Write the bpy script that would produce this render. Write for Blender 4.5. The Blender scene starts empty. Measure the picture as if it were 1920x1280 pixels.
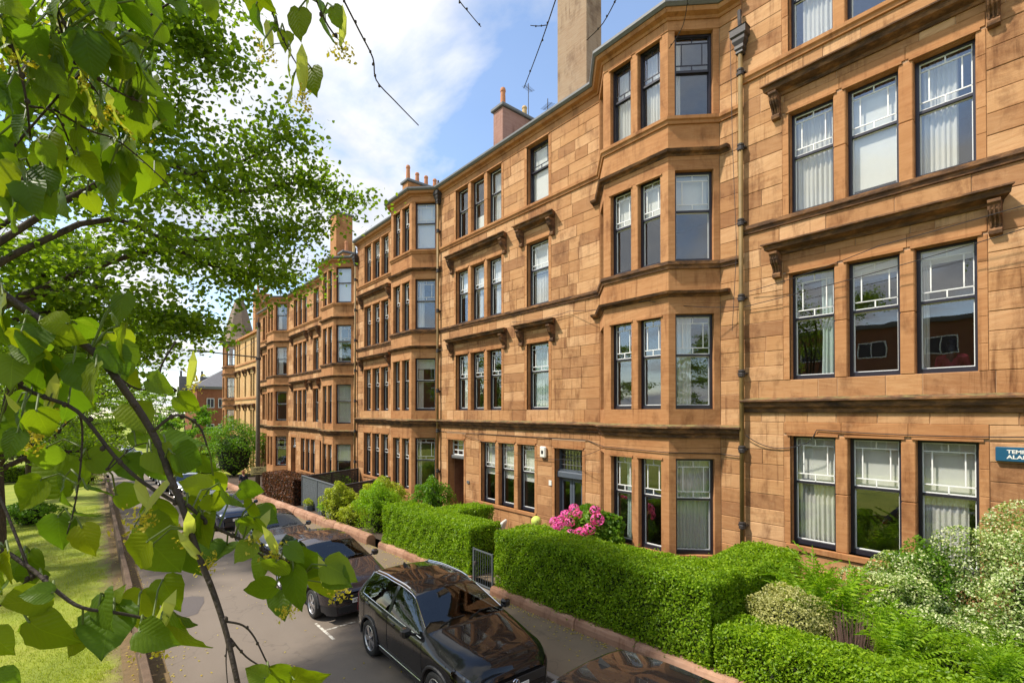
import bpy, math, random
import numpy as np
from mathutils import Vector, Matrix
R = math.radians
random.seed(7); rng = np.random.default_rng(7)
SC = bpy.context.scene
COL = SC.collection

# ------------------------------------------------------------------ camera
cam = bpy.data.cameras.new('camera'); cam_ob = bpy.data.objects.new('camera', cam); COL.objects.link(cam_ob)
cam.sensor_fit = 'HORIZONTAL'; cam.sensor_width = 36.0; cam.lens = 17.151
cam.shift_y = 0.06464; cam.clip_start = 0.05; cam.clip_end = 3000
cam_ob.location = (0, 0, 5.0); cam_ob.rotation_euler = (R(90.5465), 0, R(-40.398))
SC.camera = cam_ob

# ------------------------------------------------------------------ world, sun, exposure
SUN_DIR = Vector((-0.62, 0.36, 0.96)).normalized()      # towards the sun: from the street side, down the road
W = bpy.data.worlds.new('World'); SC.world = W; W.use_nodes = True
nt = W.node_tree; nt.nodes.clear()
def wn(t, **k):
    n = nt.nodes.new(t)
    for a, b in k.items(): setattr(n, a, b)
    return n
out = wn('ShaderNodeOutputWorld'); bg = wn('ShaderNodeBackground'); bg.inputs['Strength'].default_value = 0.15
sky = wn('ShaderNodeTexSky', sky_type='NISHITA'); sky.sun_disc = False
sky.sun_elevation = math.asin(SUN_DIR.z); sky.sun_rotation = math.atan2(SUN_DIR.x, SUN_DIR.y)
sky.altitude = 50; sky.air_density = 1.0; sky.dust_density = 0.35; sky.ozone_density = 1.2
tc = wn('ShaderNodeTexCoord'); sep = wn('ShaderNodeSeparateXYZ'); crot = wn('ShaderNodeVectorRotate', rotation_type='Z_AXIS'); crot.inputs['Angle'].default_value = -0.16
nt.links.new(tc.outputs['Generated'], crot.inputs['Vector']); nt.links.new(crot.outputs[0], sep.inputs[0])
add = wn('ShaderNodeMath', operation='ADD'); add.inputs[1].default_value = 0.22
mx = wn('ShaderNodeMath', operation='MAXIMUM'); mx.inputs[1].default_value = 0.0
nt.links.new(sep.outputs[2], mx.inputs[0]); nt.links.new(mx.outputs[0], add.inputs[0])
dx = wn('ShaderNodeMath', operation='DIVIDE'); dy = wn('ShaderNodeMath', operation='DIVIDE')
nt.links.new(sep.outputs[0], dx.inputs[0]); nt.links.new(add.outputs[0], dx.inputs[1])
nt.links.new(sep.outputs[1], dy.inputs[0]); nt.links.new(add.outputs[0], dy.inputs[1])
comb = wn('ShaderNodeCombineXYZ'); nt.links.new(dx.outputs[0], comb.inputs[0]); nt.links.new(dy.outputs[0], comb.inputs[1])
comb.inputs[2].default_value = 12.6
cn = wn('ShaderNodeTexNoise'); cn.inputs['Scale'].default_value = 1.25; cn.inputs['Detail'].default_value = 9
cn.inputs['Roughness'].default_value = 0.55; cn.inputs['Distortion'].default_value = 0.25
nt.links.new(comb.outputs[0], cn.inputs['Vector'])
ramp = wn('ShaderNodeValToRGB'); ramp.color_ramp.elements[0].position = 0.45; ramp.color_ramp.elements[1].position = 0.56
ramp.color_ramp.elements[0].color = (0.05, 0.05, 0.05, 1)
nt.links.new(cn.outputs['Fac'], ramp.inputs[0])
cn2 = wn('ShaderNodeTexNoise'); cn2.inputs['Scale'].default_value = 3.2; cn2.inputs['Detail'].default_value = 6
nt.links.new(comb.outputs[0], cn2.inputs['Vector'])
cr2 = wn('ShaderNodeValToRGB'); cr2.color_ramp.elements[0].color = (2.3, 2.55, 3.0, 1); cr2.color_ramp.elements[1].color = (3.9, 3.9, 3.95, 1)
cr2.color_ramp.elements[0].position = 0.3; cr2.color_ramp.elements[1].position = 0.6
nt.links.new(cn2.outputs['Fac'], cr2.inputs[0])
mixc = wn('ShaderNodeMix', data_type='RGBA'); nt.links.new(ramp.outputs[0], mixc.inputs[0])
nt.links.new(sky.outputs[0], mixc.inputs[6]); nt.links.new(cr2.outputs[0], mixc.inputs[7])
nt.links.new(mixc.outputs[2], bg.inputs['Color']); nt.links.new(bg.outputs[0], out.inputs['Surface'])

sl = bpy.data.lights.new('sun', 'SUN'); sl.energy = 3.2; sl.angle = R(2.5); sl.color = (1.0, 0.93, 0.82)
so = bpy.data.objects.new('sun', sl); COL.objects.link(so)
so.rotation_euler = (-SUN_DIR).to_track_quat('-Z', 'Y').to_euler(); so.location = (-20, 20, 40)
vs = SC.view_settings
vs.view_transform = 'Standard'; vs.look = 'None'; vs.gamma = 1.0; vs.exposure = 0.95
SC.render.engine = 'CYCLES'
SC.cycles.max_bounces = 8; SC.cycles.transparent_max_bounces = 16

# ------------------------------------------------------------------ helpers
def tag(o, label=None, cat=None, group=None, kind=None):
    if label: o['label'] = label
    if cat: o['category'] = cat
    if group: o['group'] = group
    if kind: o['kind'] = kind
    return o
def empty(name, loc=(0, 0, 0), rz=0, label=None, cat=None, group=None):
    o = bpy.data.objects.new(name, None); COL.objects.link(o)
    o.location = loc; o.rotation_euler = (0, 0, rz); o.empty_display_size = .2
    return tag(o, label, cat, group)
def link(name, me, parent=None, loc=None, rot=None, scale=None, m=None):
    o = bpy.data.objects.new(name, me); COL.objects.link(o)
    if parent is not None: o.parent = parent
    if m is not None: o.matrix_local = m
    if loc is not None: o.location = loc
    if rot is not None: o.rotation_euler = rot
    if scale is not None: o.scale = scale
    return o
def new_mesh(name, V, F, mat, rnd=None, smooth=False):
    me = bpy.data.meshes.new(name); me.from_pydata([tuple(v) for v in V], [], F)
    if mat is not None: me.materials.append(mat)
    if rnd is not None:
        a = me.attributes.new('rnd', 'FLOAT', 'FACE')
        a.data.foreach_set('value', np.asarray(rnd, np.float32) if np.ndim(rnd) else np.full(len(F), rnd, np.float32))
    if smooth: me.polygons.foreach_set('use_smooth', np.ones(len(F), bool))
    me.update(); return me
class MB:
    def __init__(s): s.V = []; s.F = []; s.r = []
    def add(s, V, F, rnd=.5):
        n = len(s.V); s.V += [tuple(v) for v in V]; s.F += [tuple(i + n for i in f) for f in F]; s.r += [rnd] * len(F)
        return s
    def box(s, x0, x1, y0, y1, z0, z1, rnd=.5):
        return s.add([(x0, y0, z0), (x1, y0, z0), (x1, y1, z0), (x0, y1, z0), (x0, y0, z1), (x1, y0, z1), (x1, y1, z1), (x0, y1, z1)],
              [(3, 2, 1, 0), (4, 5, 6, 7), (0, 1, 5, 4), (1, 2, 6, 5), (2, 3, 7, 6), (3, 0, 4, 7)], rnd)
    def bbox(s, x0, x1, y0, y1, z0, z1, b=.01, rnd=.5):
        """bevelled box: 24 vertices"""
        V = []; idx = {}
        for i, x in enumerate((x0, x1)):
            for j, y in enumerate((y0, y1)):
                for k, z in enumerate((z0, z1)):
                    sx, sy, sz = (1, -1)[i], (1, -1)[j], (1, -1)[k]
                    idx[i, j, k, 0] = len(V); V.append((x, y + sy * b, z + sz * b))
                    idx[i, j, k, 1] = len(V); V.append((x + sx * b, y, z + sz * b))
                    idx[i, j, k, 2] = len(V); V.append((x + sx * b, y + sy * b, z))
        F = []
        for i in (0, 1):
            q = [idx[i, 0, 0, 0], idx[i, 1, 0, 0], idx[i, 1, 1, 0], idx[i, 0, 1, 0]]; F.append(q if i else q[::-1])
            q = [idx[0, i, 0, 1], idx[1, i, 0, 1], idx[1, i, 1, 1], idx[0, i, 1, 1]]; F.append(q[::-1] if i else q)
            q = [idx[0, 0, i, 2], idx[1, 0, i, 2], idx[1, 1, i, 2], idx[0, 1, i, 2]]; F.append(q if i else q[::-1])
        for i in (0, 1):
            for j in (0, 1):
                q = [idx[i, j, 0, 0], idx[i, j, 1, 0], idx[i, j, 1, 1], idx[i, j, 0, 1]]; F.append(q if (i + j) % 2 else q[::-1])
                q = [idx[i, 0, j, 0], idx[i, 1, j, 0], idx[i, 1, j, 2], idx[i, 0, j, 2]]; F.append(q[::-1] if (i + j) % 2 else q)
                q = [idx[0, i, j, 1], idx[1, i, j, 1], idx[1, i, j, 2], idx[0, i, j, 2]]; F.append(q if (i + j) % 2 else q[::-1])
                for k in (0, 1):
                    q = [idx[i, j, k, 0], idx[i, j, k, 1], idx[i, j, k, 2]]; F.append(q if (i + j + k) % 2 else q[::-1])
        return s.add(V, F, rnd)
    def tube(s, pts, r, n=6, rnd=.5, cap=True):
        pts = [Vector(p) for p in pts]; V = []; F = []
        rs = r if hasattr(r, '__len__') else [r] * len(pts)
        up = Vector((0, 0, 1)); prev = None
        for i, p in enumerate(pts):
            d = (pts[min(i + 1, len(pts) - 1)] - pts[max(i - 1, 0)])
            d = d.normalized() if d.length > 1e-9 else Vector((0, 0, 1))
            a = prev if prev is not None else (up if abs(d.z) < .95 else Vector((1, 0, 0)))
            a = (a - d * a.dot(d));  a = a.normalized() if a.length > 1e-6 else d.orthogonal().normalized()
            b = d.cross(a); prev = a
            for k in range(n):
                t = 2 * math.pi * k / n; V.append(p + (a * math.cos(t) + b * math.sin(t)) * rs[i])
        for i in range(len(pts) - 1):
            for k in range(n): F.append((i * n + k, i * n + (k + 1) % n, (i + 1) * n + (k + 1) % n, (i + 1) * n + k))
        if cap: F.append(tuple(range(n))[::-1]); F.append(tuple((len(pts) - 1) * n + k for k in range(n)))
        return s.add(V, F, rnd)
    def lathe(s, prof, n=16, c=(0, 0, 0), axis='z', rnd=.5):
        V = []; F = []
        for (r, h) in prof:
            for k in range(n):
                t = 2 * math.pi * k / n; x, y = r * math.cos(t), r * math.sin(t)
                V.append((c[0] + x, c[1] + y, c[2] + h) if axis == 'z' else (c[0] + h, c[1] + x, c[2] + y))
        for i in range(len(prof) - 1):
            for k in range(n): F.append((i * n + k, i * n + (k + 1) % n, (i + 1) * n + (k + 1) % n, (i + 1) * n + k))
        return s.add(V, F, rnd)
    def sweep(s, path, prof, closed_prof=True, rnd=.5):
        """plan path [(x,y)...] running +y with the street on its -x side; prof [(out,z)...]"""
        n = len(path); m = len(prof); V = []; F = []
        for i, (x, y) in enumerate(path):
            def nrm(a, b):
                d = Vector((b[0] - a[0], b[1] - a[1])).normalized(); return Vector((-d.y, d.x))
            if i == 0: o = nrm(path[0], path[1])
            elif i == n - 1: o = nrm(path[-2], path[-1])
            else:
                a = nrm(path[i - 1], path[i]); b = nrm(path[i], path[i + 1]); o = (a + b).normalized(); o = o / max(.3, o.dot(a))
            for (q, z) in prof: V.append((x + o.x * q, y + o.y * q, z))
        for i in range(n - 1):
            for k in range(m if closed_prof else m - 1):
                F.append((i * m + k, i * m + (k + 1) % m, (i + 1) * m + (k + 1) % m, (i + 1) * m + k))
        if closed_prof: F.append(tuple(range(m))[::-1]); F.append(tuple((n - 1) * m + k for k in range(m)))
        return s.add(V, F, rnd)
    def prism(s, poly, z0, z1, rnd=.5):
        n = len(poly); V = [(x, y, z0) for x, y in poly] + [(x, y, z1) for x, y in poly]
        F = [tuple(range(n))[::-1], tuple(range(n, 2 * n))] + [(i, (i + 1) % n, n + (i + 1) % n, n + i) for i in range(n)]
        return s.add(V, F, rnd)
    def mesh(s, name, mat, smooth=False): return new_mesh(name, s.V, s.F, mat, s.r, smooth)
    def build(s, name, mat, parent=None, smooth=False, **k): return link(name, s.mesh(name, mat, smooth), parent, **k)

# ------------------------------------------------------------------ materials
def material(name):
    m = bpy.data.materials.new(name); m.use_nodes = True; t = m.node_tree; t.nodes.clear()
    o = t.nodes.new('ShaderNodeOutputMaterial'); return m, t, o
class NT:
    def __init__(s, t): s.t = t
    def n(s, typ, ins=None, **k):
        nd = s.t.nodes.new(typ)
        for a, b in k.items(): setattr(nd, a, b)
        for a, b in (ins or {}).items():
            if isinstance(b, bpy.types.NodeSocket): s.t.links.new(b, nd.inputs[a])
            else: nd.inputs[a].default_value = b
        return nd
    def math(s, op, a, b=0.0, clamp=False):
        nd = s.n('ShaderNodeMath', {0: a, 1: b}, operation=op); nd.use_clamp = clamp; return nd.outputs[0]
    def mix(s, f, a, b, mode='MIX'):
        nd = s.n('ShaderNodeMix', {0: f, 6: a, 7: b}, data_type='RGBA', blend_type=mode); return nd.outputs[2]
    def ramp(s, f, stops):
        nd = s.n('ShaderNodeValToRGB', {0: f}); cr = nd.color_ramp
        while len(cr.elements) < len(stops): cr.elements.new(.5)
        for e, (p, c) in zip(cr.elements, stops): e.position = p; e.color = (c + (1,)) if isinstance(c, tuple) else (c, c, c, 1)
        return nd.outputs[0]
    def noise(s, vec, scale, detail=4, rough=.55, dist=0):
        ins = {'Scale': scale, 'Detail': detail, 'Roughness': rough, 'Distortion': dist}
        if vec is not None: ins['Vector'] = vec
        return s.n('ShaderNodeTexNoise', ins).outputs['Fac']
    def pos(s): return s.n('ShaderNodeNewGeometry').outputs['Position']
    def obj(s): return s.n('ShaderNodeTexCoord').outputs['Object']
    def map(s, vec, scale=(1, 1, 1), rot=(0, 0, 0), loc=(0, 0, 0)):
        return s.n('ShaderNodeMapping', {'Vector': vec, 'Scale': scale, 'Rotation': rot, 'Location': loc}).outputs[0]
    def bump(s, h, st=.3, d=.02): return s.n('ShaderNodeBump', {'Height': h, 'Strength': st, 'Distance': d}).outputs[0]
    def attr(s, a='rnd'): return s.n('ShaderNodeAttribute', attribute_name=a).outputs['Fac']
def simple(name, col, rough=.6, metal=0.0, var=.12, scale=6.0, bump=0.0, coat=0.0, spec=.5):
    m, t, o = material(name); k = NT(t); p = k.obj()
    f = k.noise(p, scale, 5)
    c = k.mix(f, tuple(x * (1 - var) for x in col) + (1,), tuple(min(1, x * (1 + var)) for x in col) + (1,))
    ins = {'Base Color': c, 'Roughness': rough, 'Metallic': metal, 'Coat Weight': coat, 'Coat Roughness': .03, 'Specular IOR Level': spec}
    b = k.n('ShaderNodeBsdfPrincipled', ins)
    if bump: t.links.new(k.bump(k.noise(p, scale * 5, 5), bump), b.inputs['Normal'])
    t.links.new(b.outputs[0], o.inputs[0]); return m
def sandstone(name, lo, mid, hi, dirt=.6, smoothstone=False):
    m, t, o = material(name); k = NT(t); p = k.pos(); r = k.attr()
    base = k.ramp(r, [(0.0, lo), (.5, mid), (1.0, hi)])
    sh = k.math('MULTIPLY', r, 37.0)
    off = k.n('ShaderNodeCombineXYZ', {0: sh, 1: sh, 2: sh}).outputs[0]
    pv = k.n('ShaderNodeVectorMath', {0: p, 1: off}, operation='ADD').outputs[0]
    tilt = k.n('ShaderNodeVectorRotate', {'Vector': pv, 'Axis': (1, 0, 0), 'Angle': k.math('MULTIPLY', k.math('SUBTRACT', r, .5), .5)}).outputs[0]
    strata = k.noise(k.map(tilt, (1.5, 1.3, 11)), 1.5, 7, .7)
    big = k.noise(p, .55, 5, .6); grain = k.noise(p, 70, 3)
    c = k.mix(k.math('MULTIPLY', k.ramp(strata, [(.38, 0.0), (.72, 1.0)]), .75), base, k.mix(1.0, base, (.72, .60, .50, 1), 'MULTIPLY'))
    c = k.mix(k.math('MULTIPLY', k.ramp(big, [(.42, 0.0), (.72, 1.0)]), .45), c, k.mix(1.0, c, (.70, .52, .40, 1), 'MULTIPLY'))
    # soot and weather stains with a shape of their own
    d1 = k.noise(k.map(p, (1, 1.5, .75)), 1.35, 7, .68, .3)
    d = k.math('MULTIPLY', k.ramp(d1, [(.51, 0.0), (.72, 1.0)]), dirt)
    c = k.mix(d, c, k.mix(1.0, c, (.34, .26, .24, 1), 'MULTIPLY'))
    # rain streaks running down the face
    st = k.noise(k.map(p, (5, 5, .35)), 1.7, 6, .65); sm_ = k.noise(p, .8, 3)
    d2 = k.math('MULTIPLY', k.math('MULTIPLY', k.ramp(st, [(.52, 0.0), (.66, 1.0)]), k.ramp(sm_, [(.45, 0.0), (.62, 1.0)])), dirt)
    c = k.mix(d2, c, k.mix(1.0, c, (.42, .34, .31, 1), 'MULTIPLY'))
    pale = k.ramp(k.noise(p, 2.7, 6, .7), [(.6, 0.0), (.75, 1.0)])
    c = k.mix(k.math('MULTIPLY', pale, .25), c, (.62, .40, .22, 1))
    c = k.mix(k.math('MULTIPLY', k.math('SUBTRACT', grain, .5), .5), c, (.25, .12, .05, 1))
    h = k.math('ADD', k.math('MULTIPLY', strata, 1.0), k.math('MULTIPLY', grain, .35))
    b = k.n('ShaderNodeBsdfPrincipled', {'Base Color': c, 'Roughness': .9, 'Specular IOR Level': .2, 'Normal': k.bump(h, .35 if smoothstone else .6, .012)})
    t.links.new(b.outputs[0], o.inputs[0]); return m
M = {}
M['stone'] = sandstone('sandstone_block', (.35, .180, .085), (.52, .290, .132), (.65, .405, .215), .9)
M['trim'] = sandstone('sandstone_dressed', (.37, .180, .080), (.475, .242, .104), (.56, .305, .142), .7, True)
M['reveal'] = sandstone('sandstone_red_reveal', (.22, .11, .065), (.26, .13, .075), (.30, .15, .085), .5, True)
M['paledressed'] = sandstone('sandstone_cream', (.56, .36, .16), (.62, .41, .19), (.66, .45, .23), .2, True)
M['pinkstone'] = sandstone('pink_coping_stone', (.34, .20, .135), (.42, .255, .175), (.50, .32, .23), .7)
M['redbrick'] = sandstone('brown_masonry', (.22, .085, .05), (.27, .11, .06), (.31, .13, .07), .4)
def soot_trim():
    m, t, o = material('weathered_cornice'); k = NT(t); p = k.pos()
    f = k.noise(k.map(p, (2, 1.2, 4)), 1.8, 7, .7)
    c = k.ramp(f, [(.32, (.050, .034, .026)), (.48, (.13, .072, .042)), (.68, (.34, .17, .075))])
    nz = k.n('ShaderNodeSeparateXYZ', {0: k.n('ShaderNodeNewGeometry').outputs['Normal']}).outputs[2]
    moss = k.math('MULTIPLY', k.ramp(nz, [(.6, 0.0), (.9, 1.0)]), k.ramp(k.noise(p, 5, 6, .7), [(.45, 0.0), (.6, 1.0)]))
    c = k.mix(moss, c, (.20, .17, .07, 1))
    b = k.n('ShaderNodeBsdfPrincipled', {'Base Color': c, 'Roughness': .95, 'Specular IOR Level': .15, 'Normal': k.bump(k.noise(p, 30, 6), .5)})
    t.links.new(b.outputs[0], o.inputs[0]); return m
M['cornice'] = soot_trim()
M['mortar'] = simple('lime_mortar', (.46, .29, .17), .95, var=.25, scale=2)
def glass(name, tint, ior, rough=0.0, wav=.004):
    m, t, o = material(name); k = NT(t)
    nrm = k.bump(k.noise(k.pos(), 1.6, 2), wav * 10, .05)
    cs = k.math('ABSOLUTE', k.n('ShaderNodeVectorMath', {0: k.n('ShaderNodeNewGeometry').outputs['Incoming'], 1: nrm}, operation='DOT_PRODUCT').outputs['Value'])
    fr = k.math('ADD', ior, k.math('MULTIPLY', 1 - ior, k.math('POWER', k.math('SUBTRACT', 1.0, cs, True), 5.0)))      # Schlick, the same from both sides
    tr = k.n('ShaderNodeBsdfTransparent', {'Color': tint}); gl = k.n('ShaderNodeBsdfGlossy', {'Color': (1, 1, 1, 1), 'Roughness': rough, 'Normal': nrm})
    mx = k.n('ShaderNodeMixShader', {0: fr, 1: tr.outputs[0], 2: gl.outputs[0]})
    t.links.new(mx.outputs[0], o.inputs[0]); return m
M['pane'] = glass('window_glass', (.97, .98, .975, 1), .085, 0, .0015)
M['carglass'] = glass('tinted_car_glass', (.34, .38, .37, 1), .07, 0, .001)
M['lens'] = glass('headlight_lens', (.9, .93, .95, 1), .06, 0, .002)
M['darkframe'] = simple('painted_timber_dark', (.022, .020, .030), .35, var=.3)
M['whitebar'] = simple('painted_timber_white', (.80, .80, .77), .5, var=.06)
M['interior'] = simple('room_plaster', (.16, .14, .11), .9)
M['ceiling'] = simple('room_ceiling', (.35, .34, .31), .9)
def fabric(name, col, tr=.35):
    m, t, o = material(name); k = NT(t); f = k.noise(k.obj(), 9, 4)
    c = k.mix(f, tuple(x * .9 for x in col) + (1,), col + (1,))
    d = k.n('ShaderNodeBsdfDiffuse', {'Color': c}); s = k.n('ShaderNodeBsdfTranslucent', {'Color': c})
    mx = k.n('ShaderNodeMixShader', {0: tr, 1: d.outputs[0], 2: s.outputs[0]}); t.links.new(mx.outputs[0], o.inputs[0]); return m
M['curtain'] = fabric('curtain_linen', (.86, .84, .77)); M['curtainblue'] = fabric('curtain_pale_green', (.62, .74, .70))
M['blind'] = fabric('roller_blind', (.88, .87, .82), .3)
M['lead'] = simple('grey_lead', (.15, .15, .15), .6, .2, var=.3)
M['tileroof'] = simple('brown_slate', (.20, .145, .10), .8, var=.35, scale=4, bump=.5)
M['slate'] = simple('roof_slate', (.13, .125, .13), .7, var=.3, scale=3, bump=.4)
M['render'] = sandstone('rough_weathered_render', (.30, .215, .145), (.36, .265, .18), (.42, .32, .23), .75)
M['pinkrender'] = sandstone('weathered_pink_render', (.33, .20, .165), (.38, .225, .185), (.42, .26, .21), .6)
M['clay'] = simple('clay_pot', (.48, .20, .09), .85, var=.25)
M['claypale'] = simple('buff_clay_pot', (.55, .38, .17), .85, var=.2)
M['pipe'] = simple('rusty_olive_pipe', (.19, .120, .036), .65, var=.8, scale=2.4)
M['iron'] = simple('dark_cast_iron', (.035, .028, .026), .6, var=.4, bump=.2)
M['cable'] = simple('black_cable', (.03, .025, .025), .6)
M['greydoor'] = simple('blue_grey_paint', (.085, .10, .125), .4)
M['white'] = simple('white_plastic', (.75, .73, .66), .4, var=.05)
M['black'] = simple('black_rubber', (.012, .012, .012), .75)
M['chrome'] = simple('chrome', (.78, .78, .80), .12, 1.0, var=.02)
M['alloy'] = simple('alloy_wheel', (.55, .55, .57), .3, .9, var=.05)
M['darkplastic'] = simple('black_plastic', (.02, .02, .022), .5)
M['plate'] = simple('number_plate_white', (.78, .78, .74), .4, var=.03)
M['ink'] = simple('black_print', (.012, .012, .014), .5)
M['red'] = simple('red_lens', (.45, .015, .02), .2, coat=.6)
def paint(name, col, metal=.0):
    m, t, o = material(name); k = NT(t)
    dirt = k.noise(k.obj(), 2.5, 6, .7)
    b = k.n('ShaderNodeBsdfPrincipled', {'Base Color': col + (1,), 'Metallic': metal, 'Roughness': k.ramp(dirt, [(.4, .22), (.8, .34)]), 'Coat Weight': .85, 'Coat Roughness': .02, 'Coat IOR': 1.45, 'Specular IOR Level': .15})
    t.links.new(b.outputs[0], o.inputs[0]); return m
M['paintblack'] = paint('car_paint_black', (.008, .008, .009)); M['paintbrown'] = paint('car_paint_graphite', (.055, .045, .048), .5)
M['paintgrey'] = paint('car_paint_grey', (.10, .105, .115), .6); M['paintsilver'] = paint('car_paint_silver', (.42, .43, .45), .7)
M['paintblue'] = paint('car_paint_navy', (.02, .03, .06), .3); M['paintwhite'] = paint('car_paint_white', (.72, .72, .72))
def foliage(name, lo, mid, hi, tr=.45, gloss=.25, veins=False):
    m, t, o = material(name); k = NT(t); r = k.attr()
    c = k.ramp(r, [(0.0, lo), (.5, mid), (1.0, hi)])
    big = k.noise(k.pos(), 1.1 if not veins else 9, 4)
    c = k.mix(k.math('MULTIPLY', k.ramp(big, [(.35, 0.0), (.7, 1.0)]), .5), c, k.mix(1.0, c, (1.35, 1.25, .7, 1), 'MULTIPLY'))
    nrm = None
    if veins:
        ri = k.n('ShaderNodeObjectInfo').outputs['Random']
        c = k.mix(k.math('MULTIPLY', k.math('POWER', ri, 1.6), .85), k.mix(1.0, c, (.72, .82, .9, 1), 'MULTIPLY'), k.mix(1.0, c, (1.6, 1.3, .5, 1), 'MULTIPLY'))
        s = k.n('ShaderNodeSeparateXYZ', {0: k.obj()}); ax = k.math('ABSOLUTE', s.outputs[0])
        v = k.math('SUBTRACT', s.outputs[1], k.math('MULTIPLY', ax, .85))
        w = k.math('ABSOLUTE', k.math('SINE', k.math('MULTIPLY', v, 24.0)))
        side = k.ramp(w, [(0.0, 1.0), (.13, 0.0)]); mid_ = k.ramp(ax, [(0.0, 1.0), (.012, 0.0)])
        vein = k.math('MAXIMUM', k.math('MULTIPLY', side, .45), mid_, True)
        c = k.mix(k.math('MULTIPLY', vein, .42), c, k.mix(1.0, c, (1.7, 1.6, 1.2, 1), 'MULTIPLY'))
        nrm = k.bump(k.math('ADD', k.math('MULTIPLY', w, .5), k.math('MULTIPLY', k.noise(k.obj(), 7, 4), .8)), .2, .006)
    ins = {'Base Color': c, 'Roughness': .42, 'Specular IOR Level': gloss}
    if nrm is not None: ins['Normal'] = nrm
    b = k.n('ShaderNodeBsdfPrincipled', ins)
    tc_ = k.mix(1.0, c, (1.5, 1.6, .55, 1), 'MULTIPLY')
    ts = k.n('ShaderNodeBsdfTranslucent', {'Color': tc_})
    mx = k.n('ShaderNodeMixShader', {0: tr, 1: b.outputs[0], 2: ts.outputs[0]}); t.links.new(mx.outputs[0], o.inputs[0]); return m
M['linden'] = foliage('linden_leaves', (.075, .130, .012), (.130, .210, .018), (.21, .29, .028), .55)
M['lindennear'] = foliage('linden_leaf_near', (.100, .170, .012), (.140, .215, .015), (.195, .265, .022), .55, .3, True)
M['hedge'] = foliage('privet_leaves', (.075, .155, .008), (.19, .32, .012), (.33, .46, .03), .45)
M['golden'] = foliage('golden_leaves', (.20, .26, .02), (.30, .36, .03), (.42, .44, .06), .4)
M['fern'] = foliage('fern_fronds', (.14, .26, .012), (.22, .37, .018), (.31, .45, .035), .48)
M['varieg'] = foliage('variegated_leaves', (.09, .17, .03), (.26, .36, .10), (.72, .74, .55), .35)
M['olive'] = foliage('olive_shrub', (.20, .22, .07), (.38, .38, .15), (.58, .55, .28), .35)
M['shrub'] = foliage('shrub_leaves', (.06, .15, .012), (.11, .23, .016), (.19, .32, .03), .42)
M['copper'] = foliage('copper_beech', (.035, .024, .022), (.075, .040, .030), (.30, .10, .05), .3)
M['pink'] = foliage('hydrangea_petals', (.58, .07, .36), (.72, .12, .50), (.82, .24, .64), .35)
M['yellowflower'] = foliage('linden_blossom', (.38, .30, .03), (.52, .42, .05), (.62, .54, .12), .4)
M['bract'] = foliage('linden_bract', (.34, .40, .10), (.45, .48, .14), (.55, .55, .20), .5)
M['heather'] = simple('dry_twigs', (.17, .10, .075), .9, var=.4)
M['grass'] = foliage('lawn_grass', (.15, .21, .015), (.26, .32, .022), (.36, .36, .045), .35, .1)
def bark():
    m, t, o = material('tree_bark'); k = NT(t); p = k.obj()
    f = k.noise(k.map(p, (6, 6, 1.4)), 4, 8, .7)
    c = k.ramp(f, [(.3, (.025, .018, .014)), (.55, (.075, .052, .038)), (.75, (.13, .10, .075))])
    b = k.n('ShaderNodeBsdfPrincipled', {'Base Color': c, 'Roughness': .95, 'Normal': k.bump(f, .9, .03)}); t.links.new(b.outputs[0], o.inputs[0]); return m
M['bark'] = bark()
M['twig'] = simple('twig_bark', (.050, .034, .026), .8, var=.5, scale=30, bump=.4)
M['stalk'] = simple('leaf_stalk', (.11, .15, .03), .6)
def asphalt(name, a, b_, crack=True):
    m, t, o = material(name); k = NT(t); p = k.pos()
    big = k.noise(k.map(p, (1, .35, 1)), .55, 6, .6); fine = k.noise(p, 90, 3); mid = k.noise(p, 5, 5)
    c = k.mix(big, a + (1,), b_ + (1,)); c = k.mix(k.math('MULTIPLY', fine, .4), c, (.18, .145, .11, 1))
    spk = k.ramp(k.n('ShaderNodeTexVoronoi', {'Vector': p, 'Scale': 26.0}).outputs['Distance'], [(.04, 1.0), (.09, 0.0)])
    spk = k.math('MULTIPLY', spk, k.ramp(k.noise(p, 2.2, 4), [(.55, 0.0), (.68, 1.0)]))
    c = k.mix(k.math('MULTIPLY', spk, .7), c, (.34, .27, .10, 1))
    if crack:
        vor = k.n('ShaderNodeTexVoronoi', {'Vector': k.n('ShaderNodeVectorMath', {0: p, 1: k.n('ShaderNodeTexNoise', {'Vector': p, 'Scale': 2.0}).outputs['Color']}, operation='ADD').outputs[0], 'Scale': .28}, feature='DISTANCE_TO_EDGE').outputs['Distance']
        c = k.mix(k.math('MULTIPLY', k.ramp(vor, [(.0, 1.0), (.005, 0.0)]), .28), c, (.03, .028, .026, 1))
    b = k.n('ShaderNodeBsdfPrincipled', {'Base Color': c, 'Roughness': .85, 'Specular IOR Level': .3, 'Normal': k.bump(k.math('ADD', fine, k.math('MULTIPLY', mid, .5)), .35, .01)})
    t.links.new(b.outputs[0], o.inputs[0]); return m
M['road'] = asphalt('worn_asphalt', (.130, .103, .080), (.240, .198, .160))
M['pave'] = asphalt('pavement_asphalt', (.155, .112, .070), (.225, .170, .112))
M['patch'] = asphalt('fresh_asphalt_patch', (.085, .075, .078), (.105, .092, .094), False)
M['kerb'] = simple('kerb_stone', (.23, .20, .17), .9, var=.3, scale=3, bump=.4)
def worn_paint():
    m, t, o = material('worn_road_paint'); k = NT(t); p = k.pos()
    f = k.ramp(k.noise(p, 11, 6, .7), [(.42, 0.0), (.56, 1.0)])
    c = k.mix(f, (.19, .155, .12, 1), (.60, .57, .50, 1)); b = k.n('ShaderNodeBsdfPrincipled', {'Base Color': c, 'Roughness': .85}); t.links.new(b.outputs[0], o.inputs[0]); return m
M['paintline'] = worn_paint()
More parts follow.
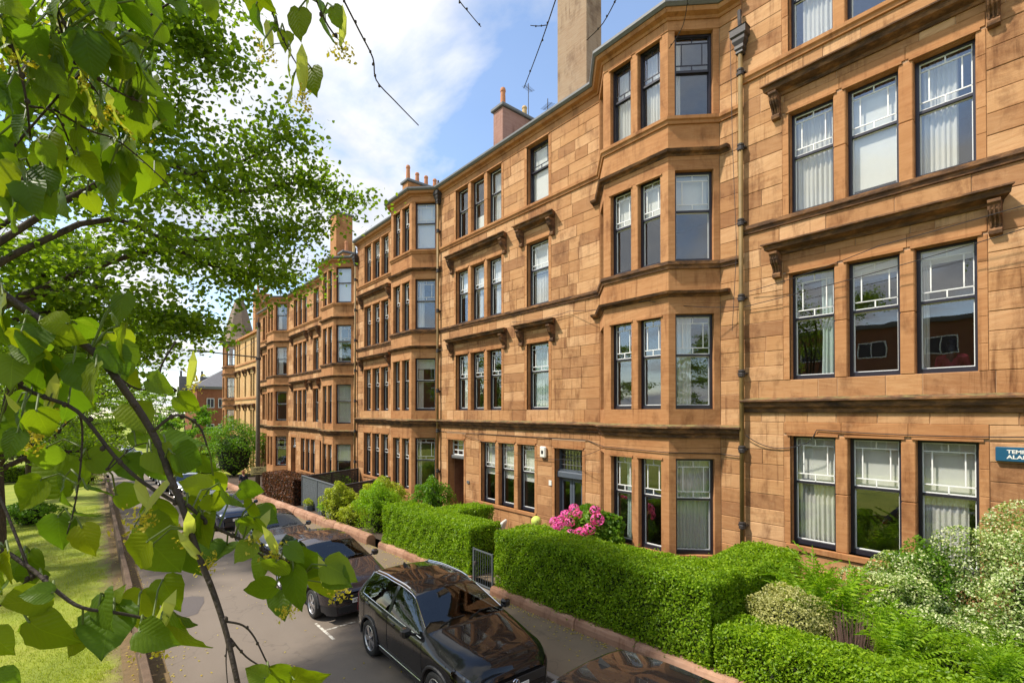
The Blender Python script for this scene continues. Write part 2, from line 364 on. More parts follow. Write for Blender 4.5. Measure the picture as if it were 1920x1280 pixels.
M['soil'] = simple('garden_soil', (.06, .04, .026), .95, var=.5, scale=5, bump=.6)
def lawn(edging=True):
    m, t, o = material('lawn_turf' if edging else 'rough_field'); k = NT(t); p = k.pos()
    f = k.noise(p, .7, 6, .6); g = k.noise(p, 28, 5)
    c = k.ramp(f, [(.3, (.16, .21, .016)), (.5, (.26, .31, .022)), (.72, (.34, .33, .05))]); c = k.mix(k.math('MULTIPLY', g, .4), c, (.13, .15, .02, 1))
    edge = k.math('ADD', k.n('ShaderNodeSeparateXYZ', {0: p}).outputs[0], k.math('MULTIPLY', k.math('SUBTRACT', k.noise(p, 1.6, 6, .7), .5), 1.5))
    bare = k.math('MULTIPLY', k.ramp(edge, [(0.0, 0.0), (.35, 1.0)]), .9)      # trodden earth along the edging
    if edging: c = k.mix(bare, c, k.mix(g, (.13, .085, .04, 1), (.21, .15, .075, 1)))
    b = k.n('ShaderNodeBsdfPrincipled', {'Base Color': c, 'Roughness': .95, 'Normal': k.bump(g, .8, .03)}); t.links.new(b.outputs[0], o.inputs[0]); return m
M['lawn'] = lawn(); M['field'] = lawn(False)
M['litter'] = simple('leaf_litter_earth', (.16, .105, .045), .95, var=.5, scale=9, bump=.6)
M['wood'] = simple('weathered_wood', (.12, .075, .045), .9, var=.5, scale=4, bump=.5)
M['slatgrey'] = simple('grey_painted_slat', (.088, .102, .113), .55, var=.12)
M['slatdark'] = simple('charcoal_panel', (.040, .040, .044), .6, var=.3)
M['pole'] = simple('weathered_pole', (.10, .075, .05), .85, var=.4, bump=.4)
# ------------------------------------------------------------------ terrain
RP = [(-120, .70), (-30, .70), (0, .643), (15, .238), (30, -.317), (50, -1.057), (90, -2.2), (170, -4.3), (300, -5.0), (1200, -5.0)]
def zr(y): return float(np.interp(y, [a for a, b in RP], [b for a, b in RP]))
def strip(name, x0, x1, y0, y1, mat, dz=0.0, step=2.0, nx=1, kind='structure', fn=None):
    ys = list(np.arange(y0, y1, step)) + [y1]; xs = np.linspace(x0, x1, nx + 1); V = []; F = []
    for y in ys:
        for x in xs: V.append((x, y, zr(y) + dz + (fn(x, y) if fn else 0)))
    for i in range(len(ys) - 1):
        for j in range(nx):
            a = i * (nx + 1) + j; F.append((a, a + 1, a + nx + 2, a + nx + 1))
    o = link(name, new_mesh(name, V, F, mat, smooth=True)); return tag(o, kind=kind)
strip('ground', -500, 500, -120, 1200, M['field'], -.30, 10)
strip('lawn', -45, .60, -30, 66, M['lawn'], .0, 1.0, 24, fn=lambda x, y: .05 * math.sin(x * .7) * math.sin(y * .4) - .012 * max(0, -x))
strip('verge', .38, 1.0, -30, 62, M['litter'], .012, 1.0, 3, fn=lambda x, y: .015 * math.sin(x * 9 + y * 3.1))
strip('road', 1.0, 5.78, -60, 300, M['road'], 0, 2)
strip('side_street', -60, 60, 66, 74.5, M['road'], .004, 1.0, 1)
pv = MB()
strip('pavement', 5.92, 7.46, -30, 63, M['pave'], .10, 2)
kerb = empty('kerb', (5.85, 0, 0)); tag(kerb, kind='structure')
y = -12.0
km = MB().bbox(-.065, .065, .004, .911, -.12, .105, .012).mesh('kerb_stone', M['kerb'])
while y < 60:
    s_ = (zr(y + .9) - zr(y)) / .9
    link('kerb_stone', km, kerb, loc=(0, y, zr(y)), rot=(math.atan(s_), 0, 0)); y += .915
strip('garden_bed', 7.7, 12.02, -25, 52, M['soil'], .28, 2)
# painted bay marker and a tarmac patch
mk = MB()
for (x0, x1, y0, y1) in ((3.68, 3.74, 9.95, 11.05), (3.74, 4.4, 10.50, 10.56)):
    mk.add([(x0, y0, zr(y0) + .004), (x1, y0, zr(y0) + .004), (x1, y1, zr(y1) + .004), (x0, y1, zr(y1) + .004)], [(0, 1, 2, 3)])
tag(mk.build('parking_bay_marking', M['paintline']), kind='structure')
mk = MB()
pts = [(1.55 + .52 * math.cos(a) * (1 + .25 * math.sin(3 * a)), 14.3 + 1.0 * math.sin(a) * (1 + .2 * math.cos(2 * a))) for a in np.linspace(0, 2 * math.pi, 15)[:-1]]
mk.add([(x, y, zr(y) + .005) for x, y in pts], [tuple(range(len(pts)))])
tag(mk.build('tarmac_patch', M['patch']), kind='structure')
mk = MB()
for (x0, x1, y0, y1) in ((1.2, 3.0, 65.1, 65.5), (3.3, 5.4, 65.1, 65.5), (1.0, 5.7, 67.2, 67.5), (1.2, 3.0, 73.0, 73.4), (3.4, 5.4, 73.0, 73.4), (3.3, 3.42, 45, 52), (2.6, 5.6, 51.9, 52.02)):
    mk.add([(x0, y0, zr(y0) + .009), (x1, y0, zr(y0) + .009), (x1, y1, zr(y1) + .009), (x0, y1, zr(y1) + .009)], [(0, 1, 2, 3)])
tag(mk.build('give_way_lines', M['paintline']), kind='structure')

# ------------------------------------------------------------------ tenements
XF = 12.0; BZ = 4.7
LV = {0: (-3.27, -.825), 1: (.437, 2.86), 2: (4.20, 6.53), 3: (7.90, 10.10)}
BAYP, BAYW = .904, 2.07
FLN = {0: 'ground-floor', 1: 'first-floor', 2: 'second-floor', 3: 'top-floor'}
UNITPANE = MB().box(-.5, .5, -.003, .003, -.5, .5).mesh('pane', M['pane'])
WCACHE = {}
def win_mesh(w, h, style):
    key = (round(w, 3), round(h, 3), style)
    if key in WCACHE: return WCACHE[key]
    fr = MB(); hw = w / 2; fw = .062; zm = h * .57
    fr.box(-hw, -hw + fw, 0, .13, 0, h); fr.box(hw - fw, hw, 0, .13, 0, h)
    fr.box(-hw + fw, hw - fw, 0, .13, 0, .10); fr.box(-hw + fw, hw - fw, 0, .13, h - .06, h)
    fr.box(-hw + fw, hw - fw, .02, .12, zm - .025, zm + .028)
    frame = fr.mesh('window', M['darkframe'])
    x0, x1 = -hw + fw, hw - fw; zl0, zl1, zu0, zu1 = .10, zm - .025, zm + .028, h - .06
    ww = MB(); b = .02; ypane_l, ypane_u = .085, .05
    def ring(z0, z1, y):
        ww.box(x0, x0 + b, y - .012, y + .012, z0, z1); ww.box(x1 - b, x1, y - .012, y + .012, z0, z1)
        ww.box(x0 + b, x1 - b, y - .012, y + .012, z0, z0 + b); ww.box(x0 + b, x1 - b, y - .012, y + .012, z1 - b, z1)
    ring(zl0, zl1, ypane_l); ring(zu0, zu1, ypane_u)
    panes = [(x0, x1, zl0, zl1, ypane_l)]
    bars = []
    if style in ('lead', 'darklead'):
        H = zu1 - zu0; Wd = x1 - x0; za, zb_ = zu0 + .17 * H, zu1 - .17 * H; xa, xb = x0 + .19 * Wd, x1 - .19 * Wd; t = .011
        y0, y1 = ypane_u - .012, ypane_u + .012
        bars += [(x0, x1, za - t, za + t), (x0, x1, zb_ - t, zb_ + t), (-t, t, zu0, za - t), (-t, t, zb_ + t, zu1), (xa - t, xa + t, za + t, zb_ - t), (xb - t, xb + t, za + t, zb_ - t)]
        for (a, c, d, e) in bars: ww.box(a, c, y0, y1, d, e)
        panes += [(x0, 0, zu0, za, ypane_u), (0, x1, zu0, za, ypane_u), (x0, 0, zb_, zu1, ypane_u), (0, x1, zb_, zu1, ypane_u),
                  (x0, xa, za, zb_, ypane_u), (xa, xb, za, zb_, ypane_u), (xb, x1, za, zb_, ypane_u)]
        whole = [(x0, x1, zl0, zl1, ypane_l), (x0, x1, zu0, zu1, ypane_u)]
    else:
        panes += [(x0, x1, zu0, zu1, ypane_u)]; whole = panes
    barm = ww.mesh('glazing_bars', M['darkframe'] if style == 'darklead' else M['whitebar'])
    WCACHE[key] = (frame, barm, panes, whole); return WCACHE[key]
def pleat(w, z0, z1, x0, n, amp=.03, mat='curtain', taper=0.0):
    V = []; F = []; m = n * 6
    zs = [z0, z0 + (z1 - z0) * .35, z0 + (z1 - z0) * .7, z1]
    ph = random.random() * 6
    for k, z in enumerate(zs):
        f = 1 - taper * (1 - abs(k - 1.2) / 2)
        for i in range(m + 1):
            u = i / m; a = amp * (1 - .35 * (k / 3))
            V.append((x0 + w * (1 - f) + w * f * u + .006 * math.sin(i * 1.7 + ph), a * math.sin(u * n * 2 * math.pi + ph + .5 * math.sin(u * 9 + ph)) + .3 * a * math.sin(i * .9 + k), z))
    for k in range(len(zs) - 1):
        for i in range(m): F.append((k * (m + 1) + i, k * (m + 1) + i + 1, (k + 1) * (m + 1) + i + 1, (k + 1) * (m + 1) + i))
    return new_mesh('curtain', V, F, M[mat], smooth=True)
CONSOLE = None
def console_mesh():
    prof = [(-.02, 0), (.30, 0), (.30, -.05), (.25, -.09), (.25, -.16), (.20, -.24), (.12, -.31), (.08, -.38), (.08, -.44), (.115, -.49), (.10, -.55), (.05, -.57), (-.02, -.57)]
    V = []; F = []; n = len(prof)
    for yy in (-.085, .085): V += [(-o_, yy, z) for o_, z in prof]
    F = [tuple(range(n)), tuple(range(2 * n - 1, n - 1, -1))] + [((i + 1) % n, i, n + i, n + (i + 1) % n) for i in range(n)]
    b = MB(); b.add(V, F)
    for yy in (-.055, 0, .055):   # raised flutes down the front
        b.tube([(-.262, yy, -.10), (-.21, yy, -.24), (-.125, yy, -.33), (-.09, yy, -.43)], .016, 5)
    b.lathe([(.0, -.10), (.05, -.10), (.05, .10), (.0, .10)], 10, (0, 0, 0)) if False else None
    return b.mesh('console_bracket', M['cornice'])
CONSOLE = console_mesh()
CURT = []      # curtains are made once the buildings stand
def tenement(name, label, Y0, zb, tlo, thi, near, styles, curtains, where, stones_as_parts=True, door_styles=True, bays=(.57, 13.93)):
    base = empty(name, (XF, Y0, zb - BZ), 0, label, 'building', 'stepped sandstone tenements along the street')
    def Z(z): return z + BZ
    bl = [r for r in bays if r + 2 * BAYP + BAYW > tlo and r < thi]
    path = [(0, tlo)]
    for r in bl:
        path += [(0, r), (-BAYP, r + BAYP), (-BAYP, r + BAYP + BAYW), (0, r + 2 * BAYP + BAYW)]
    path += [(0, thi)]
    segs = []; a = tlo
    for r in bl:
        if r > a: segs.append((a, r))
        a = r + 2 * BAYP + BAYW
    if thi > a: segs.append((a, thi))
    # ---- openings of the flat walls
    ops = []   # (t0,t1,z0,z1,kind,floor,col)
    def trip(a, b, f, col): ops.append((a, b, LV[f][0], LV[f][1], 'triple', f, col))
    for f in (1, 2, 3):
        ops.append((6.73, 7.86, LV[f][0], LV[f][1], 'single', f, 'single')); trip(9.34, 12.52, f, 'triple'); trip(19.03, 22.15, f, 'end triple')
    trip(7.45, 10.66, 0, 'triple'); trip(19.03, 22.15, 0, 'end triple')
    ops.append((5.19, 6.44, -4.7, -.86, 'door', 0, 'door')); ops.append((11.89, 13.11, -4.7, -.84, 'close', 0, 'close'))
    ops = [o for o in ops if o[0] > tlo and o[1] < thi]
    # ---- wall backing with real openings and reveals
    DEP = .34
    ztop = 10.45; walls = {}
    for (a, b) in segs:
        wb = MB()
        so_ = [o for o in ops if o[0] > a - .01 and o[1] < b + .01]
        ts = sorted({a, b} | {o[0] for o in so_} | {o[1] for o in so_}); zs = sorted({-4.7, ztop} | {o[2] for o in so_} | {o[3] for o in so_})
        def hole(t, z): return any(o[0] < t < o[1] and o[2] < z < o[3] for o in so_)
        for i in range(len(ts) - 1):
            for j in range(len(zs) - 1):
                t0, t1, z0, z1 = ts[i], ts[i + 1], zs[j], zs[j + 1]; tm, zm = (t0 + t1) / 2, (z0 + z1) / 2
                if hole(tm, zm): continue
                z0_, z1_ = Z(z0), Z(z1)
                wb.add([(.012, t0, z0_), (.012, t1, z0_), (.012, t1, z1_), (.012, t0, z1_)], [(3, 2, 1, 0)])
                wb.add([(DEP, t0, z0_), (DEP, t1, z0_), (DEP, t1, z1_), (DEP, t0, z1_)], [(0, 1, 2, 3)])
        for o in so_:
            t0, t1, z0, z1 = o[0], o[1], Z(o[2]), Z(o[3])
            x0, x1 = .012, DEP
            wb.add([(x0, t0, z0), (x1, t0, z0), (x1, t0, z1), (x0, t0, z1)], [(0, 1, 2, 3)], .4)
            wb.add([(x0, t1, z0), (x1, t1, z0), (x1, t1, z1), (x0, t1, z1)], [(3, 2, 1, 0)], .4)
            wb.add([(x0, t0, z1), (x1, t0, z1), (x1, t1, z1), (x0, t1, z1)], [(0, 1, 2, 3)], .4)
            wb.add([(x0, t0, z0), (x1, t0, z0), (x1, t1, z0), (x0, t1, z0)], [(3, 2, 1, 0)], .4)
        walls[a] = wb.build('wall', M['mortar'], base)
    # ---- dressed margins, lintels, mullions
    blocked = []
    for (t0, t1, z0, z1, kind, f, col) in ops:
        lz = .30 if kind not in ('door', 'close') else .26
        mg = .13
        top = Z(z1)
        nst = 5
        for side in (0, 1):       # jamb margins (a few stones each)
            d = MB(); zz = np.linspace(Z(z0), top, nst + 1)
            for q in range(nst):
                ya, yb = ((t0 - mg, t0) if side == 0 else (t1, t1 + mg))
                d.bbox(-.008, .055, ya, yb, zz[q] + .003, zz[q + 1] - .003, .006, random.uniform(.2, .9))
            d.box(.054, DEP - .02, (t0 - .02 if side == 0 else t1 - .012), (t0 + .012 if side == 0 else t1 + .02), Z(z0), top, .3)
            d.build('window_jamb' if kind in ('triple', 'single') else 'door_jamb', M['trim'], base)
        li = MB()
        wds = [(t0, t1)]
        if kind == 'triple':
            ow = (t1 - t0 - .46) / 3; wds = [(t0 + i * (ow + .23), t0 + i * (ow + .23) + ow) for i in range(3)]
        edges = [t0 - mg] + [(wds[i][1] + wds[i + 1][0]) / 2 for i in range(len(wds) - 1)] + [t1 + mg]
        for i in range(len(edges) - 1):
            li.bbox(-.010, .06, edges[i] + .002, edges[i + 1] - .002, top + .045, top + lz, .008, random.uniform(.3, .8))
        li.box(.03, DEP - .02, t0, t1, top - .012, top + .046, .3)
        for (a_, b_) in wds:      # stepped hood moulding right over each light
            li.box(-.035, .05, a_ - .06, b_ + .06, top - .004, top + .043, .35)
        li.build('lintel', M['trim'], base)
        blocked.append((t0 - mg, t1 + mg, z0, z1)); blocked.append((t0 - mg, t1 + mg, z1, z1 + lz))
        if f == 0 and kind == 'triple':
            sl_ = MB(); sl_.bbox(-.05, .25, t0 - .1, t1 + .1, Z(z0) - .13, Z(z0), .012, .4); sl_.build('window_sill', M['trim'], base)
            blocked.append((t0 - .12, t1 + .12, z0 - .135, z0))
        if kind in ('triple', 'single'):
            for (a_, b_) in wds: add_window(base, ((.17), (a_ + b_) / 2, Z(z0)), -90, b_ - a_, z1 - z0, styles(f, col), near(Y0 + a_, f), curtains, (f, col, wds.index((a_, b_))), where, (XF, Y0, zb - BZ))
            for i in range(len(wds) - 1):
                mm = MB(); zt = Z(z0)
                n_ = 2; zz = np.linspace(zt, top, n_ + 1)
                for q in range(n_): mm.bbox(-.004, .27, wds[i][1], wds[i + 1][0], zz[q] + .001, zz[q + 1] - .001, .018, .55 + .12 * q)
                mm.build('mullion', M['trim'], base)
        elif kind == 'door': build_door(base, t0, t1, Z(-4.25), Z(z1))
        else: build_close(base, t0, t1, Z(-4.25), Z(z1))
        # hood on consoles
        if f in (1, 2) and kind in ('triple', 'single'):
            ht = Z(z1 + .70); a_, b_ = t0 - .50, t1 + .50
            hd = MB(); prof = [(-.01, -.24), (.04, -.24), (.07, -.18), (.24, -.13), (.27, -.04), (.34, -.03), (.34, .0), (-.01, .05)]
            V = []; F = []; n = len(prof)
            for (yy, sgn) in ((a_, 1), (b_, -1)):
                for (o_, z_) in prof: V.append((-o_, yy + sgn * (.34 - max(o_, 0)) * .55, ht + z_))
            F = [tuple(range(n)), tuple(range(2 * n - 1, n - 1, -1))] + [((i + 1) % n, i, n + i, n + (i + 1) % n) for i in range(n)]
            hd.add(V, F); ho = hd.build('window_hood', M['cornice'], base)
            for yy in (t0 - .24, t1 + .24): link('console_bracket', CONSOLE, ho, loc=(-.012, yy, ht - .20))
    # ---- courses of stone
    stones = []
    for (a, b) in segs:
        zbr = [-4.7, -3.40, -3.27, -.825, -.53, -.30, .02, .437, 2.86, 3.16, 4.00, 4.20, 6.53, 6.83, 7.70, 7.90, 10.10]
        for i in range(len(zbr) - 1):
            z0, z1 = zbr[i], zbr[i + 1]
            if (z0, z1) in ((-.30, .02), (4.00, 4.20), (7.70, 7.90)): continue
            n = max(1, round((z1 - z0) / .36)); hs = (z1 - z0) / n
            for q in range(n):
                za, zb_ = z0 + q * hs, z0 + (q + 1) * hs; zm = (za + zb_) / 2
                iv = [(a + .004, b - .004)]
                for (t0, t1, y0, y1) in blocked:
                    if y0 - 1e-6 < zm < y1 + 1e-6:
                        nv = []
                        for (c, d) in iv:
                            if t1 <= c or t0 >= d: nv.append((c, d)); continue
                            if t0 - c > .03: nv.append((c, t0))
                            if d - t1 > .03: nv.append((t1, d))
                        iv = nv
                for (c, d) in iv:
                    t = c
                    while t < d - .02:
                        ln = random.choice((.42, .55, .75, .9, 1.1, 1.3)) * random.uniform(.85, 1.15)
                        if d - t - ln < .35: ln = d - t if d - t < 1.5 else (d - t) / 2
                        stones.append((t, min(t + ln, d), za, zb_, a)); t += ln
    px = []
    for (t0, t1, za, zb_, _) in stones:
        yy = Y0 + (t0 + t1) / 2; d = math.hypot(12, yy); vis = -.5 < yy < 60
        px.append(((t1 - t0) * (12 / d) * (zb_ - za)) / (d * d) if vis else 0)
    order = sorted(range(len(stones)), key=lambda i: -px[i])
    rest = {a_: MB() for a_ in walls}
    for rank, i in enumerate(order):
        t0, t1, za, zb_, sg = stones[i]; j = .0045; pr = random.uniform(-.006, .006)
        big = stones_as_parts and rank < 295 and px[i] > 0
        b_ = MB() if big else rest[sg]
        yc, zc = (t0 + t1) / 2, (Z(za) + Z(zb_)) / 2; hy, hz = (t1 - t0) / 2 - j, (zb_ - za) / 2 - j
        oy, oz = (0, 0) if big else (yc, zc)
        x0 = -.002 + pr; e = .010
        fr = [(x0, oy - hy + e, oz - hz + e), (x0, oy + hy - e, oz - hz + e), (x0, oy + hy - e, oz + hz - e), (x0, oy - hy + e, oz + hz - e)]
        bk = [(.02, oy - hy, oz - hz), (.02, oy + hy, oz - hz), (.02, oy + hy, oz + hz), (.02, oy - hy, oz + hz)]
        md = [(x0 + .008, oy - hy, oz - hz), (x0 + .008, oy + hy, oz - hz), (x0 + .008, oy + hy, oz + hz), (x0 + .008, oy - hy, oz + hz)]
        F = [(3, 2, 1, 0)] + [(q, (q + 1) % 4, 4 + (q + 1) % 4, 4 + q) for q in range(4)] + [(4 + q, 4 + (q + 1) % 4, 8 + (q + 1) % 4, 8 + q) for q in range(4)]
        b_.add(fr + md + bk, F, random.betavariate(1.5, 1.6))
        if big: b_.build('stone', M['stone'], walls[sg], loc=(0, yc, zc))
    for a_, rb in rest.items():
        if rb.V: tag(rb.build('stonework', M['stone'], walls[a_]), kind='stuff')
    # ---- mouldings that run round the bays
    def run(nm, prof, mat, p=path): return MB().sweep(p, [(o_, Z(z_)) for o_, z_ in prof]).build(nm, M[mat], base)
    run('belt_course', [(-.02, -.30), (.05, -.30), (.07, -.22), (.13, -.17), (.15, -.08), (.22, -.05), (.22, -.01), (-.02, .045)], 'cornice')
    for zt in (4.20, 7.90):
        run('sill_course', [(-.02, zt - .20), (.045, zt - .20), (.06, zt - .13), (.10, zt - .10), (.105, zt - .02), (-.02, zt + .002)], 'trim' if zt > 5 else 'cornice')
    run('frieze', [(-.02, 10.12), (.018, 10.12), (.018, 10.36), (-.02, 10.36)], 'trim')
    run('eaves_cornice', [(-.02, 10.36), (.05, 10.36), (.08, 10.42), (.20, 10.46), (.24, 10.55), (-.02, 10.55)], 'trim')
    run('gutter', [(-.02, 10.552), (.27, 10.555), (.33, 10.62), (.33, 10.69), (.29, 10.69), (.27, 10.63), (-.02, 10.72)], 'lead')
    # ---- roof and rooms behind
    rf = MB(); rf.add([(-.05, tlo, Z(10.71)), (-.05, thi, Z(10.71)), (5.2, thi, Z(12.9)), (5.2, tlo, Z(12.9)), (10.4, thi, Z(10.7)), (10.4, tlo, Z(10.7))], [(0, 1, 2, 3), (3, 2, 4, 5), (0, 3, 5), (1, 4, 2)])
    for r in bl: rf.prism([(0, r), (-BAYP, r + BAYP), (-BAYP, r + BAYP + BAYW), (0, r + 2 * BAYP + BAYW)], Z(10.56), Z(10.72))
    rf.build('roof', M['slate'], base)
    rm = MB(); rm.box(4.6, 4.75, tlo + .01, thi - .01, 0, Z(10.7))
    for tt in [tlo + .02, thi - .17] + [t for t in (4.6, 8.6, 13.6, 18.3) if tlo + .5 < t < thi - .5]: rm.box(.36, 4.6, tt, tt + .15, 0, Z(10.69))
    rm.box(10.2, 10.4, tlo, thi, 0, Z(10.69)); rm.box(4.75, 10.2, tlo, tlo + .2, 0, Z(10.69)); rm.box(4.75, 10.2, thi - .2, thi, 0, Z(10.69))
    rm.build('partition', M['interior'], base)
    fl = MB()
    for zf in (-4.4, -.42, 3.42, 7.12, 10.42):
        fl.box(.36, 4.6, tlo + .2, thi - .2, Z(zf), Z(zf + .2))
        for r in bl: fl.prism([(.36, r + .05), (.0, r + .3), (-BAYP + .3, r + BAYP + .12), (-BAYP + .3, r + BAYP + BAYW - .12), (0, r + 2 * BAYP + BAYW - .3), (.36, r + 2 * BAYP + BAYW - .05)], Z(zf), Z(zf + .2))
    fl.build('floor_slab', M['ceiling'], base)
    # ---- canted bays
    for bi, r in enumerate(bl):
        A, C1, C2, D = Vector((0, r)), Vector((-BAYP, r + BAYP)), Vector((-BAYP, r + BAYP + BAYW)), Vector((0, r + 2 * BAYP + BAYW))
        bp = [(.28, r)] if False else []
        bpath = [tuple(A), tuple(C1), tuple(C2), tuple(D)]
        nc, nf, nl = Vector((-1, -1)).normalized(), Vector((-1, 0)), Vector((-1, 1)).normalized()
        dc, df, dl = (C1 - A).normalized(), Vector((0, 1)), (D - C2).normalized()
        TH = .28
        bayname = 'near bay' if (bi == 0 and len(bl) > 1) else ('far bay' if len(bl) > 1 else 'bay')
        bands = [(-4.7, -3.4), (-3.4, -3.27), (-.825, -.55), (-.55, -.28), (.03, .437), (2.86, 3.12), (3.12, 3.30), (3.44, 4.01), (6.53, 6.78), (6.78, 6.90), (7.04, 7.71), (10.10, 10.37)]
        for (z0, z1) in bands:
            MB().sweep(bpath, [(-TH, Z(z0) + .002), (0, Z(z0) + .002), (0, Z(z1) - .003), (-TH, Z(z1) - .003)], rnd=random.uniform(.25, .85)).build('bay_course', M['trim'], base)
        for zt in (3.44, 7.04):
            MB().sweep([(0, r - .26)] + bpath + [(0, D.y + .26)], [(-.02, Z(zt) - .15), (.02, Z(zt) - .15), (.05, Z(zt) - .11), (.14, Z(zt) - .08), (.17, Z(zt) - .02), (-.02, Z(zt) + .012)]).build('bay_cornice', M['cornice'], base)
        for z_ in (-.29, 4.1, 7.8): MB().sweep(bpath, [(-TH, Z(z_) - .1), (-.004, Z(z_) - .1), (-.004, Z(z_) + .34 if z_ < 0 else Z(z_) + .1), (-TH, Z(z_) + .34 if z_ < 0 else Z(z_) + .1)]).build('bay_course', M['trim'], base)
        lc = (C1 - A).length
        for f in range(4):
            z0, z1 = LV[f]; h = z1 - z0; za, zb_ = Z(z0) - .004, Z(z1) + .004
            def mit(C, n1, n2):
                o_ = (n1 + n2).normalized(); return C - o_ * (TH / o_.dot(n1))
            a_c, a_f, a_w = .17, .23, .15
            for (C, n1, d1, n2, d2) in ((C1, nc, dc, nf, df), (C2, nl, -dl, nf, -df)):
                p1 = C - d1 * a_c; p2 = C + d2 * a_f
                poly = [p1, C, p2, p2 - n2 * TH, mit(C, n1, n2), p1 - n1 * TH]
                if C is C2: poly = poly[::-1]
                MB().prism([tuple(v) for v in poly], za, zb_, random.uniform(.35, .75)).build('bay_pier', M['trim'], base)
            for (P, d, n) in ((A, dc, nc), (D, -dl, nl)):
                poly = [P, P + d * a_w, P + d * a_w - n * TH, P - n * TH]
                if P is A: pass
                else: poly = poly[::-1]
                MB().prism([tuple(v) for v in poly], za, zb_, random.uniform(.35, .75)).build('bay_pier', M['trim'], base)
            ymid = r + BAYP + BAYW / 2
            MB().bbox(-BAYP - .002, -BAYP + TH, ymid - .115, ymid + .115, za, zb_, .015, .6).build('mullion', M['trim'], base)
            wf = BAYW / 2 - .115 - a_f; wc = lc - a_c - a_w
            det = near(Y0 + ymid, f); col = bayname
            for kk, yc in ((0, r + BAYP + a_f + wf / 2), (1, ymid + .115 + wf / 2)):
                add_window(base, (-BAYP + .14, yc, Z(z0)), -90, wf, h, styles(f, col), det, curtains, (f, col, 'front%d' % kk), where, (XF, Y0, zb - BZ))
                MB().box(-BAYP - .03, -BAYP + .06, yc - wf / 2 - .05, yc + wf / 2 + .05, zb_ - .05, zb_ - .006, .4).build('lintel_moulding', M['trim'], base)
            pc = A + dc * (a_w + wc / 2) - nc * .14
            add_window(base, (pc.x, pc.y, Z(z0)), -45, wc, h, styles(f, col), det, curtains, (f, col, 'right'), where, (XF, Y0, zb - BZ))
            pl = D - dl * (a_w + wc / 2) - nl * .14
            add_window(base, (pl.x, pl.y, Z(z0)), -135, wc, h, styles(f, col), False, curtains, (f, col, 'left'), where, (XF, Y0, zb - BZ))
    return base
def add_window(base, loc, rz, w, h, style, detail, curtains, key, where, org):
    frame, bars, panes, whole = win_mesh(w, h, style)
    o = link('window', frame, base, loc=loc, rot=(0, 0, R(rz)))
    link('glazing_bars', bars, o)
    for (a, b, c, d, y) in (panes if detail else whole):
        link('pane', UNITPANE, o, loc=((a + b) / 2, y, (c + d) / 2), scale=(b - a, 1, d - c))
    for spec in curtains.get(key, ()):
        CURT.append((o, org, loc, rz, w, h, spec, key, where))
def build_door(base, t0, t1, zb_, zt):
    d = MB(); x = .22
    d.box(x, x + .10, t0, t0 + .16, zb_, zt, .5); d.box(x, x + .10, t1 - .07, t1, zb_, zt); d.box(x, x + .1, t0 + .16, t1 - .07, zt - .08, zt)
    d.bbox(x - .12, x + .1, t0 + .01, t1 - .01, zt - 1.02, zt - .80, .03); d.box(x - .06, x + .1, t0 + .02, t1 - .02, zt - .80, zt - .74)
    door = d.build('door', M['greydoor'], base)
    ym = (t0 + t1) / 2 + .04
    for (a, b) in ((t0 + .17, ym - .01), (ym + .01, t1 - .08)):
        lf = MB(); lf.box(x + .03, x + .08, a, a + .09, zb_, zt - 1.03); lf.box(x + .03, x + .08, b - .09, b, zb_, zt - 1.03)
        lf.box(x + .03, x + .08, a + .09, b - .09, zb_, zb_ + .85); lf.box(x + .03, x + .08, a + .09, b - .09, zt - 1.14, zt - 1.03)
        lo = lf.build('door_leaf', M['greydoor'], door)
        link('pane', UNITPANE, door, loc=(x + .055, (a + b) / 2, (zb_ + .85 + zt - 1.14) / 2), rot=(0, 0, R(-90)), scale=(b - a - .18, 1, zt - 1.14 - zb_ - .85))
    fb = MB(); z0, z1 = zt - .74, zt - .08; a, b = t0 + .16, t1 - .07
    for q in range(1, 4): fb.box(x + .02, x + .05, a, b, z0 + q * (z1 - z0) / 4 - .009, z0 + q * (z1 - z0) / 4 + .009)
    for q in range(1, 7): fb.box(x + .026, x + .044, a + q * (b - a) / 7 - .006, a + q * (b - a) / 7 + .006, z0, z1)
    fb.build('fanlight_bars', M['lead'], door)
    link('pane', UNITPANE, door, loc=(x + .06, (a + b) / 2, (z0 + z1) / 2), rot=(0, 0, R(-90)), scale=(b - a, 1, z1 - z0))
    MB().box(.9, .95, t0, t1, zb_, zt).build('lobby_wall', M['interior'], door)
    MB().box(-.25, .5, t0, t1, zb_ - .3, zb_).build('door_step', M['trim'], base)
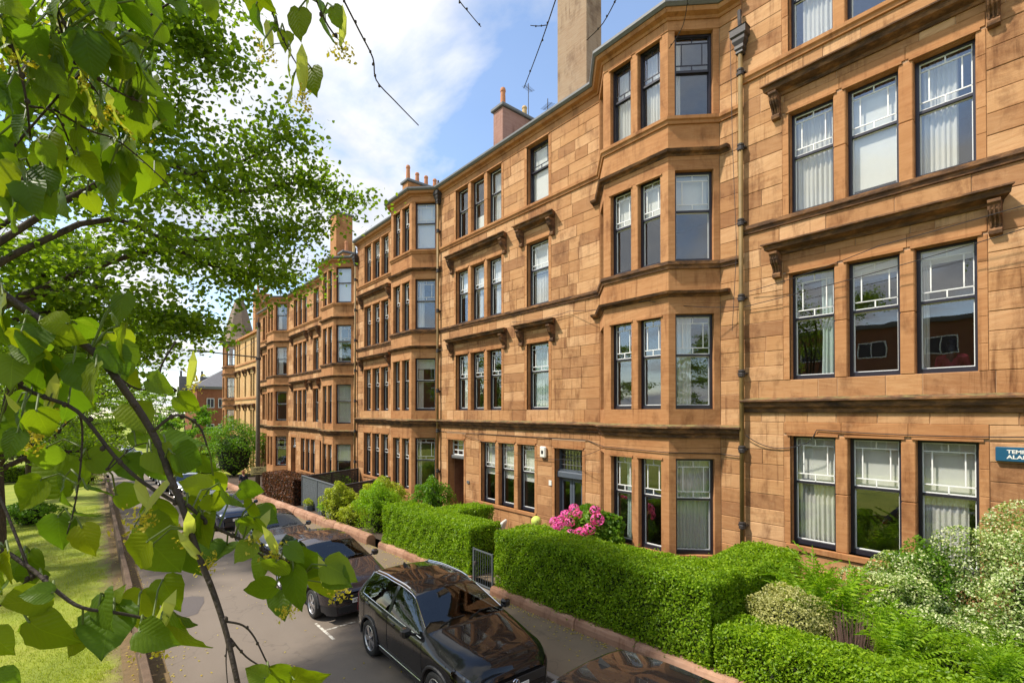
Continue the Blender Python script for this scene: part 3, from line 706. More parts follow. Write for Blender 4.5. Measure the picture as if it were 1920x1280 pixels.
def build_close(base, t0, t1, zb_, zt):
    d = MB(); x = .24
    d.bbox(x - .1, x + .12, t0, t1, zt - .86, zt - .70, .03)
    door = d.build('door', M['lead'], base)
    fb = MB(); z0, z1 = zt - .70, zt - .03
    fb.box(x, x + .06, t0, t0 + .05, z0, z1); fb.box(x, x + .06, t1 - .05, t1, z0, z1); fb.box(x, x + .06, t0, t1, z1 - .04, z1); fb.box(x, x + .06, t0, t1, z0, z0 + .04)
    for q in (1, 2):
        fb.box(x + .01, x + .05, t0 + q * (t1 - t0) / 3 - .02, t0 + q * (t1 - t0) / 3 + .02, z0, z1); fb.box(x + .012, x + .048, t0, t1, z0 + q * (z1 - z0) / 3 - .018, z0 + q * (z1 - z0) / 3 + .018)
    fb.build('fanlight_bars', M['whitebar'], door)
    link('pane', UNITPANE, door, loc=(x + .03, (t0 + t1) / 2, (z0 + z1) / 2), rot=(0, 0, R(-90)), scale=(t1 - t0, 1, z1 - z0))
    MB().box(1.1, 1.15, t0, t1, zb_, zt - .8).build('door_leaf', M['darkframe'], door)
    MB().box(-.2, 1.2, t0, t1, zb_ - .3, zb_).build('door_step', M['trim'], base)
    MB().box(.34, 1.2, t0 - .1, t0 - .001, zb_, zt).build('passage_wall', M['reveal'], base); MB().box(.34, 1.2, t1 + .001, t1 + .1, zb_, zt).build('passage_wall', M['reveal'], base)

CUA = {  # curtains and blinds seen in the middle building: (kind, x0, x1, z0, z1, material)
 (0, 'near bay', 'right'): [('c', 0, 1, 0, 1, 'curtain')], (0, 'near bay', 'front0'): [], (0, 'near bay', 'front1'): [('c', .45, 1, 0, 1, 'curtainblue')],
 (1, 'near bay', 'right'): [('c', 0, .5, 0, 1, 'curtain')], (2, 'near bay', 'right'): [('b', 0, 1, .56, 1, 'blind')], (2, 'near bay', 'front0'): [('b', 0, 1, .6, 1, 'blind')], (2, 'near bay', 'front1'): [('b', 0, 1, .6, 1, 'blind')],
 (3, 'near bay', 'right'): [('c', 0, .2, 0, 1, 'curtain')], (3, 'near bay', 'front0'): [('c', 0, .9, 0, 1, 'curtain')], (3, 'near bay', 'front1'): [('c', 0, 1, 0, 1, 'curtain')],
 (1, 'single', 0): [('c', 0, .85, 0, 1, 'curtainblue')], (2, 'single', 0): [('b', 0, 1, .52, 1, 'blind'), ('c', 0, .7, 0, .5, 'curtain')], (3, 'single', 0): [('b', 0, .9, 0, 1, 'blind')],
 (0, 'triple', 0): [('b', 0, 1, .42, 1, 'blind')], (0, 'triple', 1): [('b', 0, 1, .42, 1, 'blind')], (0, 'triple', 2): [('b', 0, 1, .45, 1, 'blind')],
 (1, 'triple', 2): [('c', .2, 1, 0, 1, 'curtain')], (1, 'triple', 1): [('c', .6, 1, 0, 1, 'curtain')],
 (2, 'triple', 0): [('b', 0, 1, .5, 1, 'blind'), ('c', 0, .5, 0, .5, 'curtain')], (2, 'triple', 1): [('b', 0, 1, .5, 1, 'blind'), ('c', 0, .45, 0, .5, 'curtain')], (2, 'triple', 2): [('b', 0, 1, .5, 1, 'blind')],
 (3, 'triple', 0): [('c', 0, .5, 0, 1, 'curtain')], (3, 'triple', 1): [('b', 0, 1, 0, .3, 'blind')],
 (3, 'far bay', 'right'): [('b', 0, 1, 0, 1, 'blind')], (2, 'far bay', 'right'): [('c', 0, .35, 0, 1, 'curtain')], (1, 'far bay', 'right'): [('c', 0, .32, 0, .8, 'curtain'), ('b', 0, 1, .82, 1, 'blind')], (0, 'far bay', 'right'): [('c', 0, .22, 0, 1, 'curtain')],
 (3, 'end triple', 0): [('b', 0, 1, .5, 1, 'blind')], (3, 'end triple', 1): [('b', 0, 1, .5, 1, 'blind')], (3, 'end triple', 2): [('b', 0, 1, .5, 1, 'blind')],
}
CUB = {
 (3, 'end triple', 2): [('c', .15, 1, 0, 1, 'curtain')], (3, 'end triple', 0): [('c', 0, .6, 0, 1, 'curtain')],
 (2, 'end triple', 2): [('c', 0, .95, 0, 1, 'curtain')], (2, 'end triple', 0): [('c', 0, .72, 0, 1, 'curtain')], (2, 'end triple', 1): [('b', 0, 1, .05, .95, 'blind')],
 (1, 'end triple', 2): [('c', .62, 1, 0, 1, 'curtainblue')], (1, 'end triple', 0): [('c', 0, .14, 0, 1, 'curtain'), ('b', 0, 1, .9, 1, 'blind')], (1, 'end triple', 1): [('b', 0, 1, .9, 1, 'blind')],
 (0, 'end triple', 2): [('b', 0, 1, .57, 1, 'blind'), ('c', 0, .96, 0, .56, 'curtain')], (0, 'end triple', 1): [('b', 0, 1, .57, 1, 'blind')], (0, 'end triple', 0): [('b', 0, 1, .57, 1, 'blind'), ('c', .0, .85, 0, .56, 'curtain')],
}
CUC = {
 (3, 'near bay', 'right'): [('b', 0, 1, 0, 1, 'blind')], (1, 'near bay', 'right'): [('c', 0, 1, 0, 1, 'curtain')], (0, 'near bay', 'right'): [('b', 0, 1, .55, 1, 'blind')], (2, 'near bay', 'right'): [('c', 0, .2, 0, 1, 'curtain')],
 (3, 'far bay', 'right'): [('c', 0, .4, 0, 1, 'curtain')], (2, 'far bay', 'right'): [('c', 0, .5, 0, 1, 'curtain')],
 (3, 'triple', 0): [('b', 0, 1, .4, 1, 'blind')], (2, 'triple', 0): [('b', 0, 1, .5, 1, 'blind')], (0, 'triple', 0): [('b', 0, 1, .5, 1, 'blind')], (0, 'triple', 1): [('b', 0, 1, .5, 1, 'blind')],
}
def styA(f, c):
    if f == 3 and c in ('near bay', 'single'): return 'darklead'
    if f == 3 and c == 'triple': return 'plain'
    if f == 1 and c == 'far bay': return 'plain'
    return 'lead'
WA = 'the tenement with the pink hydrangea'; WBb = 'the tenement with the blue alarm sign'; WC = 'the tenement behind the grey slatted enclosure'
ten_a = tenement('tenement', 'four-storey orange sandstone tenement with two canted bays and pink hydrangea at its door', 5.40, 4.65, 0, 23.2, lambda y, f: y < 22, styA, CUA, WA)
ten_b = tenement('tenement', 'sandstone tenement standing highest, with blue alarm sign beside its hooded triple windows', -17.8, 5.303, 12.0, 23.2, lambda y, f: y > 1, lambda f, c: 'lead', CUB, WBb)
ten_c = tenement('tenement', 'sandstone tenement behind copper beech hedge and grey slatted enclosure', 28.60, 3.87, 0, 23.2, lambda y, f: False, lambda f, c: 'plain' if (f == 1 or (f == 3 and c == 'near bay')) else 'lead', CUC, WC, stones_as_parts=False)

NUMW = {0: 'light nearest the drainpipe end', 1: 'middle light', 2: 'light farthest from it'}
used_labels = {}
for (o, org, loc, rz, w, h, (kind, fx0, fx1, fz0, fz1, mat), key, where) in CURT:
    f, col, sub = key
    Mx = Matrix.Translation(org) @ Matrix.Translation(loc) @ Matrix.Rotation(R(rz), 4, 'Z')
    iw, ih = w - .13, h - .17
    x0, x1 = -iw / 2 + fx0 * iw, -iw / 2 + fx1 * iw; z0, z1 = .11 + fz0 * ih, .11 + fz1 * ih
    wh = where.replace('the tenement', 'the sandstone tenement')
    pos_ = {'right': 'canted side of %s' % col, 'front0': 'first front window of %s' % col, 'front1': 'second front window of %s' % col}.get(sub) or \
           ('single window' if col == 'single' else '%s sash of %s' % (('nearest', 'middle', 'farthest')[sub], col))
    if kind == 'c':
        n = max(2, int((x1 - x0) / .085)); me = pleat(x1 - x0, z0, z1, x0, n, .028, mat, .12 if fx1 - fx0 < .6 else 0)
        ob = link('curtain', me, m=Mx @ Matrix.Translation((0, .19, 0)))
        what = {'curtain': 'white pleated curtain', 'curtainblue': 'pale green pleated curtain'}[mat]; cat = 'curtain'
    else:
        b = MB(); b.box(x0, x1, 0, .004, z0, z1); b.box(x0, x1, -.006, .01, z0 - .02, z0); ob = b.build('roller_blind', M[mat]); ob.matrix_local = Mx @ Matrix.Translation((0, .145, 0))
        what = 'white roller blind'; cat = 'blind'
    short = {WA: 'in hydrangea tenement', WBb: 'in alarm-sign tenement', WC: 'behind grey enclosure'}[where]
    tag(ob, '%s in %s %s, %s' % (what, FLN[f], pos_, short), cat, 'curtains and blinds in the tenement windows')
# ------------------------------------------------------------------ downpipes, chimneys, cables on the tenements
def downpipe(base, t, ztop_, zbot, first=.0):
    b = MB(); x = -.13
    b.tube([(x, t, zbot + .25), (x, t, ztop_)], .055, 10)
    b.tube([(x, t, zbot + .28), (x - .02, t, zbot + .1), (x - .12, t, zbot)], .06, 10)
    o = b.build('downpipe', M['pipe'], base, smooth=True)
    z = zbot + .35
    while z < ztop_ - .3:
        c = MB(); c.lathe([(.055, -.09), (.078, -.075), (.078, .0), (.066, .02), (.08, .04), (.08, .075), (.055, .09)], 12, (x, t, z)); c.box(x, -.005, t - .10, t + .10, z - .02, z + .02)
        c.build('pipe_collar', M['iron'], o); z += 1.83
    h = MB(); V = []
    for (s_, zz) in ((.06, 0), (.09, .02), (.075, .07), (.11, .12), (.10, .2), (.15, .3), (.15, .38), (.19, .42), (.19, .58), (.21, .6)):
        V += [(x - s_ * .8, t - s_, ztop_ + zz), (x + .1, t - s_, ztop_ + zz), (x + .1, t + s_, ztop_ + zz), (x - s_ * .8, t + s_, ztop_ + zz)]
    F = [(4 * i + k, 4 * i + (k + 1) % 4, 4 * i + 4 + (k + 1) % 4, 4 * i + 4 + k) for i in range(9) for k in range(4)]
    h.add(V, F + [(36, 37, 38, 39)]); h.build('hopper_head', M['iron'], o)
    for dz in (.0,): MB().tube([(x, t, ztop_ + .5), (x - .02, t, ztop_ + .8), (-.1, t + .03, ztop_ + 1.1)], .05, 8).build('pipe_offset', M['iron'], o)
downpipe(ten_a, -.02, BZ + 9.05, .15); downpipe(ten_a, 23.17, BZ + 9.2, -.1); downpipe(ten_c, 23.17, BZ + 9.2, -.1)
downpipe(ten_a, 13.80, BZ + 9.9, .2)
def pot(parent, x, y, z, h=.62, r=.125, m='clay'):
    MB().lathe([(r * 1.15, 0), (r * 1.1, .06), (r, .1), (r * .85, h * .8), (r * 1.0, h * .82), (r * 1.02, h * .9), (r * .8, h), (r * .6, h), (r * .6, h * .7)], 12, (x, y, z)).build('chimney_pot', M[m], parent, smooth=False)
def chimney(base, x0, x1, t0, t1, z0, z1, mat, pots, cope='lead'):
    b = MB(); b.bbox(x0, x1, t0, t1, z0, z1, .02); o = b.build('chimney_stack', M[mat], base)
    MB().bbox(x0 - .10, x1 + .10, t0 - .10, t1 + .10, z1, z1 + .16, .03).build('chimney_cope', M[cope], o)
    for (px_, py_, h, m) in pots: pot(o, px_, py_, z1 + .16, h, .13, m)
def zl(base, z): return z - base.location.z
a_ = ten_a
chimney(a_, 1.5, 2.35, 6.27, 7.76, zl(a_, 13), zl(a_, 21.6), 'render', [(1.9, 6.6, .7, 'clay'), (1.9, 7.3, .7, 'clay')])
chimney(a_, 2.0, 5.6, 11.7, 12.4, zl(a_, 14), zl(a_, 18.95), 'pinkrender', [(2.3, 12.05, .95, 'clay'), (3.6, 12.0, .6, 'claypale'), (4.6, 12.05, .45, 'claypale')])
chimney(a_, 2.0, 6.5, 20.6, 21.3, zl(a_, 14), zl(a_, 18.75), 'trim', [(2.2 + .62 * i, 20.95, .7 if i else .95, 'clay') for i in range(7)])
chimney(ten_c, 2.0, 3.3, 8.8, 10.1, zl(ten_c, 12), zl(ten_c, 20.4), 'trim', [])
chimney(ten_c, 2.0, 6.2, 7.4, 8.2, zl(ten_c, 12), zl(ten_c, 17.0), 'trim', [(2.4 + .6 * i, 7.8, .85, ('clay', 'claypale')[i == 1]) for i in range(5)])
chimney(ten_c, 2.0, 4.0, 19.5, 20.1, zl(ten_c, 12), zl(ten_c, 15.6), 'pinkrender', [(2.3, 19.8, .5, 'clay'), (3.0, 19.8, .5, 'clay')])
def aerial(base, x, t, z, h=1.4, tilt=0.2):
    b = MB(); b.tube([(x, t, z), (x, t, z + h)], .018, 5); d = Vector((math.cos(tilt), math.sin(tilt), .25)); n = Vector((-d.y, d.x, 0))
    c = Vector((x, t, z + h * .85)); b.tube([c - d * .45, c + d * .45], .012, 4)
    for q in range(-4, 5): b.tube([c + d * q * .1 - n * .16, c + d * q * .1 + n * .16], .007, 4)
    b.build('aerial', M['iron'], base)
aerial(a_, 3.9, 12.05, zl(a_, 19.3), 1.7, .4); aerial(a_, 2.6, 9.4, zl(a_, 16.2), 2.2, 1.2); aerial(a_, 2.2, 10.2, zl(a_, 16.2), 1.0, 2.2)
def cable(label, pts, r=.010, sag=.0, n=10):
    P_ = []
    for i in range(len(pts) - 1):
        a, b = Vector(pts[i]), Vector(pts[i + 1])
        for q in range(n): u = q / n; P_.append(a.lerp(b, u) - Vector((0, 0, sag * 4 * u * (1 - u))))
    P_.append(Vector(pts[-1]))
    return tag(MB().tube(P_, r, 5).build('cable', M['cable']), label, 'cable')
cable('thin dark cable running along the wall above the ground-floor doors', [(11.97, 24.0, 4.22), (11.97, 18.9, 4.14), (11.97, 10.3, 4.10), (11.95, 9.9, 4.0), (11.06, 8.95, 4.02), (11.06, 6.9, 3.98), (11.95, 5.98, 3.96), (11.96, 5.45, 3.92)], .011)
cable('dark cable clipped over the triple windows beside the alarm sign', [(11.9, 5.3, 4.45), (11.96, 4.7, 4.18), (11.96, 4.0, 4.32), (11.96, 3.8, 4.62), (11.96, .2, 4.60), (11.96, -3, 4.6)], .010, .05)
cable('pale wire slung across the doorway from the bay to the close', [(11.0, 9.0, 3.95), (11.93, 11.2, 3.45), (11.93, 13.0, 3.4), (11.94, 17.4, 4.1)], .007, .05)
cable('overhead wire crossing the first-floor hood beside the drainpipe', [(11.9, 5.2, 7.9), (11.62, 2.6, 8.25), (11.5, -2, 8.7)], .008, .05)
cable('overhead wire strung along the wall to the bay cornice', [(11.62, -1.0, 8.3), (11.9, 5.3, 7.55), (11.0, 7.5, 7.95), (11.9, 11.0, 8.35), (11.9, 14, 8.4)], .008, .08)
cable('wire hanging beside the drainpipe', [(11.86, 5.62, 14.2), (11.88, 5.58, 11.5), (11.9, 5.5, 9.0), (11.9, 5.62, 7.0)], .007, .0)

# ------------------------------------------------------------------ cream corner building with turret
D0 = empty('corner_building', (12.0, 51.85, -2.2), 0, 'cream sandstone corner block with round turret and slated bell roof', 'building')
dz = 2.45 + 2.2       # belt level above base
wins = []
for f in range(4):
    z0, z1 = LV[f]
    for (a, b) in ((2.0, 2.75), (3.0, 3.75), (5.6, 6.35), (8.5, 9.25), (9.5, 10.25)): wins.append((a, b, dz + z0, dz + z1))
wb = MB(); ts = sorted({0, 11.3} | {w[0] for w in wins} | {w[1] for w in wins}); zs = sorted({0, dz + 10.4} | {w[2] for w in wins} | {w[3] for w in wins})
for i in range(len(ts) - 1):
    for j in range(len(zs) - 1):
        tm, zm = (ts[i] + ts[i + 1]) / 2, (zs[j] + zs[j + 1]) / 2
        if any(w[0] < tm < w[1] and w[2] < zm < w[3] for w in wins): continue
        wb.box(0, .35, ts[i], ts[i + 1], zs[j], zs[j + 1], .5)
wb.box(.35, 9, 0, .3, 0, dz + 10.4); wb.box(2.5, 9, .3, 11.0, 0, dz + 10.3); wb.build('wall', M['paledressed'], D0)
for (a, b, z0, z1) in wins:
    fr, ba, pa, wh_ = win_mesh(b - a, z1 - z0, 'lead'); o = link('window', fr, D0, loc=(.16, (a + b) / 2, z0), rot=(0, 0, R(-90))); link('glazing_bars', ba, o)
    for (p, q, c, d, y_) in wh_: link('pane', UNITPANE, o, loc=((p + q) / 2, y_, (c + d) / 2), scale=(q - p, 1, d - c))
for f in (1, 2):
    for (a, b) in ((2.0, 3.75), (5.6, 6.35), (8.5, 10.25)):
        h = MB(); zt = dz + LV[f][1] + .6; h.bbox(-.26, .01, a - .35, b + .35, zt - .16, zt, .03); ho = h.build('window_hood', M['cornice'], D0)
        for yy in (a - .18, b + .18): link('console_bracket', CONSOLE, ho, loc=(.0, yy, zt - .14))
tc_ = (.75, 12.7); tr_ = 1.75; TP = [(tc_[0] + tr_ * math.cos(R(22.5 + 45 * i)), tc_[1] + tr_ * math.sin(R(22.5 + 45 * i))) for i in range(8)]
def ring8(sc, z0, z1, mat, nm):
    MB().prism([(tc_[0] + (x - tc_[0]) * sc, tc_[1] + (y - tc_[1]) * sc) for x, y in TP], z0, z1, .5).build(nm, M[mat], D0)
lastz = 0
for f in range(4):
    z0, z1 = dz + LV[f][0], dz + LV[f][1]; ring8(1.0, lastz, z0, 'trim', 'turret_drum'); lastz = z1
    for i in range(8):
        a, b = Vector(TP[i]), Vector(TP[(i + 1) % 8]); c = Vector(tc_)
        ang = math.atan2((a + b).y / 2 - tc_[1], (a + b).x / 2 - tc_[0])
        if math.cos(ang) > .5: continue
        ip = lambda v, s_: tuple(c + (v - c) * s_)
        MB().prism([tuple(a), tuple(a.lerp(b, .14)), ip(a.lerp(b, .14), .85), ip(a, .85)], z0, z1).build('turret_pier', M['trim'], D0)
        MB().prism([tuple(a.lerp(b, .86)), tuple(b), ip(b, .85), ip(a.lerp(b, .86), .85)], z0, z1).build('turret_pier', M['trim'], D0)
        w_ = (b - a).length * .72; m_ = (a + b) / 2; m_ = c + (m_ - c) * .93
        fr, ba, pa, wh_ = win_mesh(w_, z1 - z0, 'plain'); o = link('window', fr, D0, loc=(m_.x, m_.y, z0), rot=(0, 0, ang + math.pi / 2)); link('glazing_bars', ba, o)
        for (p, q, cc, d, y_) in wh_: link('pane', UNITPANE, o, loc=((p + q) / 2, y_, (cc + d) / 2), scale=(q - p, 1, d - cc))
ring8(1.0, lastz, dz + 10.4, 'trim', 'turret_drum'); ring8(1.12, dz + 10.4, dz + 10.62, 'lead', 'turret_cornice')
for zt in (0, 4.1, 7.8, 3.4, 7.0): ring8(1.07, dz + zt - .16, dz + zt, 'cornice', 'string_course')
for zt in (0, 4.1, 7.8): MB().box(-.09, .0, 0, 10.9, dz + zt - .18, dz + zt).build('string_course', M['trim'], D0)
MB().box(-.28, .2, 0, 11.0, dz + 10.4, dz + 10.62).build('eaves_cornice', M['trim'], D0)
rb = MB(); prof = [(2.25, 0), (2.0, .2), (1.75, .6), (1.55, 1.2), (1.3, 2.2), (1.0, 3.4), (.65, 4.6), (.42, 5.2), (.0, 5.5)]; rb.lathe(prof, 8, (tc_[0], tc_[1], dz + 10.62)); rf_ = rb.build('turret_roof', M['tileroof'], D0)
MB().tube([(tc_[0], tc_[1], dz + 16.0), (tc_[0], tc_[1], dz + 18.0)], .05, 6).build('finial', M['lead'], rf_)
MB().add([(-.1, 0, dz + 10.62), (-.1, 11, dz + 10.62), (5, 11, dz + 12.6), (5, 0, dz + 12.6), (9, 0, dz + 10.6), (9, 11, dz + 10.6)], [(0, 1, 2, 3), (3, 2, 5, 4)]).build('roof', M['slate'], D0)
chimney(D0, 1.2, 2.6, 7.2, 8.3, dz + 10, dz + 15.6, 'trim', [(1.6, 7.75, .9, 'clay'), (2.2, 7.75, .9, 'clay')], 'trim')

# ------------------------------------------------------------------ brown villa beyond the junction
E0 = empty('brown_villa', (12.8, 97, -3.6), 0, 'low brown stone villa with grey hipped roof beyond the junction', 'building')
eb = MB(); eb.box(0, 16, 0, 14, 0, 12.6); eb.build('wall', M['redbrick'], E0)
MB().box(-.3, 16.3, -.3, 14.3, 12.6, 13.0).build('eaves', M['lead'], E0)
MB().add([(-.4, -.4, 13), (16.4, -.4, 13), (16.4, 14.4, 13), (-.4, 14.4, 13), (6, 6, 17.2), (10, 6, 17.2)], [(0, 1, 5, 4), (1, 2, 5), (2, 3, 4, 5), (3, 0, 4)]).build('roof', M['slate'], E0)
for x_ in (2.0, 3.7, 5.4, 8.5):
    for z_ in (9.4, 5.0):
        wi = MB(); wi.box(x_ - .55, x_ + .55, -.08, .0, z_, z_ + 1.6); wo = wi.build('window', M['whitebar'], E0)
        for (p, q) in ((-.48, -.03), (.03, .48)): MB().box(x_ + p, x_ + q, -.1, -.082, z_ + .08, z_ + 1.52).build('pane', M['darkframe'], wo)
MB().box(.0, 1.2, -.12, 0, 4.5, 11.8).build('corner_pilaster', M['redbrick'], E0)
for (x_, y_, h) in ((1.2, 5, 2.6), (-1.5, 9, 3.2)):
    b = MB(); b.bbox(x_, x_ + 1.3, y_, y_ + .8, 12.6, 14.2 + h * .3, .03); co = b.build('chimney_stack', M['slate'], E0); pot(co, x_ + .3, y_ + .4, 14.2 + h * .3, 1.0, .2, 'slate')
# block of flats across the lawn: stands behind the viewer's left, seen mirrored in the window glass
G0 = empty('apartment_block', (-31, -30, .3), 0, 'brown brick apartment block across the lawn mirrored in the tenement windows', 'building')
MB().box(-9, 0, 0, 62, 0, 12.5).build('wall', M['redbrick'], G0); MB().box(-9.3, .3, -.3, 62.3, 12.5, 12.9).build('roof', M['slate'], G0)
fm = MB(); fm.box(0, .05, -1.1, 1.1, 0, 1.5); fm = fm.mesh('window', M['whitebar']); pm = MB(); pm.box(.05, .06, -1.0, -.05, .1, 1.4); pm = pm.mesh('pane', M['darkframe'])
for k_ in range(12):
    for f in range(4):
        o = link('window', fm, G0, loc=(0.002, 3 + k_ * 5, 1.1 + f * 2.9)); link('pane', pm, o); link('pane', pm, o, loc=(0, 1.05, 0))

# ------------------------------------------------------------------ small fixtures on the walls
b = MB(); b.bbox(-.11, 0, -.14, .14, -.2, .2, .035); ab = b.build('alarm_box', M['white']); ab.location = (11.985, 12.33, 3.61); tag(ab, 'white burglar alarm box on the wall between window and door', 'alarm box')
MB().bbox(-.118, -.108, -.05, .05, -.06, .06, .003).build('emblem', M['darkplastic'], ab)
b = MB(); b.bbox(-.02, 0, -.07, .07, -.09, .09, .006); o = b.build('number_plaque', M['white']); o.location = (11.985, 12.03, 2.56); tag(o, 'small white number plaque beside the blue-grey door', 'plaque')
b = MB(); b.bbox(-.02, 0, -.09, .09, -.06, .06, .006); o = b.build('number_plaque', M['lead']); o.location = (11.985, 16.95, 2.06); tag(o, 'small grey number plaque beside the open close entrance', 'plaque')
def text(name, s, size, mat, parent, m, extrude=.001, align='CENTER', width=1.0, bold=0.0):
    cu = bpy.data.curves.new(name, 'FONT'); cu.body = s; cu.size = size; cu.extrude = extrude; cu.align_x = align; cu.align_y = 'CENTER'; cu.offset = bold
    o = bpy.data.objects.new(name, cu); COL.objects.link(o)
    dg = bpy.context.evaluated_depsgraph_get(); me = bpy.data.meshes.new_from_object(o.evaluated_get(dg)); bpy.data.objects.remove(o)
    me.materials.clear(); me.materials.append(M[mat])
    return link(name, me, parent, m=m @ Matrix.Diagonal((width, 1, 1, 1)))
FACE_NX = Matrix(((0, 0, -1, 0), (-1, 0, 0, 0), (0, 1, 0, 0), (0, 0, 0, 1)))     # text read from the street, x' -> -Y
M['signblue'] = simple('sign_blue', (.012, .085, .16), .35, var=.08)
b = MB(); b.bbox(-.07, 0, -.36, .36, -.125, .125, .012); sg = b.build('alarm_sign', M['signblue']); sg.location = (11.985, .66, 4.28); tag(sg, 'blue security alarm sign with white lettering on the sandstone wall', 'sign')
text('lettering', 'TEMPEST', .085, 'white', sg, Matrix.Translation((-.0705, .03, .045)) @ FACE_NX, .001, 'CENTER', 1.12, .0025)
text('lettering', 'ALARMS', .085, 'white', sg, Matrix.Translation((-.0705, .03, -.045)) @ FACE_NX, .001, 'CENTER', 1.22, .0025)

# ------------------------------------------------------------------ garden walls, gate, enclosure, edging
def stone_wall(name, label, y0, y1, h, x0, x1, rnd_edge, step):
    w = empty(name, ((x0 + x1) / 2, y0, zr(y0) + .1), 0, label, 'wall', 'low pink garden walls along the pavement'); y = y0; hw = (x1 - x0) / 2
    while y < y1 - .05:
        ln = min(step * random.uniform(.8, 1.25), y1 - y)
        if y1 - y - ln < .3: ln = y1 - y
        b = MB(); j = random.uniform(-.012, .012); hh = h + random.uniform(-.012, .012); zb_ = zr(y + ln / 2) - zr(y0)
        L_ = ln - .012; prof = [(-hw, -.2), (hw, -.2), (hw, hh * .55), (hw - rnd_edge * .35, hh * .85), (hw - rnd_edge, hh), (-hw + rnd_edge, hh), (-hw + rnd_edge * .35, hh * .85), (-hw, hh * .55)]
        V = []; n = len(prof)
        for (yy, sc) in ((0, .93), (.035, 1), (L_ * .5, 1.0 + random.uniform(-.02, .03)), (L_ - .035, 1), (L_, .93)):
            for (p, q) in prof: V.append((p * sc + j, yy, q * (sc if q > 0 else 1)))
        F = [tuple(range(n))[::-1], tuple(4 * n + k for k in range(n))] + [(i * n + k, i * n + (k + 1) % n, (i + 1) * n + (k + 1) % n, (i + 1) * n + k) for i in range(4) for k in range(n)]
        s_ = (zr(y + ln) - zr(y)) / ln
        b.add([(x, yy, z) for x, yy, z in V], F, random.random()).build('stone', M['pinkstone'], w, loc=(0, y - y0, zb_ - 0), rot=(math.atan(s_), 0, 0)); y += ln
    return w
stone_wall('garden_wall', 'low worn pink stone kerb under the long privet hedge', -6, 9.62, .24, 7.44, 7.74, .07, 1.5)
stone_wall('garden_wall', 'short pink stone kerb under the privet hedge beyond the gate', 10.55, 15.95, .24, 7.44, 7.74, .07, 1.3)
stone_wall('garden_wall', 'rounded pink sandstone dwarf wall in front of the grey enclosure and pots', 16.72, 33.0, .36, 7.38, 7.74, .12, 1.0)
stone_wall('garden_wall', 'farther pink dwarf wall past the lamp pole', 34.2, 50.5, .38, 7.38, 7.74, .12, 1.2)
# gate
g = empty('garden_gate', (7.58, 9.66, zr(9.7) + .12), 0, 'small grey metal bar gate hung between the two privet hedges', 'gate')
fr = MB(); W_ = .80; H_ = .95
for yy in (0, W_): fr.box(-.02, .02, yy - .02, yy + .02, 0, H_)
for zz in (.06, H_ - .03): fr.box(-.016, .016, .02, W_ - .02, zz - .015, zz + .015)
fr.build('gate_frame', M['slatgrey'], g)
for q in range(1, 8): MB().tube([(0, q * W_ / 8, .07), (0, q * W_ / 8, H_ - .04)], .008, 6).build('gate_bar', M['slatgrey'], g)
MB().bbox(-.03, .03, W_ - .1, W_ - .02, .5, .6, .01).build('latch', M['iron'], g)
MB().bbox(-.14, .14, -.02, .9, -.12, .0, .01).build('threshold', M['kerb'], g)
strip('garden_path', 7.74, 11.2, 9.7, 10.5, M['pave'], .285, .4)
# grey slatted bin enclosure
en = empty('slatted_enclosure', (8.2, 21.95, zr(22) + .2), 0, 'grey painted slatted timber enclosure standing behind the dwarf wall', 'enclosure')
A0, A1 = (0, 0), (0, 4.55); B1 = (3.7, 1.5); C1_ = (3.7, 6.25)
def slats(p, q, z0, z1, n, mat, thick=.02):
    p, q = Vector(p), Vector(q); L_ = (q - p).length; ang = math.atan2(q.y - p.y, q.x - p.x); hs = (z1 - z0) / n
    me = MB().bbox(0, L_, -thick, thick, .006, hs - .006, .004).mesh('slat', M[mat])
    for k in range(n): link('slat', me, en, loc=(p.x, p.y, z0 + k * hs), rot=(0, 0, ang))
    MB().bbox(-.04, L_ + .04, -.055, .055, 0, .045, .008).build('cap_rail', M[mat], en, loc=(p.x, p.y, z1 + .004), rot=(0, 0, ang))
    for u in (0.0, .5, 1.0): MB().box(-.04, .04, -.045, .045, 0, z1 - z0 + .0).build('post', M[mat], en, loc=(p.x + (q.x - p.x) * u, p.y + (q.y - p.y) * u, z0 - .0), rot=(0, 0, ang))
slats(A0, A1, 0.0, 1.5, 16, 'slatgrey'); slats(A0, B1, .0, 1.45, 16, 'slatdark'); slats(A1, C1_, .1, 1.45, 15, 'slatdark')
# timber edging along the lawn
tf = empty('timber_edging', (.62, -6, 0), 0, 'low weathered timber edging board between lawn and road', 'fence'); y = -6.0
bm_ = MB().bbox(-.035, .035, .01, 2.38, -.15, .36, .01).mesh('board', M['wood']); cm_ = MB().bbox(-.06, .06, .0, 2.39, 0, .05, .012).mesh('cap_board', M['wood'])
while y < 60:
    s_ = math.atan((zr(y + 2.4) - zr(y)) / 2.4); ox = random.uniform(-.02, .02)
    link('board', bm_, tf, loc=(ox, y + 6, zr(y)), rot=(s_, 0, 0)); link('cap_board', cm_, tf, loc=(.03 + ox, y + 6, zr(y) + .362), rot=(s_, 0, random.uniform(-.01, .01))); y += 2.4
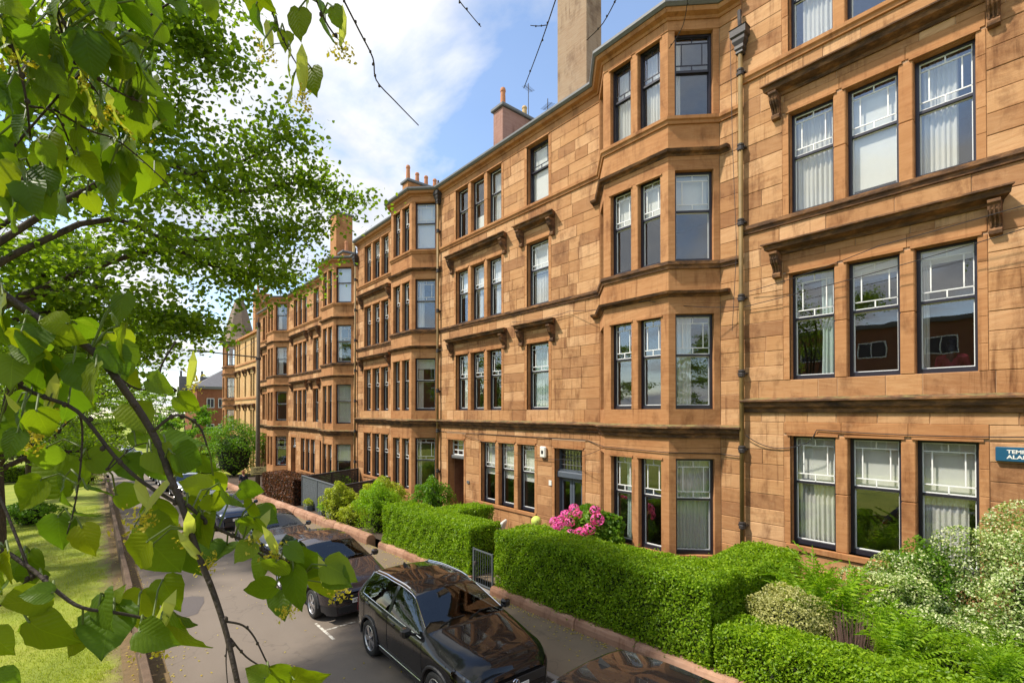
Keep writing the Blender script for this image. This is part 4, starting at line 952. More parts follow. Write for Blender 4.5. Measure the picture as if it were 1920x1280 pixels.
# ------------------------------------------------------------------ street lamp with bicycle sign
lp = empty('street_lamp', (7.72, 33.7, zr(33.7) + .1), 0, 'tall weathered lamp pole with a long arm over the road', 'street lamp')
z0 = lp.location.z
MB().tube([(0, 0, 0), (0, 0, 3), (0, 0, 10.3 - z0)], [.15, .13, .10], 10).build('pole', M['pole'], lp, smooth=True)
arm = MB().tube([(.15, 0, 8.45 - z0), (-1.5, 0, 8.52 - z0), (-3.0, 0, 8.6 - z0)], [.045, .04, .03], 8).build('arm', M['pole'], lp)
MB().bbox(-3.75, -2.75, -.13, .13, 8.54 - z0, 8.66 - z0, .04).build('lantern', M['lead'], arm)
MB().tube([(0, 0, 9.6 - z0), (-1.3, 0, 8.62 - z0)], .012, 5).build('stay', M['iron'], lp)
MB().box(-.13, .13, -.13, .13, 8.3 - z0, 8.42 - z0).build('bracket', M['iron'], lp)
M['signcream'] = simple('sign_cream', (.55, .50, .22), .5, var=.06)
sg = empty('cycle_sign', (7.72, 33.52, 1.36), R(0), 'cream sign with black bicycle symbol fixed to the lamp pole', 'sign')
MB().bbox(-.44, .44, -.012, .012, -.24, .24, .008).build('panel', M['signcream'], sg)
b = MB()
for cx in (-.16, .16): b.tube([(cx + .10 * math.cos(t), -.016, .05 + .10 * math.sin(t)) for t in np.linspace(0, 2 * math.pi, 17)], .011, 5, cap=False)
b.tube([(-.16, -.016, .05), (-.08, -.016, .15), (.09, -.016, .15), (.0, -.016, .05), (-.16, -.016, .05)], .010, 5); b.tube([(0, -.016, .05), (-.09, -.016, .18)], .01, 5); b.tube([(.16, -.016, .05), (.08, -.016, .19), (.12, -.016, .20)], .01, 5)
tag(b.build('bicycle_symbol', M['ink'], sg), kind=None)
MB().bbox(-.30, .30, -.018, -.012, -.17, -.12, .002).build('caption_bar', M['ink'], sg)
MB().box(-.05, .05, .012, .08, -.1, .1).build('clip', M['iron'], sg)
# ------------------------------------------------------------------ vegetation
SHAPES = {
 'rhomb': (np.array([(0, 0, 0), (.30, .45, .07), (0, 1, 0), (-.30, .45, .07)]), [(0, 1, 2), (0, 2, 3)]),
 'round': (np.array([(0, 0, 0), (.36, .12, .05), (.44, .5, .09), (0, 1.05, -.06), (-.44, .5, .09), (-.36, .12, .05), (0, .5, 0)]), [(0, 1, 6), (1, 2, 6), (2, 3, 6), (3, 4, 6), (4, 5, 6), (5, 0, 6)]),
 'blade': (np.array([(-.05, 0, 0), (.05, 0, 0), (0, 1, .12)]), [(0, 1, 2)]),
}
def nrmz(a): return a / np.maximum(np.linalg.norm(a, axis=-1, keepdims=True), 1e-9)
def cloud_mesh(name, C, size, mat, shape='rhomb', nbias=(0, 0, 1), nmix=.6, dbias=None, rnd=None, dmix=.5):
    """many separate leaf faces: C (N,3) centres, size (N,), facing near nbias (vector or per-leaf array)"""
    C = np.asarray(C, float); N = len(C); sv, sf = SHAPES[shape]
    n = nrmz(np.asarray(nbias, float) * nmix + rng.normal(size=(N, 3)) * (1 - nmix))
    d = rng.normal(size=(N, 3)) if dbias is None else np.asarray(dbias, float) * dmix + rng.normal(size=(N, 3)) * (1 - dmix)
    d = nrmz(d - n * (d * n).sum(1, keepdims=True)); s = np.cross(d, n)
    size = np.broadcast_to(np.asarray(size, float), (N,)) * rng.uniform(.7, 1.3, N)
    V = C[:, None, :] + size[:, None, None] * (sv[None, :, 0:1] * s[:, None, :] + (sv[None, :, 1:2] - .5) * d[:, None, :] + sv[None, :, 2:3] * n[:, None, :])
    m = len(sv); k = len(sf); F = (np.array(sf)[None] + (np.arange(N) * m)[:, None, None]).reshape(-1, 3)
    me = bpy.data.meshes.new(name); me.vertices.add(N * m); me.vertices.foreach_set('co', V.reshape(-1).astype(np.float32))
    me.loops.add(len(F) * 3); me.loops.foreach_set('vertex_index', F.reshape(-1).astype(np.int32))
    me.polygons.add(len(F)); me.polygons.foreach_set('loop_start', np.arange(0, len(F) * 3, 3, dtype=np.int32))
    try: me.polygons.foreach_set('loop_total', np.full(len(F), 3, np.int32))
    except Exception: pass
    r = rng.beta(2, 2, N) if rnd is None else rnd
    a = me.attributes.new('rnd', 'FLOAT', 'FACE'); a.data.foreach_set('value', np.repeat(r, k).astype(np.float32))
    me.materials.append(M[mat]); me.update(calc_edges=True); return me
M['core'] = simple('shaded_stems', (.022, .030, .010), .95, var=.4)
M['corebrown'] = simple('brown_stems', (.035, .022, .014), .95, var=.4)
def hedge(name, label, boxes, dens, size, mat, group=None, core='core', tipcol=None):
    """boxes: (x0,x1,y0,y1,h) clipped hedge runs following the slope"""
    x0, x1, y0, y1, h = boxes[0]
    o = empty(name, ((x0 + x1) / 2, (y0 + y1) / 2, zr((y0 + y1) / 2) + .28), 0, label, 'hedge', group)
    C = []; Nn = []; cb = MB()
    for (x0, x1, y0, y1, h) in boxes:
        n_ = max(1, int((y1 - y0) / 1.0))
        for q in range(n_):
            ya, yb = y0 + (y1 - y0) * q / n_, y0 + (y1 - y0) * (q + 1) / n_; zb_ = zr((ya + yb) / 2)
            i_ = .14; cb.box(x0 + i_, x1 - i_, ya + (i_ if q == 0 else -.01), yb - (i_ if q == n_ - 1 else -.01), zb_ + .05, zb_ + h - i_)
        faces = [((x0, y0), (0, y1 - y0), 'v', (-1, 0, .25), (y1 - y0) * h), ((x1, y0), (0, y1 - y0), 'v', (1, 0, .25), (y1 - y0) * h * .5), ((x0, y0), (x1 - x0, 0), 'v', (0, -1, .25), (x1 - x0) * h), ((x0, y1), (x1 - x0, 0), 'v', (0, 1, .25), (x1 - x0) * h * .6), (None, None, 't', (0, 0, 1), (x1 - x0) * (y1 - y0) * 1.25)]
        for (p, e, k, nv, area) in faces:
            n_ = int(area * dens); u = rng.random(n_); v = rng.random(n_)
            if k == 'v':
                X = p[0] + e[0] * u; Y = p[1] + e[1] * u; Zr = np.interp(Y, [a for a, b in RP], [b for a, b in RP]); Zz = Zr + .22 + (h - .24) * v
            else:
                X = x0 + (x1 - x0) * u; Y = y0 + (y1 - y0) * v; Zr = np.interp(Y, [a for a, b in RP], [b for a, b in RP]); Zz = Zr + h + 0 * u
            und = .022 * np.sin(X * 3.1 + Y * 1.3) + .018 * np.sin(Y * 4.7 + Zz * 5.1 + 1.3 * np.sin(Y * 2.1)) + .015 * np.sin(Y * 13 + X * 9 + Zz * 11) + .02 * np.sin(Y * 7.3 - Zz * 9)
            dep = und - np.abs(rng.normal(0, .075, n_)) + (rng.random(n_) < .03) * rng.uniform(0, .09, n_)
            # round the long edges
            edge = np.zeros(n_)
            if k == 'v': edge = np.maximum(0, (Zz - Zr) - (h - .18)) ** 2 * 3
            else: edge = np.maximum(0, .18 - np.minimum(X - x0, x1 - X)) ** 2 * 3 + np.maximum(0, .18 - np.minimum(Y - y0, y1 - Y)) ** 2 * 3
            nv = np.array(nv, float); nu = nv / np.linalg.norm(nv)
            P3 = np.stack([X, Y, Zz], 1) + (dep - edge)[:, None] * np.array([nu[0], nu[1], nu[2] if k == 't' else 0])
            C.append(P3); Nn.append(np.tile(nu, (n_, 1)))
    C = np.concatenate(C); Nn = np.concatenate(Nn); org = np.array(o.location)
    me = cloud_mesh('foliage', C - org, size, mat, 'rhomb', Nn + np.array([0, 0, .45]), .42)
    tag(link('foliage', me, o), kind='stuff')
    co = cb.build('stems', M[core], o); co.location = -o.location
    return o
hedge('privet_hedge', 'long bright green clipped privet hedge between the gate and the olive shrub', [(7.52, 8.75, 3.95, 9.55, 1.72), (8.7, 11.3, 3.9, 5.05, 1.60)], 2700, .05, 'hedge', 'clipped privet hedges')
hedge('privet_hedge', 'clipped privet hedge beyond the gate with a wing towards the close', [(7.52, 8.65, 10.6, 15.75, 1.62), (8.6, 10.2, 12.9, 14.0, 1.62)], 2300, .055, 'hedge', 'clipped privet hedges')
hedge('privet_hedge', 'low clipped privet hedge in front of the ferns and olive shrub', [(7.55, 8.45, -2.0, 3.9, 1.08)], 2600, .052, 'hedge', 'clipped privet hedges')
hedge('box_hedge', 'soft bright green low hedge between the ferns and the variegated bush', [(9.0, 10.0, -2.2, 2.0, 1.12)], 2300, .045, 'hedge')
hedge('copper_beech_hedge', 'dark copper beech hedge with reddish tips behind the dwarf wall', [(7.85, 9.3, 27.0, 33.3, 1.75)], 900, .085, 'copper', None, 'corebrown')
hedge('clipped_hedge', 'pale green clipped hedge block near the junction', [(7.5, 9.2, 57.5, 62, 2.3)], 350, .11, 'hedge')
def blob_points(n, c, r, lump=.25, shell=.35):
    d = nrmz(rng.normal(size=(n, 3))); d[:, 2] = np.abs(d[:, 2]) * np.where(rng.random(n) < .8, 1, -1)
    k = 1 + lump * (np.sin(d[:, 0] * 5 + c[0] * 7) * np.sin(d[:, 1] * 6 + c[1] * 5) + .5 * np.sin(d[:, 2] * 9 + d[:, 0] * 7))
    rad = k * (1 - shell * rng.random(n) ** 2)
    return np.array(c) + d * rad[:, None] * np.array(r), d
def shrub(name, label, loc, r, n, size, mat, cat='shrub', group=None, lump=.25, shape='rhomb', stems=6, core=.55, flecked=False):
    o = empty(name, loc, 0, label, cat, group)
    P_, d = blob_points(n, (0, 0, r[2] * .9), r, lump); ok = P_[:, 2] > .02; P_, d = P_[ok], d[ok]
    tag(link('foliage', cloud_mesh('foliage', P_, size, mat, shape, d + np.array([0, 0, .4]), .5, None, (np.where(rng.random(len(P_)) < .55, rng.beta(1.2, 4, len(P_)), rng.beta(5, 1.2, len(P_))) if flecked else None)), o), kind='stuff')
    b = MB()
    for q in range(stems):
        a = q * 6.28 / stems + random.random(); e = (r[0] * .6 * math.cos(a), r[1] * .6 * math.sin(a), r[2] * random.uniform(.9, 1.5)); b.tube([(.04 * math.cos(a), .04 * math.sin(a), 0), (e[0] * .4, e[1] * .4, e[2] * .5), e], [.02, .014, .006], 5)
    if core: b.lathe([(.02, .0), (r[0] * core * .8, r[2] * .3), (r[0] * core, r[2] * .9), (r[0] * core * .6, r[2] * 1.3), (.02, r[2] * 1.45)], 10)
    b.build('stems', M['core'], o); return o
def gz(y): return zr(y) + .28
shrub('olive_shrub', 'rounded pale olive-cream shrub between the two hedge heights', (8.85, 3.25, gz(3.3)), (.62, .62, .66), 7000, .045, 'olive', lump=.12)
for (x, y, rx, ry, rz_, n, lab) in ((10.9, .35, .8, 1.1, 1.35, 14000, 'tall variegated cream and green bush under the alarm sign'), (10.5, 2.0, .75, .75, .85, 7500, 'lower variegated bush climbing towards the middle ground-floor sash'), (10.2, -1.2, .9, 1.0, 1.3, 8000, 'variegated cream bush continuing along the wall past the sign'), (10.15, .75, .6, .8, .6, 6000, 'low variegated clump spilling over the soft green hedge')):
    shrub('variegated_bush', lab, (x, y, gz(y)), (rx, ry, rz_), int(n * 2.6), .044, 'varieg', group='variegated bushes against the wall', lump=.3, flecked=True)
shrub('green_shrub', 'dark green leafy shrub growing through the variegated bush', (10.75, 1.75, gz(1.7) + .5), (.5, .5, .75), 4500, .055, 'shrub')
shrub('rounded_shrub', 'glossy green rounded shrub beside the open close entrance', (10.5, 17.35, gz(17)), (.75, .75, .95), 5000, .085, 'shrub')
shrub('golden_shrub', 'yellow-green leafy shrub at the corner of the grey enclosure', (8.0, 20.9, gz(21)), (.65, .65, .85), 4200, .09, 'golden', group='golden shrubs in the far garden')
shrub('golden_shrub', 'low yellow shrub behind the dwarf wall', (8.0, 19.5, gz(19.5)), (.55, .6, .45), 3000, .07, 'golden', group='golden shrubs in the far garden')
shrub('leafy_shrub', 'large fresh green feathery shrub at the end of the dwarf wall', (8.3, 17.7, gz(17.7)), (.75, .85, .95), 9000, .065, 'fern')
shrub('golden_shrub', 'tall yellow-green shrub between the enclosure and the feathery shrub', (9.3, 19.4, gz(19.4)), (.85, .95, .95), 7000, .085, 'golden', group='golden shrubs in the far garden')
shrub('silver_shrub', 'small silvery variegated shrub in front of the enclosure', (8.8, 20.6, gz(20.6)), (.5, .5, .5), 2500, .06, 'varieg')
shrub('street_tree_shrub', 'big rounded light green bush before the cream corner block', (9.6, 50.5, gz(50)), (2.6, 2.6, 2.6), 9000, .16, 'shrub', cat='bush')
shrub('hedge_plant', 'mixed flowering plants spilling above the enclosure', (10.6, 28.5, gz(28)), (.9, 1.2, .75), 3000, .08, 'shrub')
def wisps(name, label, loc, n, h, r, mat):
    b = MB()
    for q in range(n):
        a = random.random() * 6.28; k = random.random() ** .6 * r; x, y = k * math.cos(a), k * math.sin(a); hh = h * random.uniform(.55, 1)
        b.tube([(x * .5, y * .5, 0), (x * .8, y * .8, hh * .5), (x * 1.1 + random.uniform(-.04, .04), y * 1.1, hh)], [.008, .006, .002], 4)
    o = empty(name, loc, 0, label, 'plant'); b.build('stems', M[mat], o); return o
wisps('heather', 'dry brown twiggy heather between the ferns', (8.85, 2.35, gz(2.3)), 170, 1.1, .28, 'heather')
# ferns: each frond a part
def frond_mesh(L, arch, n=22):
    V = []; F = []
    for i in range(n):
        u = i / n; y = L * u; z = arch * math.sin(min(u * 1.9, 2.6)) - .25 * L * u * u; w = .17 * L * math.sin(math.pi * min(1, (u + .10))) ** .8 * (1.05 - u * .55)
        dy = L / n * .9
        for s in (-1, 1):
            k = len(V); V += [(0, y, z), (s * w * .5, y + dy * .25, z - .004), (s * w, y + dy * 1.1, z - .035), (s * w * .5, y + dy * .95, z - .004)]
            F.append((k, k + 1, k + 2, k + 3) if s > 0 else (k + 3, k + 2, k + 1, k))
    b = MB(); b.add(V, F, .5); b.r = [random.random() for _ in F]
    b.tube([(0, L * u, arch * math.sin(min(u * 1.9, 2.6)) - .25 * L * u * u - .003) for u in np.linspace(0, .97, 8)], .004, 4); return b.mesh('frond', M['fern'])
FR = [frond_mesh(random.uniform(.75, 1.0), random.uniform(.35, .6)) for _ in range(4)]
FERN_SPOTS = [(9.25, 2.95, 1.25, 'fern with arching fronds beside the olive shrub, against the hedge'), (9.6, 2.5, 1.2, 'tall fern standing between the heather and the wall'), (8.9, 1.75, 1.0, 'fern arching behind the low privet hedge'), (8.75, .75, 1.05, 'bright fern at the edge of the soft green hedge'), (8.6, -.25, 1.1, 'large bright fern beside the low privet hedge end'), (9.9, 3.2, 1.25, 'fern under the first ground-floor sash beside the drainpipe'), (9.2, 2.0, .95, 'small fern next to the dry heather'), (8.9, .15, .9, 'young fern among pink flowers'), (10.0, 3.7, 1.1, 'fern at the foot of the drainpipe wall')]
for (x, y, sc, lab) in FERN_SPOTS:
    o = empty('fern', (x, y, gz(y) + .05), 0, lab, 'fern', 'ferns in the garden bed')
    nf = 26
    for q in range(nf):
        link('frond', FR[q % 4], o, rot=(random.uniform(.55, 1.15), 0, q * 2 * math.pi / nf + random.uniform(-.2, .2)), scale=(sc * random.uniform(1.15, 1.5),) * 3)
# hydrangea
hy = empty('hydrangea', (10.55, 8.98, gz(9.0)), 0, 'hydrangea bush with bright pink flower heads beside the blue-grey door', 'hydrangea')
P_, d = blob_points(3800, (0, 0, .80), (.80, .88, .86), .15, .3); P_ = P_[P_[:, 2] > .02]
tag(link('foliage', cloud_mesh('foliage', P_, .11, 'shrub', 'round', (-.4, -.3, .8), .5), hy), kind='stuff')
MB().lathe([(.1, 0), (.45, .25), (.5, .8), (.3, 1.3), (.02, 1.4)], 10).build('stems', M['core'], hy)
for k_, (x, y, z) in enumerate([(-.55, .35, 1.15), (-.62, .15, 1.02), (-.5, .55, 1.0), (-.7, .4, .9), (-.68, .62, .82), (-.45, .05, 1.2), (-.72, .0, .78), (-.66, -.25, .85), (-.55, -.42, .95), (-.75, .25, .62), (-.5, .75, .7), (-.62, .8, .42), (-.55, .9, .3), (-.35, -.5, 1.15), (-.2, -.3, 1.3), (-.3, .3, 1.28), (-.72, -.12, .6), (-.45, .85, .9)]):
    c = np.array([0, 0, 0.]); q = nrmz(rng.normal(size=(130, 3))); pp = q * .125 * np.array([1, 1, .85])
    link('flower_head', cloud_mesh('flower_head', pp, .055, 'pink', 'rhomb', q, .8), hy, loc=(x * 1.12, y * 1.1, z * 1.18 + .12), scale=(random.uniform(1.0, 1.45),) * 3)
# planters
for (x, y, m_, lab) in ((7.98, 22.9, 'fern', 'small dark planter with grassy green plant on the dwarf wall bed'), (7.95, 21.7, 'shrub', 'blue-grey trough planter with low green plant by the enclosure'), (7.98, 24.9, 'golden', 'pale pot of yellow and white flowers beside the enclosure')):
    o = empty('planter', (x, y, gz(y)), 0, lab, 'planter'); b = MB(); b.bbox(-.14, .14, -.24, .24, 0, .28, .02); b.build('pot', M['slatgrey'], o)
    P_, d = blob_points(700, (0, 0, .38), (.2, .3, .22), .2); tag(link('foliage', cloud_mesh('foliage', P_, .06, m_, 'rhomb', d, .5), o), kind='stuff')
# lawn grass and fallen bracts
n = 90000; X = .40 - 6.5 * rng.random(n) ** 1.5; Y = 9 + 30 * rng.random(n) ** 1.9; ok = (rng.random(n) < np.clip((.15 + .18 * np.sin(Y * 1.7) + .1 * np.sin(Y * 5.1) - X) * 5, .06, 1)); X, Y = X[ok], Y[ok]
Zg = np.interp(Y, [a for a, b in RP], [b for a, b in RP]) + .05 * np.sin(X * .7) * np.sin(Y * .4) - .012 * np.maximum(0, -X) + .02
tag(link('grass', cloud_mesh('grass', np.stack([X, Y, Zg], 1), .085, 'grass', 'blade', (.3, -1, .3), .4, (0, 0, 1), None, .75)), 'short yellow-green mown grass beside the timber edging', 'grass', kind='stuff')
pts = []
for _ in range(2600):
    y = random.uniform(2, 34)
    x = random.choice((7.44 - abs(random.gauss(0, .10)), 7.44 - abs(random.gauss(0, .10)), 7.44 - abs(random.gauss(0, .45)), .95 + abs(random.gauss(0, .25)), random.uniform(.45, .95), random.uniform(1.2, 7.3)))
    if x > 7.44: continue
    pts.append((x, y, zr(y) + (.108 if x > 5.95 else .012 if x > 1 else .03)))
tag(link('fallen_bracts', cloud_mesh('fallen_bracts', np.array(pts), .045, 'yellowflower', 'rhomb', (0, 0, 1), .9)), 'scattered fallen yellow blossom bracts on pavement and kerb edge', 'litter', kind='stuff')

# ------------------------------------------------------------------ trees
def limb(b, pts, r0, r1, n=7):
    pts = [Vector(p) for p in pts]; out_ = []
    for i in range(len(pts) - 1):
        p0 = pts[max(i - 1, 0)]; p1 = pts[i]; p2 = pts[i + 1]; p3 = pts[min(i + 2, len(pts) - 1)]
        for q in range(4):
            u = q / 4; out_.append(.5 * ((2 * p1) + (p2 - p0) * u + (2 * p0 - 5 * p1 + 4 * p2 - p3) * u * u + (3 * p1 - p0 - 3 * p2 + p3) * u ** 3))
    out_.append(pts[-1]); k = len(out_)
    b.tube(out_, [r0 + (r1 - r0) * (i / (k - 1)) ** .8 for i in range(k)], n); return out_
def sprays(path, n, spread, drop, leaves, start=.25, flat=.35):
    """leaf sprays around a limb: flat layered sheets of leaves hanging on side twigs"""
    C = []; tw = []
    k = len(path)
    for _ in range(n):
        u = start + (1 - start) * random.random(); f = u * (k - 1); i = int(f); p = path[i].lerp(path[min(i + 1, k - 1)], f - i)
        off = Vector((random.gauss(0, 1), random.gauss(0, 1), random.gauss(0, .55))) * spread * (.5 + .6 * (1 - u)); q = p + off + Vector((0, 0, -drop * off.length))
        tw.append((p, p.lerp(q, .55) + Vector((0, 0, .08)), q)); ax = (q - p).normalized() if (q - p).length > .01 else Vector((1, 0, 0))
        m = int(leaves * random.uniform(.6, 1.4)); s = .42
        t = rng.normal(0, 1, (m, 3)) * np.array([s, s, s * flat]) * .6 + np.array(ax)[None] * rng.uniform(-.5, .35, (m, 1))
        C.append(np.array(q)[None] + t)
    return np.concatenate(C), tw
def tree(name, label, loc, trunk_h, r0, limbs, spray, size, mat='linden', group='lime trees along the lawn', shape='rhomb', twig_r=.012, nb=(-.2, .1, 1), limb_k=.30):
    o = empty(name, loc, 0, label, 'tree', group); b = MB()
    tp = limb(b, [(0, 0, -.15), (.04, .03, trunk_h * .4), (0, .05, trunk_h)], r0, r0 * .62, 12)
    C = []; tws = []
    for pts in limbs:
        loc_pts = [(0, .04, trunk_h * .9)] + [tuple(Vector(p) - Vector(loc)) for p in pts]
        path = limb(b, loc_pts, r0 * limb_k, .012, 7); c, tw = sprays(path, *spray); C.append(c); tws += tw
    b.build('trunk', M['bark'], o, smooth=True)
    tb = MB()
    for t in tws: tb.tube(t, [twig_r, twig_r * .7, twig_r * .3], 4, cap=False)
    tag(tb.build('twigs', M['twig'], o), kind='stuff')
    C = np.concatenate(C)
    tag(link('crown', cloud_mesh('crown', C, size, mat, shape, nb, .5, (0, 0, -1), None, .35), o), kind='stuff')
    return o
LIMBS1 = [[(-.61, 7.99, 9.09), (.19, 9.07, 10.29), (.91, 9.2, 10.96), (1.40, 9.66, 11.0)], [(-.22, 9.32, 10.84), (.74, 9.69, 12.04), (1.35, 9.76, 11.8)],
 [(-.44, 8.41, 8.18), (.72, 9.28, 8.66), (1.77, 9.88, 9.4), (2.45, 9.92, 10.0), (2.75, 9.69, 10.3)], [(.3, 9.2, 8.6), (1.81, 10.05, 9.0), (2.84, 10.13, 9.5), (3.5, 10.35, 9.7), (3.95, 10.29, 9.5)],
 [(-.2, 9.12, 7.64), (.94, 10.04, 7.92), (2.2, 10.24, 8.37), (3.0, 10.41, 8.7), (3.4, 10.21, 8.9)], [(.5, 10.0, 7.6), (1.64, 10.53, 7.72), (2.5, 10.85, 7.76), (3.1, 11.18, 7.84)],
 [(-.38, 9.82, 6.84), (.55, 10.83, 6.82), (1.32, 11.28, 6.79), (1.55, 11.6, 6.6)], [(-.5, 10.5, 6.6), (.13, 11.92, 6.33), (.8, 12.39, 6.35)],
 [(-.8, 8.27, 8.45), (-.21, 9.1, 9.13), (.6, 9.45, 9.53), (1.0, 9.65, 10.1)], [(-.93, 9.71, 7.18), (-.42, 10.91, 6.34), (-.8, 10.94, 5.79)],
 [(-3.5, 8.2, 9), (-5, 7.5, 10.5), (-6, 7, 11)], [(-3, 11, 9), (-3.5, 13, 10.5)], [(-.9, 10.4, 8), (.2, 11.8, 9.2), (1.2, 12.4, 9.6)]]
tree('lime_tree', 'large lime tree with leafy boughs reaching high over the road', (-2.7, 9.0, zr(9)), 5.2, .30, LIMBS1, (40, .52, .10, 74, .22), .080, shape='round', limb_k=.17, twig_r=.008)
def auto_limbs(loc, h, spread, n, rs):
    rr = random.Random(rs); L_ = []
    for q in range(n):
        a = q * 2.399 + rr.random() * .5; e = rr.uniform(.05, 1.0); rad = spread * math.sin(min(1.0, .25 + e * .9) * math.pi * .78) * rr.uniform(.75, 1.1); z = loc[2] + h * (.28 + .68 * e)
        L_.append([(loc[0] + rad * .35 * math.cos(a), loc[1] + rad * .35 * math.sin(a), loc[2] + h * .30 + (z - loc[2] - h * .3) * .5), (loc[0] + rad * .75 * math.cos(a), loc[1] + rad * .75 * math.sin(a), z - .2), (loc[0] + rad * math.cos(a), loc[1] + rad * math.sin(a), z)])
    return L_
for i_, (x, y, h, s, r0, nsp, lv, sz, lab) in enumerate([(-2.5, 22.4, 11.5, 4.4, .36, 30, 50, .13, 'lime tree with dark leaning trunk at the lawn edge, second along the road'),
        (-2.5, 34.0, 11.0, 5.0, .30, 30, 50, .15, 'lime tree with a leafy skirt at its trunk, farther down the lawn'), (-2.6, 46.0, 11.5, 5.6, .28, 28, 46, .18, 'lime tree on the lawn near the side street'), (-3.0, 57.5, 11, 5.6, .28, 24, 46, .21, 'last lime tree on the lawn before the junction'),
        (-2.6, -12, 12, 4.6, .3, 18, 44, .16, 'lime tree on the lawn behind the viewer, mirrored in the bay glass'), (-2.6, -24, 12, 4.8, .3, 16, 44, .17, 'farther lime tree behind the viewer, mirrored in the bay glass'), (-9, -15, 13, 5, .3, 16, 44, .18, 'lime tree set back on the lawn behind the viewer'), (-7.5, 28, 12, 4.5, .3, 12, 40, .18, 'lime tree set back on the lawn behind the row'), (-9, 42, 12, 4.5, .3, 10, 40, .22, 'second lime tree set back on the lawn')]):
    lc = (x, y, zr(y)); tree('lime_tree', lab, lc, h * .30, r0, auto_limbs(lc, h, s, 15, i_ + 3), (nsp, .75, .12, lv, .3), sz, twig_r=.015)
for i_, (x, y, h, s, lab, mt) in enumerate([(11.5, 150, 15, 8, 'dark tree behind the villa at the right verge', 'linden'), (-11, 118, 17, 9, 'spreading tree on the left beyond the junction hedge', 'linden'), (-20, 95, 16, 9, 'wide tree at the far end of the side street', 'linden'), (-5.0, 84, 15, 6.5, 'broad tree beyond the junction at the road side', 'linden'), (-4.0, 104, 16, 7, 'tall tree farther down the road', 'linden'), (-2.5, 128, 16, 6.5, 'distant tree closing the view down the road', 'linden'), (9.8, 84, 8.2, 3.4, 'light green tree in front of the brown villa', 'shrub'), (9.4, 128, 14, 6, 'distant tree behind the brown villa', 'linden'), (2.5, 175, 16, 11, 'far dark tree at the bend of the road', 'linden'), (-14, 150, 20, 11, 'far spreading tree left of the bend', 'linden'), (16, 175, 18, 11, 'far tree behind the villa chimneys', 'linden')]):
    lc = (x, y, zr(y)); tree('broadleaf_tree', lab, lc, h * .25, .35, auto_limbs(lc, h, s, 14, i_ + 33), (13, 1.3 * s / 6, .12, 34, .5), .30 * max(1, y / 110), mt, 'trees beyond the junction', twig_r=.02)
shrub('trunk_skirt', 'leafy basal shoots round the trunk of the third lime tree', (-2.5, 33.6, zr(33.6)), (1.1, 1.1, .55), 2600, .12, 'shrub', cat='shrub')
shrub('lawn_shrub', 'small shrub on the far lawn by the road', (-.6, 56, zr(56)), (1.0, 1.4, .8), 1800, .14, 'olive')

hedge('far_hedge', 'dark hedge along the left verge beyond the junction', [(-2.6, -.6, 76, 118, 1.9)], 110, .2, 'linden')
hedge('far_hedge', 'hedge along the right verge in front of the brown villa', [(7.2, 8.6, 76, 96, 1.8)], 110, .2, 'shrub')
hedge('lawn_end_hedge', 'dark green hedge closing the lawn at the side street', [(-16, -2.0, 63.2, 64.6, 1.5)], 130, .18, 'linden')
# ------------------------------------------------------------------ parked cars (local x = nose to tail, z up)
def curve(ctrl, xs, sm=.07):
    c = np.array(ctrl, float); fx = np.linspace(c[0, 0], c[-1, 0], 600); fz = np.interp(fx, c[:, 0], c[:, 1])
    k = max(1, int(sm / (fx[1] - fx[0]))); ker = np.hanning(2 * k + 3)[1:-1]; ker /= ker.sum()
    pad = np.concatenate([2 * fz[0] - fz[len(ker) // 2:0:-1], fz, 2 * fz[-1] - fz[-2:-len(ker) // 2 - 2:-1]])
    return np.interp(xs, fx, np.convolve(pad, ker, 'valid')[:len(fx)])
CAR_TYPES = {
 'suv': dict(L=4.49, hub=(.86, 3.52), R=.355, cowl=1.30, wst=2.06, rr=4.02, rwb=4.30, sg1=3.98, bp=(2.62, 2.72),
   top=[(0, .72), (.05, .90), (.2, 1.0), (.6, 1.075), (1.30, 1.16), (2.06, 1.575), (2.5, 1.635), (3.3, 1.63), (4.02, 1.555), (4.30, 1.2), (4.42, .98), (4.49, .74)],
   belt=[(0, .68), (.08, .80), (.35, .90), (1.3, 1.05), (2.5, 1.09), (3.7, 1.14), (4.3, 1.15), (4.49, .72)],
   w=[(0, .64), (.10, .78), (.35, .87), (.9, .92), (3.6, .92), (4.1, .90), (4.38, .83), (4.49, .74)], rail=[(0, .5), (1.3, .80), (2.06, .63), (3.0, .645), (4.02, .60), (4.3, .70), (4.49, .6)]),
 'hatch': dict(L=4.40, hub=(.88, 3.52), R=.335, cowl=1.32, wst=2.12, rr=3.75, rwb=4.20, sg1=3.72, bp=(2.60, 2.69),
   top=[(0, .66), (.05, .80), (.2, .88), (.6, .96), (1.32, 1.05), (2.12, 1.44), (2.6, 1.50), (3.2, 1.48), (3.75, 1.40), (4.2, 1.07), (4.33, .92), (4.40, .70)],
   belt=[(0, .62), (.08, .72), (.35, .80), (1.32, .95), (2.5, .99), (3.6, 1.05), (4.2, 1.03), (4.40, .68)],
   w=[(0, .62), (.10, .76), (.35, .85), (.9, .90), (3.6, .90), (4.05, .88), (4.3, .80), (4.40, .70)], rail=[(0, .5), (1.32, .78), (2.12, .60), (3.0, .61), (3.75, .56), (4.2, .66), (4.4, .55)]),
}
WHEEL = {}
